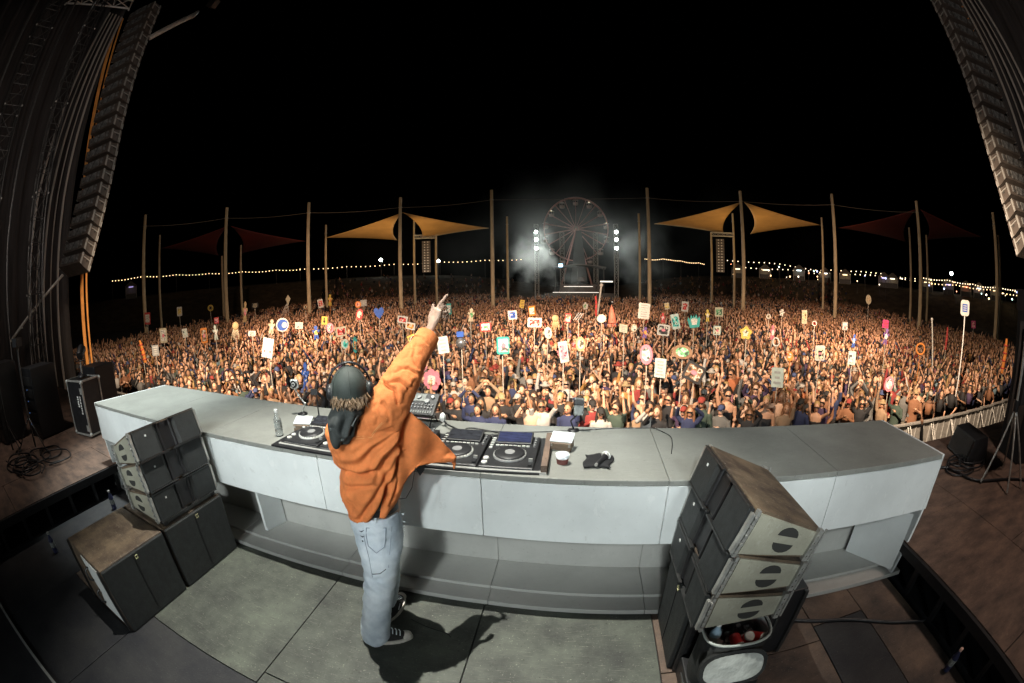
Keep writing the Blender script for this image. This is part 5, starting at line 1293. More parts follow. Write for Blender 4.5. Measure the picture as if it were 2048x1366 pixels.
smoke('smoke', (2, 71, 6.0), (120, 26, 34), 0.014, 0.06, 7.0, 'thin smoke veil before the wheel')

# ------------------------------------------------------------------ rising ground behind the field
def hill_z(az, D):
    c = 1.0 - 0.75 * math.exp(-((az - R(1)) / R(11)) ** 2)
    t = min(1, max(0, (D - 88) / 22)); t = t * t * (3 - 2 * t)
    return GZ - 0.05 + (6.0 * t + 0.9 * min(1, max(0, (D - 110) / 30))) * c
vs = []; fs = []; na, nr = 80, 14
for i in range(nr + 1):
    for j2 in range(na + 1):
        az = R(-84 + 168 * j2 / na); D = 86 + 46 * i / nr
        vs.append((D * math.sin(az), D * math.cos(az), hill_z(az, D) + 0.25 * noise.noise(V((az * 30, D * 0.2, 0)))))
for i in range(nr):
    for j2 in range(na): q = i * (na + 1) + j2; fs.append((q, q + 1, q + na + 2, q + na + 1))
hl = MB().add(vs, fs, 0, True).build('hill', mat('hill_dry_grass', (0.13, 0.095, 0.055), 0.95, var=0.5, scale=0.5, bump=0.3, bscale=3))
tag(hl, 'dry dark bank rising behind the field', 'hill', kind='structure')

# ------------------------------------------------------------------ string lights and stalls at the far edge
M_BULB = mat('bulb_warm', (1.0, 0.66, 0.33), 0.4, emit=3.4)
M_BULBW = mat('bulb_white', (1.0, 0.76, 0.48), 0.4, emit=3.6)
def light_string(pix, D, n_, r, lb, m=None, posts=True):
    P = [atd(x, y, D) for x, y in pix]; tot = [0]
    for a, b2 in zip(P[:-1], P[1:]): tot.append(tot[-1] + (b2 - a).length)
    def at(s):
        for i in range(len(P) - 1):
            if s <= tot[i + 1] or i == len(P) - 2:
                w = (s - tot[i]) / (tot[i + 1] - tot[i]); return P[i].lerp(P[i + 1], w)
    root = empty('light_string', (P[0].x, P[0].y, GZ), 0, lb, 'string lights', 'strings of bulbs at the field edge')
    off = V((P[0].x, P[0].y, GZ)); bb = MB(); wi = []
    for k in range(n_):
        s = tot[-1] * k / (n_ - 1); p = at(s) - off; p.z -= 0.25 * abs(math.sin(k * math.pi / 10)); wi.append(p + V((0, 0, 0.15)))
        bb.ball(p, r * 1.05, 6, 4)
    bo = bb.build('bulbs', m or M_BULB, root); bo['kind'] = 'stuff'
    MB().tube(wi, 0.03, 4).build('cable', M_BLACK, root)
    if posts:
        for k in range(0, n_, 10): MB().cyl((wi[k].x, wi[k].y, 0), wi[k], 0.06, n=5).build('post', M_DSTEEL, root)
light_string([(225, 562), (270, 554), (420, 547), (520, 542), (600, 538)], 110, 58, 0.115, 'long string of warm bulbs at the left field edge')
light_string([(600, 538), (700, 533), (800, 528), (845, 526)], 112, 27, 0.125, 'string of bulbs between the left red and orange sails')
light_string([(880, 524), (960, 521), (1042, 518)], 112, 19, 0.125, 'string of bulbs ending at the left of the far stage')
light_string([(1290, 518), (1340, 518), (1362, 522), (1408, 527)], 112, 34, 0.11, 'dense string of bulbs right of the far stage')
light_string([(1455, 521), (1530, 524), (1640, 540), (1720, 541), (1800, 553), (1830, 556)], 118, 38, 0.13, 'upper string of bulbs over the stalls', M_BULBW)
light_string([(1470, 533), (1560, 538), (1640, 546), (1740, 548), (1830, 560)], 112, 36, 0.13, 'lower string of bulbs along the stalls', M_BULBW)
light_string([(1842, 555), (1900, 561), (1960, 571), (2040, 580)], 106, 40, 0.12, 'upper string of bulbs at the far right', M_BULBW)
light_string([(1842, 563), (1920, 571), (1990, 581), (2040, 591)], 102, 30, 0.12, 'lower string of bulbs at the far right', M_BULB)
M_TENT = mat('stall_canvas', (0.35, 0.32, 0.28), 0.85, var=0.2)
stall_c = [((1475, 545), (1.0, 0.75, 0.45), 'warm lit', 2.2), ((1530, 545), (1.0, 0.8, 0.5), 'amber lit', 2.0), ((1598, 541), (0.75, 0.95, 1.0), 'white lit tall', 2.6), ((1650, 551), (0.95, 0.95, 0.9), 'pale lit', 2.2), ((1690, 556), (1.0, 0.75, 0.4), 'yellow lit', 1.8), ((1768, 556), (0.55, 0.5, 1.0), 'violet lit', 1.6), ((1785, 560), (1.0, 0.85, 0.55), 'cream lit', 2.2), ((1855, 568), (1.0, 0.8, 0.5), 'gold lit', 2.0), ((1897, 572), (0.55, 0.5, 1.0), 'purple lit', 1.6), ((1932, 577), (1.0, 0.25, 0.12), 'red lit', 2.2), ((1958, 580), (0.9, 0.92, 1.0), 'cool white lit', 1.6), ((1992, 584), (1.0, 0.8, 0.45), 'honey lit', 1.8), ((262, 574), (0.55, 0.45, 0.9), 'dim purple lit far left', 0.5), ((1208, 545), (0.9, 0.85, 0.8), 'dim lit hidden', 0.4)]
for (px, py), c_, nm, st_ in stall_c[:-1]:
    p = atd(px, py, 108); hb_ = hill_z(math.atan2(p.x, p.y), 108); s_ = empty('market_stall', (p.x, p.y, hb_), math.atan2(-p.x, p.y), nm + ' stall at the far edge of the field', 'stall', 'stalls at the field edge')
    zt = max(2.4, p.z - hb_ + 0.25)
    w = 3.2
    MB().hexa([(-w / 2, -1.2, zt), (w / 2, -1.2, zt), (w / 2, 1.2, zt), (-w / 2, 1.2, zt)], [(-0.2, -0.2, zt + 1.1), (0.2, -0.2, zt + 1.1), (0.2, 0.2, zt + 1.1), (-0.2, 0.2, zt + 1.1)]).build('roof', M_TENT, s_)
    for sx in (-1, 1):
        for sy in (-1, 1): MB().cyl((sx * w / 2 * 0.95, sy * 1.1, 0), (sx * w / 2 * 0.95, sy * 1.1, zt), 0.06, n=6).build('post', M_ALU, s_)
    MB().box((0, 1.0, zt * 0.5), (w * 0.9, 0.06, zt * 0.9)).build('back_wall', M_TENT, s_)
    MB().box((0, -0.9, 0.55), (w * 0.9, 0.6, 1.1)).build('counter', M_BLACK, s_)
    MB().box((0, -0.2, zt - 0.25), (w * 0.4, 0.12, 0.22)).build('lamp_bar', mat('stall_lamp_' + nm.replace(' ', '_'), c_, 0.4, emit=st_ * 1.6), s_)
rs_ = random.Random(31)
for k_ in range(46):
    px = rs_.uniform(1455, 2040); base = 528 + max(0, (px - 1455)) * 0.075 + max(0, px - 1830) * 0.06
    p = atd(px, base + rs_.uniform(-3, 22), rs_.uniform(98, 112)); hb_ = hill_z(math.atan2(p.x, p.y), math.hypot(p.x, p.y))
    if p.z < hb_ + 0.6: p.z = hb_ + 0.8
    c_ = rs_.choice([(1.0, 0.62, 0.3), (1.0, 0.72, 0.4), (1.0, 0.66, 0.34), (1.0, 0.85, 0.65), (0.5, 0.55, 1.0), (1.0, 0.4, 0.2), (0.6, 0.9, 0.8)])
    e = empty('path_lamp', (p.x, p.y, hb_), 0, 'small lamp among the stalls on the right bank', 'lamp', 'small lamps on the right bank')
    MB().ball((0, 0, p.z - hb_), rs_.uniform(0.09, 0.24), 6, 4).build('bulb', mat('path_lamp_%d' % int(c_[2] * 100), c_, 0.4, emit=4.0), e)
    MB().cyl((0, 0, 0), (0, 0, p.z - hb_), 0.04, n=5).build('post', M_DSTEEL, e)
for px, py, lb, en in ((762, 520, 'bright work lamp on a mast above the left bulbs', 30), (877, 522, 'bright work lamp on a mast by the left delay speakers', 26), (1902, 547, 'bright work lamp on a mast at the far right', 30)):
    p = atd(px, py, 115); e = empty('work_lamp', (p.x, p.y, GZ), 0, lb, 'lamp', 'work lamps on masts')
    MB().cyl((0, 0, 0), (0, 0, p.z - GZ), 0.09, n=8).build('mast', M_DSTEEL, e)
    MB().ball((0, -0.2, p.z - GZ), 0.42, 10, 7).build('bulb', M_FLOOD, e)
    MB().box((0, 0.15, p.z - GZ + 0.05), (0.7, 0.25, 0.5)).build('housing', M_BLACK, e)
# ------------------------------------------------------------------ the crowd
rc = np.random.RandomState(42); rp = random.Random(42)
SK = [(0.60, 0.36, 0.24), (0.53, 0.30, 0.19), (0.46, 0.25, 0.15), (0.64, 0.41, 0.29), (0.30, 0.16, 0.09), (0.16, 0.085, 0.05)]
HA = [(0.035, 0.02, 0.012), (0.09, 0.045, 0.02), (0.19, 0.11, 0.045), (0.36, 0.24, 0.10), (0.02, 0.015, 0.012), (0.20, 0.09, 0.04)]
HN = ['dark brown', 'brown', 'light brown', 'blond', 'black', 'auburn']
TOPS = [((0.02, 0.02, 0.022), 'black'), ((0.40, 0.39, 0.37), 'white'), ((0.22, 0.03, 0.028), 'red'), ((0.025, 0.035, 0.09), 'navy'), ((0.13, 0.13, 0.125), 'grey'), ((0.28, 0.19, 0.12), 'tan'), ((0.045, 0.07, 0.055), 'dark green'), ((0.45, 0.20, 0.24), 'pink'), ((0.34, 0.18, 0.05), 'mustard'), ((0.22, 0.10, 0.05), 'rust brown'), ((0.06, 0.035, 0.08), 'purple'), ((0.16, 0.24, 0.28), 'teal'), ((0.36, 0.12, 0.05), 'orange'), ((0.62, 0.40, 0.28), 'skin toned')]
SLOTS = 7    # 0 skin, 1 hair, 2 top, 3 trousers, 4 dark (eyes, glasses), 5 hat, 6 lips and cheeks
class PM:
    def __init__(s): s.v = []; s.f = []; s.s = []
    def ring_loft(s, rings, slot, cap=True):
        b = len(s.v); n = len(rings[0])
        for r in rings: s.v += [tuple(p) for p in r]
        for i in range(len(rings) - 1):
            for j in range(n):
                a, c = b + i * n + j, b + i * n + (j + 1) % n
                s.f += [(a, c, c + n), (a, c + n, a + n)]; s.s += [slot, slot]
        if cap:
            for base, flip in ((b, True), (b + (len(rings) - 1) * n, False)):
                for j in range(1, n - 1):
                    t = (base, base + j, base + j + 1); s.f.append(t[::-1] if flip else t); s.s.append(slot)
    def ell(s, c, r, nu, nv, slot, rot=None):
        rings = []
        for i in range(nv + 1):
            t = math.pi * (0.06 + 0.88 * i / nv)
            q = [Vector((r[0] * math.sin(t) * math.cos(2 * math.pi * j / nu), r[1] * math.sin(t) * math.sin(2 * math.pi * j / nu), -r[2] * math.cos(t))) for j in range(nu)]
            if rot is not None: q = [rot @ p for p in q]
            rings.append([p + Vector(c) for p in q])
        s.ring_loft(rings, slot)
    def tube(s, pts, rs, n, slot):
        pts = [Vector(p) for p in pts]; rings = []; up = Vector((0.3, 1, 0.2)).normalized()
        for i, p in enumerate(pts):
            t = (pts[min(i + 1, len(pts) - 1)] - pts[max(i - 1, 0)]).normalized()
            a = t.cross(up).normalized(); b2 = a.cross(t)
            rings.append([p + a * rs[i] * math.cos(2 * math.pi * j / n) + b2 * rs[i] * math.sin(2 * math.pi * j / n) for j in range(n)])
        s.ring_loft(rings, slot)
    def box(s, c, d, slot):
        x, y, z = d[0] / 2, d[1] / 2, d[2] / 2
        s.ring_loft([[Vector(c) + Vector((-x, -y, q)), Vector(c) + Vector((x, -y, q)), Vector(c) + Vector((x, y, q)), Vector(c) + Vector((-x, y, q))] for q in (-z, z)], slot)
ARMS = ['both arms raised', 'right arm raised', 'left arm raised', 'arms down', 'hands clasped', 'hands overhead', 'holding phone', 'one fist up']
def make_person(rs, lod, arm, hairk, acc, female, bare):
    """faces -y, feet at z = 0, 1.72 m tall"""
    m = PM(); n1 = (10, 7, 5)[lod]; w = 0.92 if female else 1.05
    def ell_ring(cx, cy, a, b2, z): return [Vector((cx + a * math.cos(2 * math.pi * k / n1), cy + b2 * math.sin(2 * math.pi * k / n1), z)) for k in range(n1)]
    lean = rs.uniform(-0.03, 0.03)
    ts = 0 if bare == 2 else 2
    # legs and hips
    if lod == 0:
        for sx in (-1, 1):
            m.tube([(sx * 0.09, -0.05, 0.02), (sx * 0.09, 0.02, 0.10), (sx * 0.095, 0.0, 0.48), (sx * 0.09, 0.01, 0.90)], [0.05, 0.05, 0.062, 0.09], 7, 3)
            m.box((sx * 0.09, -0.06, 0.035), (0.09, 0.25, 0.07), 3)
    elif lod == 1:
        m.ring_loft([ell_ring(0, 0, 0.14, 0.09, 0.0), ell_ring(0, 0, 0.17 * w, 0.11, 0.86)], 3)
    rings = [ell_ring(0, 0, 0.165 * w, 0.115, 0.84), ell_ring(lean * 0.4, 0, 0.145 * w, 0.10, 1.05), ell_ring(lean * 0.7, 0, 0.175 * w, 0.115, 1.26), ell_ring(lean, 0.005, 0.195 * w, 0.095, 1.38), ell_ring(lean, 0.01, 0.085, 0.07, 1.455)]
    if lod == 2: rings = [rings[1], rings[3], rings[4]]
    if bare:      # strappy top: shoulders show skin
        k = 3 if lod < 2 else 2
        m.ring_loft(rings[:k], 2, True); m.ring_loft(rings[k - 1:], 0, True)
    else: m.ring_loft(rings, 2)
    hx = lean * 1.4
    m.tube([(hx, 0.01, 1.42), (hx, -0.005, 1.54)], [0.055, 0.05], max(5, n1 - 2), 0)
    hn = (10, 8, 6)[lod]; hv = (7, 5, 4)[lod]
    m.ell((hx, -0.012, 1.60), (0.076, 0.094, 0.112), hn, hv, 0)
    if lod < 2:
        m.ell((hx, -0.106, 1.587), (0.012, 0.016, 0.02), 5, 3, 0)
        m.box((hx, -0.097, 1.545), (0.038, 0.012, 0.010), 6)
        if acc != 1:
            for sx in (-1, 1): m.box((hx + sx * 0.031, -0.096, 1.615), (0.024, 0.012, 0.013), 4)
    if acc == 1: m.box((hx, -0.100, 1.617), (0.132, 0.022, 0.034), 4)          # sunglasses
    # hair
    if hairk == 0: m.ell((hx, 0.036, 1.655), (0.089, 0.098, 0.096), hn, hv, 1)                       # short
    elif hairk == 1:                                                                               # long
        m.ell((hx, 0.040, 1.650), (0.094, 0.100, 0.102), hn, hv, 1)
        for sx in (-1, 1): m.tube([(hx + sx * 0.075, 0.0, 1.63), (hx + sx * 0.092, -0.01, 1.50), (hx + sx * 0.10, -0.06, 1.32)], [0.034, 0.04, 0.024], 5, 1)
        if lod < 2: m.ell((hx, 0.07, 1.48), (0.09, 0.045, 0.16), max(5, hn - 3), 4, 1)
    elif hairk == 2:                                                                               # bun
        m.ell((hx, 0.036, 1.652), (0.089, 0.098, 0.097), hn, hv, 1); m.ell((hx, 0.05, 1.745), (0.045, 0.045, 0.04), max(5, hn - 4), 3, 1)
    elif hairk == 3:                                                                               # two buns
        m.ell((hx, 0.036, 1.652), (0.089, 0.098, 0.097), hn, hv, 1)
        for sx in (-1, 1): m.ell((hx + sx * 0.06, 0.02, 1.735), (0.036, 0.036, 0.034), max(5, hn - 4), 3, 1)
    if acc == 2:                                                                                   # cap
        m.ell((hx, 0.0, 1.665), (0.088, 0.102, 0.072), hn, hv, 5); m.box((hx, -0.125, 1.652), (0.13, 0.10, 0.014), 5)
    elif acc == 3: m.ell((hx, 0.0, 1.655), (0.165, 0.165, 0.018), hn, 3, 5); m.ell((hx, 0.0, 1.70), (0.082, 0.09, 0.068), hn, 3, 5)   # bucket or brim hat
    # arms
    na = (7, 5, 4)[lod]
    sleeve = 2 if (rs.rand() < 0.6 and not bare) else 0
    def arm_(sx, el, wr):
        sh = Vector((lean + sx * 0.185 * w, 0.005, 1.375)); el, wr = Vector(el), Vector(wr)
        m.tube([sh, sh.lerp(el, 0.5), el], [0.055, 0.048, 0.040], na, 2 if not bare else 0)
        m.tube([el, el.lerp(wr, 0.5), wr], [0.040, 0.034, 0.026], na, sleeve)
        d = (wr - el).normalized()
        if lod == 0:
            m.tube([wr, wr + d * 0.05, wr + d * 0.085], [0.026, 0.042, 0.036], na, 0)
            for q in range(4):
                o = Vector((-0.027 + 0.018 * q, 0, 0)); m.tube([wr + d * 0.075 + o, wr + d * (0.135 + 0.02 * (q in (1, 2))) + o * 1.25], [0.010, 0.008], 4, 0)
            m.tube([wr + d * 0.03, wr + d * 0.06 + Vector((-sx * 0.045, -0.01, 0)), wr + d * 0.09 + Vector((-sx * 0.058, -0.012, 0))], [0.013, 0.011, 0.008], 4, 0)
        else: m.tube([wr, wr + d * 0.08, wr + d * 0.16], [0.027, 0.042, 0.02], na, 0)
    j = lambda a: rs.uniform(-a, a)
    up = lambda sx: arm_(sx, (sx * (0.27 + j(0.06)), -0.10 + j(0.08), 1.55 + j(0.08)), (sx * (0.20 + j(0.13)), -0.16 + j(0.1), 1.82 + j(0.08)))
    down = lambda sx: arm_(sx, (sx * 0.25, 0.02, 1.10), (sx * (0.20 + j(0.04)), -0.14, 0.92 + j(0.1)))
    chest = lambda sx: arm_(sx, (sx * 0.27, -0.06, 1.13), (sx * 0.07, -0.24, 1.28 + j(0.08)))
    high = lambda sx: arm_(sx, (sx * 0.21, -0.06, 1.66), (sx * (0.14 + j(0.08)), -0.12, 1.95 + j(0.06)))
    if arm == 0: up(-1); up(1)
    elif arm == 1: high(-1); down(1)
    elif arm == 2: down(-1); high(1)
    elif arm == 3: down(-1); down(1)
    elif arm == 4: chest(-1); chest(1)
    elif arm == 5: arm_(-1, (-0.30, -0.02, 1.60), (-0.08, -0.08, 1.84)); arm_(1, (0.30, -0.02, 1.60), (0.08, -0.08, 1.84))
    elif arm == 6:
        arm_(-1, (-0.26, -0.20, 1.36), (-0.10, -0.32, 1.60)); down(1); m.box((-0.08, -0.34, 1.70), (0.075, 0.012, 0.15), 4)
    else: arm_(-1, (-0.28, -0.10, 1.44), (-0.24, -0.16, 1.70)); chest(1)
    return np.array(m.v), np.array(m.f, dtype=np.int64), np.array(m.s, dtype=np.int64)
def far_person(rs):
    m = PM(); ln = rs.uniform(-0.04, 0.04)
    ring = lambda a, b2, z: [Vector((ln + a * math.cos(2 * math.pi * k / 5), b2 * math.sin(2 * math.pi * k / 5), z)) for k in range(5)]
    m.ring_loft([ring(0.16, 0.11, 0.9), ring(0.20, 0.10, 1.38), ring(0.07, 0.06, 1.47)], 2)
    m.ell((ln, -0.015, 1.59), (0.085, 0.095, 0.12), 5, 3, 0); m.ell((ln, 0.035, 1.662), (0.102, 0.11, 0.105), 5, 2, 1); m.ell((ln, 0.05, 1.52), (0.11, 0.06, 0.16), 5, 2, 1) if rs.rand() < 0.55 else None
    for sx in (-1, 1):
        sl_ = 0 if rs.rand() < 0.45 else 2
        if rs.rand() < 0.28: m.tube([(sx * 0.2, 0, 1.36), (sx * rs.uniform(0.18, 0.32), -0.12, 1.58), (sx * rs.uniform(0.08, 0.3), -0.16, rs.uniform(1.8, 2.02))], [0.055, 0.04, 0.034], 3, 0)
        else: m.tube([(sx * 0.2, 0, 1.36), (sx * 0.24, -0.08, 1.05)], [0.06, 0.045], 3, sl_)
    return np.array(m.v), np.array(m.f, dtype=np.int64), np.array(m.s, dtype=np.int64)
VAR = {0: [], 1: [], 2: [], 3: []}
VAR[3] = [(far_person(rc), None) for _ in range(26)]
for lod, cnt in ((0, 24), (1, 30), (2, 22)):
    for k in range(cnt):
        arm = int(rc.choice(8, p=[0.13, 0.13, 0.12, 0.26, 0.16, 0.04, 0.07, 0.09])); fem = rc.rand() < 0.55
        hairk = int(rc.choice([1, 2, 3, 0], p=[0.66, 0.1, 0.06, 0.18])) if fem else 0
        acc = int(rc.choice(4, p=[0.46, 0.28, 0.18, 0.08])); bare = int(rc.rand() < (0.36 if fem else 0.08))
        VAR[lod].append((make_person(rc, lod, arm, hairk, acc, fem, bare), dict(arm=arm, hairk=hairk, acc=acc, fem=fem, bare=bare)))
# where people stand
spots = []
def fill(r0, r1, step, jit, keep=1.0):
    nr = int((r1 - r0) / step)
    for i in range(nr):
        r = r0 + (i + 0.5) * step; na = int(R(158) * r / step)
        for k in range(na):
            a = R(-79) + R(158) * (k + 0.5 + 0.5 * (i % 2)) / na
            if rp.random() > keep: continue
            rr_ = r + rp.uniform(-jit, jit) * step; aa = a + rp.uniform(-jit, jit) * step / r
            spots.append((rr_ * math.sin(aa), rr_ * math.cos(aa)))
fill(8.0, 22.0, 0.50, 0.34); fill(22.0, 46, 0.56, 0.4); fill(46, 104, 1.0, 0.45, 0.75)
ok = []
avoid = [(p.x, p.y) for p in FT + RT]
for x, y in spots:
    if y < BY + 0.55 + (0.02 * max(0, x - 10) ** 1.5 if x > 0 else 0) or x < -24 - 0.15 * y * 0 and y < 9.0: continue
    if x < -30 - 0.3 * y or x > 30 + 0.4 * y: continue
    if y > 66 and -14 < x < 17: continue
    if any(abs(x - ax) < 0.4 and abs(y - ay) < 0.4 for ax, ay in avoid): continue
    h = min(1.14, max(0.86, rp.gauss(1.0, 0.055)))
    dd_ = math.hypot(x, y); gz_ = GZ if dd_ < 86 else max(GZ, hill_z(math.atan2(x, y), dd_) - 0.02)
    if dd_ > 84 and rp.random() < (dd_ - 84) / 24: continue
    px, py = proj((x, y, gz_ + 1.62 * h))
    if not (140 < px < 2060): continue
    ok.append((x, y, h, px, py, gz_))
def desk_hides(px, py):
    pts = [(190, 800), (330, 770), (560, 803), (660, 815), (950, 848), (1300, 856), (1760, 840), (1885, 905)]
    if px < 190 or px > 1885: return False
    for (x0, y0), (x1, y1) in zip(pts[:-1], pts[1:]):
        if x0 <= px <= x1: return py > y0 + (y1 - y0) * (px - x0) / (x1 - x0) + 4
    return False
ok = [q for q in ok if not desk_hides(q[3], q[4] - 6)]
ok.sort(key=lambda q: math.hypot(q[0], q[1]))
def near_totem(px, py): return 640 < px < 830 and 700 < py < 860 and False
nearest = [q for q in ok if 190 < q[3] < 1990][:300]; nid = set(id(q) for q in nearest)
rest = [q for q in ok if id(q) not in nid]
# palettes
def palette(info):
    sk = rp.choices(range(6), [4, 5, 5, 3, 3, 2])[0]; ha = rp.choices(range(6), [8, 6, 3, 3, 7, 2])[0]; tp_ = rp.choices(range(14), [22, 3, 3, 6, 5, 2, 3, 1, 1, 4, 3, 1, 1, 1])[0]
    tr_ = rp.choice([(0.03, 0.03, 0.035), (0.06, 0.08, 0.14), (0.18, 0.16, 0.13), (0.02, 0.02, 0.02)])
    hat = rp.choice([(0.02, 0.02, 0.02), (0.34, 0.32, 0.29), (0.25, 0.04, 0.03), (0.05, 0.07, 0.16), (0.3, 0.22, 0.12)])
    return sk, ha, tp_, tr_, hat
# --- individuals
skm = [mat('skin_tone_%d' % i, c, 0.55) for i, c in enumerate(SK)]; ham = [mat('hair_tone_%d' % i, c, 0.6) for i, c in enumerate(HA)]
tpm = [mat('cloth_%s' % n.replace(' ', '_'), c, 0.85) for c, n in TOPS]; trm = {}
M_DARKF = mat('eye_dark', (0.015, 0.012, 0.012), 0.35); M_LIP = mat('lip_tone', (0.40, 0.14, 0.11), 0.5)
PART = {}
PSL = {'person': [0, 2, 3], 'hair': [1], 'top': [2], 'trousers': [3], 'hat': [5], 'eyes': [4], 'lips': [6]}
def fuse_all():
    """overlapping shapes of each part are fused into one continuous skin"""
    tmp = []
    for vi in range(len(VAR[0])):
        (v, f, s), info = VAR[0][vi]
        for nm, sl in PSL.items():
            sel = np.isin(s, sl)
            if not sel.any(): PART[(vi, nm)] = None; continue
            used, inv = np.unique(f[sel], return_inverse=True)
            me = bpy.data.meshes.new(nm); me.from_pydata(v[used].tolist(), [], inv.reshape(-1, 3).tolist())
            if nm in ('eyes', 'lips'): PART[(vi, nm)] = me; continue
            o = bpy.data.objects.new('tmp', me); COL.objects.link(o)
            m_ = o.modifiers.new('r', 'REMESH'); m_.mode = 'VOXEL'; m_.voxel_size = dict(person=0.0160, top=0.018, trousers=0.022, hair=0.0125, hat=0.0125)[nm]
            if nm in ('top', 'trousers'):
                d_ = o.modifiers.new('d', 'DISPLACE'); d_.strength = 0.013; d_.mid_level = 0.0
            sm_ = o.modifiers.new('s', 'SMOOTH'); sm_.iterations = 1
            tmp.append((vi, nm, o))
    dg = bpy.context.evaluated_depsgraph_get()
    for vi, nm, o in tmp:
        me = bpy.data.meshes.new_from_object(o.evaluated_get(dg)); me.name = nm; me.materials.clear()
        me.polygons.foreach_set('use_smooth', [True] * len(me.polygons)); PART[(vi, nm)] = me
    for vi, nm, o in tmp: bpy.data.objects.remove(o)
fuse_all()
def part_mesh(vi, slots, nm, mats):
    me = PART[(vi, nm)]
    if me is not None and not me.materials:
        for mm in mats: me.materials.append(mm)
    return me
labels_used = {}
def obj_mat(o, i, m):
    o.material_slots[i].link = 'OBJECT'; o.material_slots[i].material = m
HK = ['short', 'long', 'bunned', 'twin-bunned']
HKS = HK
for x, y, h, px, py, gz_ in nearest:
    vi = rp.randrange(len(VAR[0])); info = VAR[0][vi][1]; sk, ha, tp_, tr_, hat = palette(info)
    body = part_mesh(vi, [0], 'person', [skm[0]])
    o = link('person', body); obj_mat(o, 0, skm[sk])
    q_ = link('sunglasses' if info['acc'] == 1 else 'eyes', part_mesh(vi, [4], 'eyes', [M_DARKF]), None, o); q_['kind'] = 'stuff'
    link('lips', part_mesh(vi, [6], 'lips', [M_LIP]), None, o)
    face = math.atan2(-1.2 - x, -(2.4 - y)) 
    o.location = (x, y, GZ); o.scale = (h, h, h); o.rotation_euler = (0, 0, math.atan2(x + 1.2, y - 2) * -1 + rp.uniform(-0.35, 0.35))
    hm_ = part_mesh(vi, [1], 'hair', [ham[0]])
    if hm_: obj_mat(link('hair', hm_, None, o), 0, ham[ha])
    tm = part_mesh(vi, [2], 'top', [tpm[0]])
    if tm: obj_mat(link('top', tm, None, o), 0, tpm[tp_])
    tm = part_mesh(vi, [3], 'trousers', [tpm[0]])
    if tm: obj_mat(link('trousers', tm, None, o), 0, mat('trousers_%d' % int(tr_[2] * 100), tr_, 0.85))
    if info['acc'] >= 2:
        hm_ = part_mesh(vi, [5], 'hat', [tpm[0]]); obj_mat(link('hat', hm_, None, o), 0, mat('hat_%d' % int(hat[0] * 100), hat, 0.85))
    accs = ['', ', sunglasses', ', cap', ', hat'][info['acc']]
    base = '%s top, %s %s hair%s, %s' % (TOPS[tp_][1], HK[info['hairk']], HN[ha], accs, ARMS[info['arm']])
    labels_used.setdefault(base, []).append((o, px, py))
    tag(o, 'person in ' + base, 'person', 'people in the front rows')
places = ['by left barrier', 'behind left booth end', 'left of performer', 'behind performer', 'behind the players', 'behind the microphone', 'above right speakers', 'behind right booth end', 'by right barrier']
def place_of(px):
    for lim, nm in zip((280, 480, 640, 850, 1080, 1300, 1500, 1790, 9999), places):
        if px < lim: return nm
for base, lst in labels_used.items():
    if len(lst) > 1:
        seen = {}
        for o, px, py in lst:
            seen.setdefault(place_of(px), []).append((o, px, py))
        for nm, l2 in seen.items():
            l2.sort(key=lambda q: -q[2])
            for k, (o, px, py) in enumerate(l2):
                o['label'] = 'person in ' + base.replace(', arms down', '') + ', ' + nm + ('' if k == 0 else ', further back' if k == 1 else ', furthest back')
for q_ in [o for l2 in labels_used.values() for o, *_ in l2]:
    w_ = q_['label'].split()
    if len(w_) > 16: q_['label'] = ' '.join(w_).replace(' furthest back', ' rear').replace(' further back', ' behind').replace('one fist up, ', '').replace('hands clasped, ', '').replace('right arm raised, ', '').replace('left arm raised, ', '').replace('both arms raised, ', '').replace(' sunglasses,', '').replace(' arms down,', '')
# --- the mass behind them
cv_, cf_, cc_ = [], [], []; base_i = 0
for x, y, h, px, py, gz_ in rest:
    d = math.hypot(x, y); lod = 1 if d < 12.8 else 2 if d < 27 else 3
    (v, f, s), info = VAR[lod][rp.randrange(len(VAR[lod]))]
    a = -math.atan2(x + 1.2, y - 2) + rp.uniform(-0.4, 0.4); c, sn = math.cos(a) * h, math.sin(a) * h
    vv = np.empty_like(v); vv[:, 0] = v[:, 0] * c - v[:, 1] * sn + x; vv[:, 1] = v[:, 0] * sn + v[:, 1] * c + y; vv[:, 2] = v[:, 2] * h + gz_ + rp.uniform(-0.03, 0.05)
    sk, ha, tp_, tr_, hat = palette(info)
    pal = np.array([SK[sk], HA[ha], TOPS[tp_][0], tr_, (0.015, 0.012, 0.012), hat, (0.40, 0.14, 0.11)])
    cv_.append(vv); cf_.append(f + base_i); cc_.append(pal[s]); base_i += len(v)
cv_ = np.concatenate(cv_); cf_ = np.concatenate(cf_); cc_ = np.concatenate(cc_)
me = bpy.data.meshes.new('crowd')
me.vertices.add(len(cv_)); me.vertices.foreach_set('co', cv_.ravel())
me.loops.add(len(cf_) * 3); me.loops.foreach_set('vertex_index', cf_.ravel().astype(np.int32))
me.polygons.add(len(cf_)); me.polygons.foreach_set('loop_start', np.arange(0, len(cf_) * 3, 3, dtype=np.int32)); 
try: me.polygons.foreach_set('loop_total', np.full(len(cf_), 3, dtype=np.int32))
except Exception: pass
me.update(calc_edges=True)
at = me.color_attributes.new('Col', 'FLOAT_COLOR', 'CORNER')
col4 = np.ones((len(cf_) * 3, 4), dtype=np.float32); col4[:, :3] = np.repeat(cc_, 3, axis=0); at.data.foreach_set('color', col4.ravel())
me.polygons.foreach_set('use_smooth', np.ones(len(cf_), dtype=bool))
me.materials.append(attr_mat('crowd_colours'))
co = link('crowd', me); tag(co, 'dense festival crowd filling the field behind the front rows', 'crowd', kind='stuff')
print('people', len(nearest), len(rest), 'tris', len(cf_))
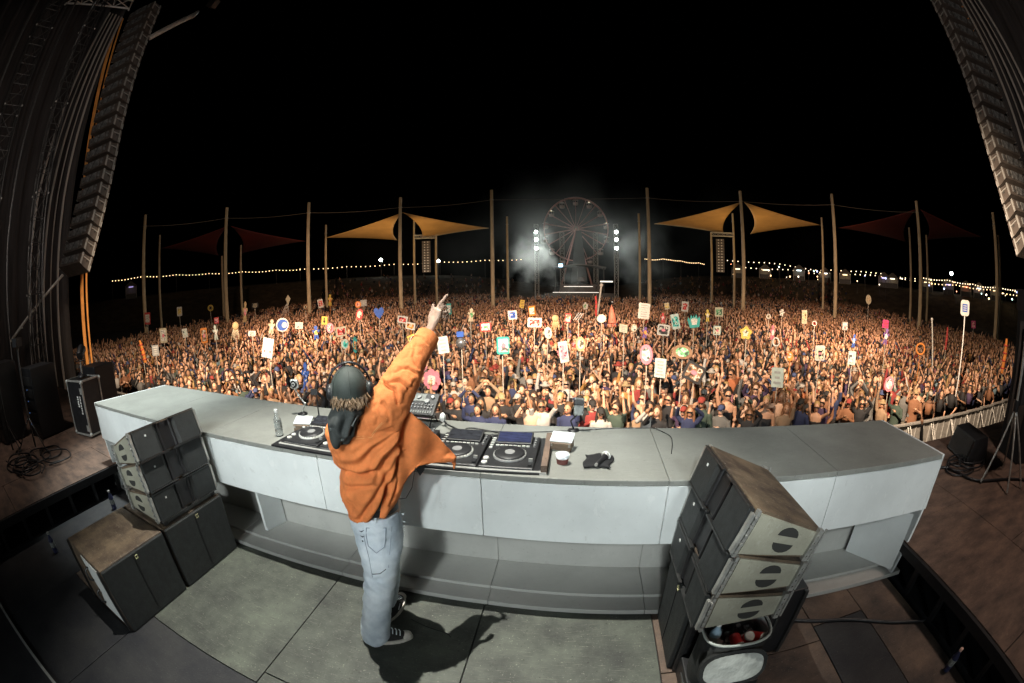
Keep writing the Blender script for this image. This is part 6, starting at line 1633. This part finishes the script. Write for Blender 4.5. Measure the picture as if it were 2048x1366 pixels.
# ------------------------------------------------------------------ totems carried in the crowd
rt = random.Random(77)
CC = dict(white=(0.62, 0.62, 0.58), cream=(0.60, 0.55, 0.40), red=(0.55, 0.05, 0.05), orange=(0.70, 0.24, 0.04), teal=(0.05, 0.38, 0.34), pale=(0.48, 0.58, 0.54), blue=(0.03, 0.10, 0.42), yellow=(0.68, 0.50, 0.10), pink=(0.68, 0.22, 0.28), grey=(0.34, 0.36, 0.36), black=(0.02, 0.02, 0.022), beige=(0.55, 0.42, 0.22), brown=(0.22, 0.12, 0.06), purple=(0.16, 0.08, 0.28), green=(0.10, 0.32, 0.14), coral=(0.68, 0.20, 0.13), silver=(0.55, 0.56, 0.58), hot=(0.65, 0.06, 0.25))
def cm_(n): return mat('totem_' + n, tuple(c * 0.82 for c in CC[n]), 0.7, var=0.25, scale=4)
def pr_m(n):
    """printed picture: blotches of the colour with cream and dark"""
    key = 'print_' + n
    if key in MATS: return MATS[key]
    m = mat(key, CC[n], 0.65); nt = m.node_tree; p = nt.nodes['Principled BSDF']
    tc = nt.nodes.new('ShaderNodeTexCoord'); nz = nt.nodes.new('ShaderNodeTexNoise'); nz.inputs['Scale'].default_value = 9; nz.inputs['Detail'].default_value = 2
    oi = nt.nodes.new('ShaderNodeObjectInfo'); ad = nt.nodes.new('ShaderNodeVectorMath'); ad.operation = 'ADD'
    nt.links.new(tc.outputs['Object'], ad.inputs[0]); nt.links.new(oi.outputs['Location'], ad.inputs[1]); nt.links.new(ad.outputs[0], nz.inputs['Vector'])
    r_ = nt.nodes.new('ShaderNodeValToRGB'); r_.color_ramp.interpolation = 'CONSTANT'
    el = r_.color_ramp.elements; el[0].position = 0; el[0].color = (*[c * 0.15 for c in CC[n]], 1); el[1].position = 0.42; el[1].color = (*CC[n], 1)
    e3 = el.new(0.55); e3.color = (0.5, 0.47, 0.40, 1); e4 = el.new(0.64); e4.color = (*[c * 0.5 for c in CC[n]], 1)
    nt.links.new(nz.outputs['Fac'], r_.inputs[0]); nt.links.new(r_.outputs[0], p.inputs['Base Color'])
    return m
def rrect(w, h, r, n=5):
    out = []
    for cx, cz, a0 in ((w / 2 - r, h / 2 - r, 0), (-w / 2 + r, h / 2 - r, 90), (-w / 2 + r, -h / 2 + r, 180), (w / 2 - r, -h / 2 + r, 270)):
        for k in range(n): a = R(a0 + 90 * k / (n - 1)); out.append((cx + r * math.cos(a), cz + r * math.sin(a)))
    return out
def ell2(w, h, n=22): return [(w / 2 * math.cos(2 * math.pi * k / n), h / 2 * math.sin(2 * math.pi * k / n)) for k in range(n)]
def slab(poly, t, y=0.0):
    return MB().prism([V((x, y + t / 2, z)) for x, z in poly], (0, -t, 0))
def plate(root, nm, poly, t, m, y=0.0, parent=None):
    return slab(poly, t, y).build(nm, m, parent or root)
def bars(parent, w, h, m, n, seed, y):
    r_ = random.Random(seed)
    for k in range(n):
        z = h * (0.5 - (k + 0.7) / (n + 0.4)); ww = w * r_.uniform(0.45, 0.9)
        plate(parent, 'print_mark', rrect(ww, h / n * 0.38, h / n * 0.1, 3), 0.006, m, y, parent).location.z = z
heart = [(0.0, -0.5), (0.28, -0.22), (0.48, 0.08), (0.46, 0.34), (0.26, 0.47), (0.06, 0.36), (0.0, 0.26), (-0.06, 0.36), (-0.26, 0.47), (-0.46, 0.34), (-0.48, 0.08), (-0.28, -0.22)]
figure = [(0.10, -0.5), (0.12, -0.1), (0.22, 0.0), (0.40, 0.28), (0.48, 0.22), (0.34, -0.06), (0.20, -0.18), (0.30, -0.5)]
figure = [(-0.32, -0.5), (-0.08, -0.5), (0, -0.2), (0.08, -0.5), (0.32, -0.5), (0.20, -0.05), (0.46, 0.10), (0.42, 0.22), (0.14, 0.16), (0.16, 0.30), (0.22, 0.40), (0.10, 0.5), (-0.10, 0.5), (-0.22, 0.40), (-0.16, 0.30), (-0.14, 0.16), (-0.42, 0.22), (-0.46, 0.10), (-0.20, -0.05)]
crown = [(-0.35, -0.5), (0.35, -0.5), (0.5, 0.1), (0.42, 0.34), (0.30, 0.12), (0.20, 0.5), (0.08, 0.2), (0.0, 0.48), (-0.08, 0.2), (-0.20, 0.5), (-0.30, 0.12), (-0.42, 0.34), (-0.5, 0.1)]
horse = [(-0.1, -0.5), (0.2, -0.42), (0.06, -0.3), (0.22, -0.05), (0.10, 0.15), (0.45, 0.22), (0.42, 0.34), (0.12, 0.5), (-0.18, 0.42), (-0.30, 0.12), (-0.25, -0.2), (-0.35, -0.35)]
cloud = [(0.5 * (1 + 0.16 * math.sin(5 * a)) * math.cos(a), 0.5 * (1 + 0.16 * math.sin(5 * a)) * math.sin(a)) for a in [2 * math.pi * k / 30 for k in range(30)]]
def totem(kind, px, py, w, h, c1, c2, lb, hsel=None, tilt=0.0, nbars=0, low=None):
    d = ray(px, py); el = math.atan2(d.z, math.hypot(d.x, d.y))
    hs = hsel or rt.uniform(2.55, 3.0)
    D = (CAM_H - (GZ + hs)) / math.tan(-el) if el < -0.015 else 40
    D = max(9.6, min(42, D)); p = atd(px, py, D)
    if p.y < BY + 0.8: D *= (BY + 0.9) / p.y; p = atd(px, py, D)
    k = (p - CAM).length * 0.00117; W, Hh = w * k, h * k
    hc_ = p.z - GZ
    e = empty('totem_sign', (p.x, p.y, GZ), -math.atan2(p.x, p.y) * 0.9 + rt.gauss(0, 0.3), lb, 'totem', 'totems held above the crowd')
    low_z = 1.15
    pm = mat('totem_pole', (0.42, 0.38, 0.32), 0.5)
    MB().cyl((0, 0.03, low_z), (0, 0.03, hc_ - (Hh * 0.4 if kind not in ('ring', 'tube', 'wand') else Hh / 2)), 0.010 + 0.00028 * D, n=6).build('pole', pm if c2 != 'orange' else cm_('orange'), e)
    b0 = empty('board', (0, 0, hc_)); b0.parent = e; b0.rotation_euler = (rt.uniform(-0.15, 0.15), tilt + rt.gauss(0, 0.10), 0)
    A, B_ = cm_(c1), cm_(c2)
    P_B = pr_m(c2); P_A = pr_m(c1)
    if kind == 'rect':
        f_ = plate(e, 'panel', rrect(W, Hh, min(W, Hh) * 0.08, 3), 0.03, A, 0, b0)
        plate(e, 'inset', rrect(W * 0.72, Hh * 0.66, W * 0.05, 3), 0.012, P_B, -0.02, b0)
        if nbars: bars(b0, W * 0.7, Hh * 0.85, cm_('black') if c1 != 'black' else cm_('cream'), nbars, px, -0.030)
    elif kind == 'text':
        plate(e, 'panel', rrect(W, Hh, min(W, Hh) * 0.06, 3), 0.03, A, 0, b0); bars(b0, W * 0.85, Hh * 0.9, B_, nbars or 4, px, -0.02)
    elif kind == 'frame':
        plate(e, 'panel', rrect(W, Hh, min(W, Hh) * 0.15, 4), 0.03, B_, 0, b0); f_ = plate(e, 'inner_panel', rrect(W * 0.74, Hh * 0.74, W * 0.06, 3), 0.012, P_A, -0.021, b0)
        plate(e, 'print_mark', ell2(W * 0.34, Hh * 0.26, 12), 0.006, cm_('pink' if c2 != 'red' else 'green'), -0.031, b0)
        if nbars: bars(b0, W * 0.5, Hh * 0.6, cm_('black'), nbars, px, -0.036)
    elif kind == 'double':
        for s in (-1, 1):
            plate(e, 'panel', rrect(W * 0.48, Hh, W * 0.05, 3), 0.03, A, 0, b0).location.x = s * W * 0.25
            m_ = plate(e, 'print_mark', heart_scaled(W * 0.14, Hh * 0.12), 0.006, B_, -0.018, b0); m_.location.x = s * W * 0.25; m_.location.z = -Hh * 0.18
        plate(e, 'header', rrect(W * 0.8, Hh * 0.14, W * 0.03, 3), 0.008, cm_('silver'), -0.02, b0).location.z = Hh * 0.32
    elif kind == 'round':
        plate(e, 'panel', ell2(W, Hh), 0.04, A, 0, b0); plate(e, 'inset', ell2(W * 0.66, Hh * 0.66, 16), 0.012, P_B, -0.025, b0)
    elif kind == 'disc':
        MB().torus((0, 0, 0), W * 0.46, W * 0.06, 30, 6, rot=RX(R(90))).build('rim', A, b0)
        plate(e, 'panel', ell2(W * 0.84, Hh * 0.84), 0.03, B_, 0, b0); plate(e, 'inset', ell2(W * 0.42, Hh * 0.42, 16), 0.02, cm_('silver'), -0.02, b0).location = (W * 0.14, 0, 0)
    elif kind == 'ring':
        MB().torus((0, 0, 0), W * 0.43, W * 0.09, 26, 6, rot=RX(R(90))).build('ring', A, b0)
        if c2 != c1: MB().torus((0, -0.01, 0), W * 0.24, W * 0.05, 20, 5, rot=RX(R(90))).build('inner_ring', B_, b0)
    elif kind == 'jelly':
        MB().ball((0, 0, Hh * 0.28), (W * 0.42, W * 0.25, Hh * 0.24), 12, 7).build('head', A, b0)
        for q in range(6):
            x = W * (-0.4 + 0.16 * q); MB().tube([(x * 0.6, 0, Hh * 0.12), (x, -0.02, -Hh * 0.15), (x * 1.25 + W * 0.08 * math.sin(q * 2), 0.02, -Hh * 0.5)], [W * 0.06, W * 0.05, W * 0.02], 6).build('streamer', B_, b0)
    elif kind == 'kite':
        plate(e, 'panel', [(0, Hh * 0.5), (-W * 0.5, Hh * 0.1), (0, -Hh * 0.5), (W * 0.5, Hh * 0.1)], 0.03, A, 0, b0)
        for q in range(4): MB().tube([(-W * 0.1 * q, 0, -Hh * 0.35), (-W * 0.25 * (q + 1), 0.03, -Hh * 0.9), (-W * 0.4 * (q + 1), 0, -Hh * 1.5)], W * 0.035, 5).build('streamer', B_, b0)
    elif kind in ('figure', 'crown', 'horse', 'heart', 'cloud'):
        P_ = dict(figure=figure, crown=crown, horse=horse, heart=heart, cloud=cloud)[kind]
        plate(e, 'cut_out', [(x * W, z * Hh) for x, z in P_], 0.05, A, 0, b0)
        if kind != 'heart':
            plate(e, 'inset', [(x * W * 0.5, z * Hh * 0.55) for x, z in (P_ if kind != 'figure' else ell2(0.9, 0.7, 14))], 0.012, P_B, -0.032, b0)
    elif kind == 'ball':
        MB().ball((0, 0, 0), W / 2, 16, 10).build('ball', mat('mirror_ball', (0.5, 0.52, 0.55), 0.15, 0.8, var=0.6, scale=14), b0)
        plate(e, 'card', rrect(W * 0.7, Hh * 0.5, 0.02, 3), 0.02, B_, -0.02, b0).location.z = Hh * 0.8
    elif kind == 'cone':
        MB().lathe([(W * 0.5, -Hh * 0.4), (W * 0.42, -Hh * 0.1), (W * 0.25, Hh * 0.25), (W * 0.04, Hh * 0.5)], n=14).build('body', A, b0)
        for q in range(5): MB().tube([(W * (-0.35 + 0.17 * q), 0, -Hh * 0.38), (W * (-0.42 + 0.2 * q), 0, -Hh * 0.62)], W * 0.06, 6).build('fringe', B_, b0)
    elif kind == 'tube':
        MB().tube([(0, 0, -Hh * 0.5), (W * 0.12, 0, 0), (0, 0, Hh * 0.5)], [W * 0.42, W * 0.5, W * 0.3], 8).build('tube', A, b0)
        for q in range(4): MB().torus((0, 0, Hh * (-0.35 + 0.22 * q)), W * 0.5, W * 0.12, 12, 5).build('band', B_, b0)
    elif kind == 'wand':
        MB().tube([(0, 0, -Hh * 0.5), (0, 0, Hh * 0.5)], max(W * 0.5, 0.02), 8).build('wand', A, b0); MB().ball((0, 0, Hh * 0.5), max(W, 0.05), 10, 6).build('tip', B_, b0)
    elif kind == 'flower':
        for q in range(7):
            a = 2 * math.pi * q / 7; plate(e, 'petal', ell2(W * 0.42, Hh * 0.42, 12), 0.03, A, 0.0, b0).location = (W * 0.3 * math.cos(a), 0.004 * (q % 3), Hh * 0.3 * math.sin(a))
        plate(e, 'centre', rrect(W * 0.42, Hh * 0.42, W * 0.1, 4), 0.02, B_, -0.03, b0); plate(e, 'hand', rrect(W * 0.03, Hh * 0.2, W * 0.01, 3), 0.006, cm_('black'), -0.045, b0); plate(e, 'hand', rrect(W * 0.16, Hh * 0.03, W * 0.01, 3), 0.006, cm_('black'), -0.045, b0)
    elif kind == 'arrow':
        plate(e, 'panel', rrect(W, Hh, W * 0.08, 3), 0.03, A, 0, b0)
        plate(e, 'arrow', [(-0.09 * W, 0.36 * Hh), (-0.09 * W, -0.02 * Hh), (-0.28 * W, -0.02 * Hh), (0, -0.38 * Hh), (0.28 * W, -0.02 * Hh), (0.09 * W, -0.02 * Hh), (0.09 * W, 0.36 * Hh)], 0.008, B_, -0.02, b0)
    elif kind == 'lattice':
        for q in range(3):
            for s in (-1, 1): MB().tube([(-W * 0.5 + W * 0.25 * q, 0, s * Hh * 0.5), (W * 0.0 + W * 0.25 * q, 0, -s * Hh * 0.5)], 0.02, 6).build('strip', A if s > 0 else B_, b0)
def heart_scaled(w, h): return [(x * w, z * h) for x, z in heart]
TL = [
 ('rect', 295, 637, 13, 22, 'red', 'white', 'tall red framed white sign at the left edge of the crowd'),
 ('frame', 327, 671, 17, 27, 'white', 'cream', 'white rounded card on a long stick at the left'),
 ('rect', 370, 666, 12, 17, 'white', 'pale', 'small pale card left of the orange sign'),
 ('frame', 408, 671, 14, 29, 'brown', 'orange', 'orange bordered sign with dark centre at the left'),
 ('figure', 431, 665, 12, 28, 'pale', 'white', 'pale cut-out figure right of the orange sign'),
 ('ring', 421, 616, 12, 12, 'yellow', 'beige', 'small yellow flower ring at the dark left'),
 ('rect', 359, 623, 11, 17, 'white', 'yellow', 'white and yellow block sign at the dark left'),
 ('rect', 433, 641, 10, 12, 'red', 'pink', 'little red card above the pale figure'),
 ('tube', 285, 703, 8, 42, 'orange', 'red', 'orange red banner tube at the far left'),
 ('text', 311, 701, 15, 20, 'grey', 'white', 'grey patterned sign low at the left'),
 ('jelly', 471, 662, 17, 34, 'beige', 'cream', 'beige jellyfish totem with hanging arms'),
 ('figure', 490, 624, 13, 40, 'beige', 'pink', 'tall beige bell shaped figure near the left pole'),
 ('text', 510, 611, 15, 10, 'black', 'cream', 'black framed small sign right of the bell figure'),
 ('text', 504, 667, 15, 10, 'white', 'black', 'small white sign with dark lettering marks'),
 ('double', 536, 696, 27, 38, 'white', 'red', 'white two panel sign with two small red hearts'),
 ('disc', 565, 650, 27, 27, 'white', 'blue', 'large white rimmed disc with dark glossy centre'),
 ('kite', 576, 600, 12, 20, 'cream', 'white', 'cream kite with pale streamers'),
 ('rect', 598, 651, 18, 13, 'pale', 'grey', 'tilted pale grey card right of the rimmed disc'),
 ('figure', 543, 653, 17, 27, 'cream', 'pale', 'pale ruffled creature left of the rimmed disc'),
 ('ring', 611, 614, 10, 14, 'brown', 'cream', 'small brown ring sign near the left orange sail pole'),
 ('rect', 641, 607, 11, 17, 'white', 'red', 'white tall card with red edge'),
 ('figure', 660, 600, 12, 22, 'yellow', 'orange', 'small yellow figure above the arrow sign'),
 ('arrow', 649, 641, 15, 16, 'yellow', 'black', 'yellow sign with black down arrow'),
 ('round', 660, 656, 15, 20, 'pink', 'red', 'pink paddle beside the arrow sign'),
 ('figure', 632, 665, 17, 26, 'blue', 'yellow', 'blue and yellow figure left of the pink paddle'),
 ('rect', 682, 663, 23, 19, 'cream', 'red', 'cream sign with a red animal shape'),
 ('round', 719, 629, 14, 22, 'red', 'cream', 'red oval totem with cream pattern'),
 ('round', 716, 609, 13, 13, 'orange', 'coral', 'plain orange disc above the red oval'),
 ('text', 727, 606, 14, 13, 'grey', 'white', 'grey sign behind the orange disc'),
 ('round', 690, 688, 15, 20, 'pale', 'teal', 'pale green oval face left of the seahorse'),
 ('horse', 710, 690, 13, 34, 'teal', 'orange', 'teal seahorse above the cap'),
 ('figure', 611, 752, 18, 54, 'blue', 'blue', 'large blue inflatable figure near the desk camera', 2.1),
 ('heart', 758, 626, 21, 24, 'blue', 'blue', 'deep blue heart on a stick'),
 ('rect', 805, 639, 20, 14, 'white', 'red', 'white and red card left of the raised hand'),
 ('rect', 821, 652, 20, 14, 'white', 'orange', 'white card with orange edge below the red one'),
 ('rect', 824, 678, 16, 17, 'yellow', 'brown', 'yellowish card beside the raised sleeve'),
 ('text', 886, 690, 22, 34, 'pale', 'grey', 'tall pale green card right of the raised sleeve'),
 ('flower', 864, 760, 40, 44, 'pink', 'white', 'big pink flower with white clock centre behind the sleeve', 1.95),
 ('ball', 922, 686, 22, 22, 'silver', 'blue', 'mirror ball with a small blue card on top'),
 ('rect', 898, 618, 9, 22, 'teal', 'white', 'narrow teal card next to the pointing finger'),
 ('figure', 942, 630, 17, 26, 'cream', 'green', 'cream and green bottle shaped totem'),
 ('frame', 971, 654, 22, 18, 'white', 'red', 'white sign with red border right of the hand'),
 ('rect', 1025, 630, 19, 18, 'white', 'blue', 'white sign with blue side picture'),
 ('text', 1044, 608, 9, 16, 'yellow', 'brown', 'small yellow sign left of the far stage'),
 ('rect', 1064, 622, 15, 20, 'orange', 'white', 'orange sign with red top and white strip'),
 ('rect', 1069, 645, 29, 19, 'white', 'red', 'wide white sign with red corner below the orange one'),
 ('frame', 1006, 691, 28, 35, 'white', 'teal', 'large teal bordered sign with pink picture'),
 ('round', 1096, 666, 17, 24, 'pale', 'grey', 'grey green face shaped totem'),
 ('jelly', 1111, 645, 19, 30, 'beige', 'beige', 'brown squid totem with curling arms'),
 ('rect', 1127, 704, 18, 44, 'white', 'pink', 'tall ragged white and pink banner'),
 ('round', 1161, 688, 20, 30, 'beige', 'cream', 'straw coloured round fan'),
 ('cloud', 1171, 612, 14, 14, 'white', 'green', 'white leafy bouquet totem'),
 ('frame', 1136, 636, 12, 18, 'cream', 'red', 'small red framed cream sign'),
 ('lattice', 1157, 633, 18, 16, 'black', 'grey', 'black crossed stick totem'),
 ('tube', 1192, 612, 5, 40, 'red', 'brown', 'thin dark red tube near the white ball pole'),
 ('wand', 1199, 600, 4, 60, 'white', 'white', 'tall white pole with a white ball on top before the far stage'),
 ('round', 1203, 637, 19, 17, 'pale', 'white', 'pale round cushion totem'),
 ('cone', 1224, 630, 17, 38, 'coral', 'coral', 'coral red pointed squid totem'),
 ('text', 1288, 622, 23, 31, 'white', 'grey', 'large white sign with rows of grey lettering marks', None, 0.0, 6),
 ('rect', 1334, 612, 10, 13, 'cream', 'yellow', 'small cream sign in the line right of the large white one'),
 ('rect', 1370, 613, 14, 20, 'white', 'red', 'white sign with red triangle shape'),
 ('figure', 1326, 636, 12, 20, 'red', 'pink', 'small red figure above the framed photo'),
 ('frame', 1327, 660, 25, 22, 'black', 'white', 'white framed photograph sign'),
 ('rect', 1351, 643, 17, 30, 'pale', 'teal', 'tall pale teal card with dark side pattern'),
 ('crown', 1388, 642, 27, 26, 'teal', 'white', 'teal outlined open hands totem'),
 ('figure', 1415, 631, 11, 24, 'yellow', 'cream', 'thin yellow figure right of the teal hands'),
 ('rect', 1438, 624, 17, 18, 'cream', 'green', 'cream sign with green side strip'),
 ('text', 1247, 657, 19, 16, 'cream', 'grey', 'cream sign with grey lines below the coral squid'),
 ('round', 1268, 656, 13, 16, 'cream', 'white', 'small cream round face'),
 ('round', 1293, 709, 29, 40, 'pink', 'pale', 'big pink oval with pale blue middle'),
 ('text', 1321, 736, 27, 38, 'pale', 'grey', 'tilted pale teal card with grey text marks', None, -0.12, 5),
 ('round', 1365, 704, 42, 28, 'brown', 'green', 'wide brown and green oval cut-out'),
 ('frame', 1388, 745, 42, 36, 'brown', 'black', 'tilted black framed picture close to the front', None, 0.25),
 ('frame', 1434, 661, 17, 18, 'cream', 'pale', 'cream and pale square sign'),
 ('figure', 1290, 665, 14, 22, 'purple', 'orange', 'purple and orange figure below the large white sign'),
 ('cloud', 1492, 666, 24, 24, 'yellow', 'cream', 'yellow cloud shaped totem'),
 ('figure', 1545, 665, 14, 28, 'pink', 'white', 'pink figure left of the white hoop'),
 ('ring', 1552, 684, 18, 18, 'white', 'white', 'white hoop on a tilted stick'),
 ('rect', 1609, 634, 12, 26, 'cream', 'beige', 'tall cream jar shaped sign'),
 ('ring', 1537, 633, 10, 14, 'white', 'cream', 'small white looped totem'),
 ('frame', 1640, 706, 21, 29, 'cream', 'white', 'white rounded card with dark print', None, 0.0, 2),
 ('round', 1580, 713, 13, 19, 'orange', 'orange', 'orange paddle left of the white rounded card'),
 ('text', 1555, 755, 26, 38, 'pale', 'grey', 'large pale card close to the front at the right', 2.2, 0.05, 3),
 ('rect', 1704, 716, 17, 25, 'pale', 'silver', 'pale blue grey card at the right'),
 ('figure', 1708, 682, 11, 24, 'blue', 'pale', 'stacked blue and white totem'),
 ('figure', 1564, 625, 13, 13, 'white', 'pale', 'small white bird above the right crowd'),
 ('ring', 1629, 647, 10, 11, 'white', 'red', 'small white hoop with red middle'),
 ('frame', 1690, 652, 12, 15, 'white', 'grey', 'small white framed card at the right'),
 ('round', 1737, 599, 12, 18, 'cream', 'beige', 'round cream face high at the right'),
 ('text', 1771, 648, 14, 15, 'hot', 'red', 'hot pink sign at the right'),
 ('figure', 1772, 673, 14, 30, 'purple', 'white', 'purple and white figure below the hot pink sign'),
 ('ring', 1841, 698, 22, 22, 'orange', 'orange', 'large orange hoops at the right'),
 ('rect', 1947, 649, 10, 13, 'hot', 'pink', 'small pink card right of the blue square sign'),
 ('tube', 1893, 677, 5, 40, 'red', 'coral', 'thin red spiral tube at the right'),
 ('tube', 2009, 712, 9, 58, 'orange', 'red', 'tall orange red tube at the right edge'),
 ('round', 1778, 768, 20, 28, 'pink', 'white', 'pale pink egg shaped totem near the front right', 2.0),
 ('wand', 1865, 690, 3, 90, 'white', 'white', 'long white glowing stick at the right'),
]
for t_ in TL: totem(*t_)
# the tall white sign with a blue square
p = atd(1930, 616, 15.5); e = empty('totem_sign', (p.x, p.y, GZ), -math.atan2(p.x, p.y), 'tall white rounded sign with a blue square at the far right', 'totem', 'totems held above the crowd')
k = (p - CAM).length * 0.00117
MB().cyl((0, 0.03, 1.2), (0, 0.03, p.z - GZ), 0.022, n=8).build('pole', M_WHITE, e)
o = plate(e, 'board', rrect(20 * k, 27 * k, 5 * k, 6), 0.04, cm_('white')); o.location.z = p.z - GZ
o2 = plate(e, 'blue_square', rrect(12 * k, 14 * k, 0.6 * k, 3), 0.01, cm_('blue'), -0.026, o)
for q in range(3): plate(e, 'print_mark', rrect(8 * k, 1.3 * k, 0.3 * k, 3), 0.006, cm_('white'), -0.035, o2).location.z = (q - 1) * 3.6 * k
# a steward in the pit by the right barrier
(v, f, s), info = VAR[0][5]
p = atd(1853, 884, 8.6); p.y = max(p.y, 4.6)
body = part_mesh(5, [0], 'person', [skm[0]]); o = link('person', body); obj_mat(o, 0, skm[2])
o.location = (p.x, p.y + 0.35, GZ); o.rotation_euler = (0, 0, R(160)); tag(o, 'dark haired steward in the pit before the right barrier', 'person')
for nm, sl_, mm in (('hair', [1], ham[4]), ('top', [2], tpm[0]), ('trousers', [3], tpm[0])):
    me_ = part_mesh(5, sl_, nm, [mm])
    if me_: obj_mat(link(nm, me_, None, o), 0, mm)
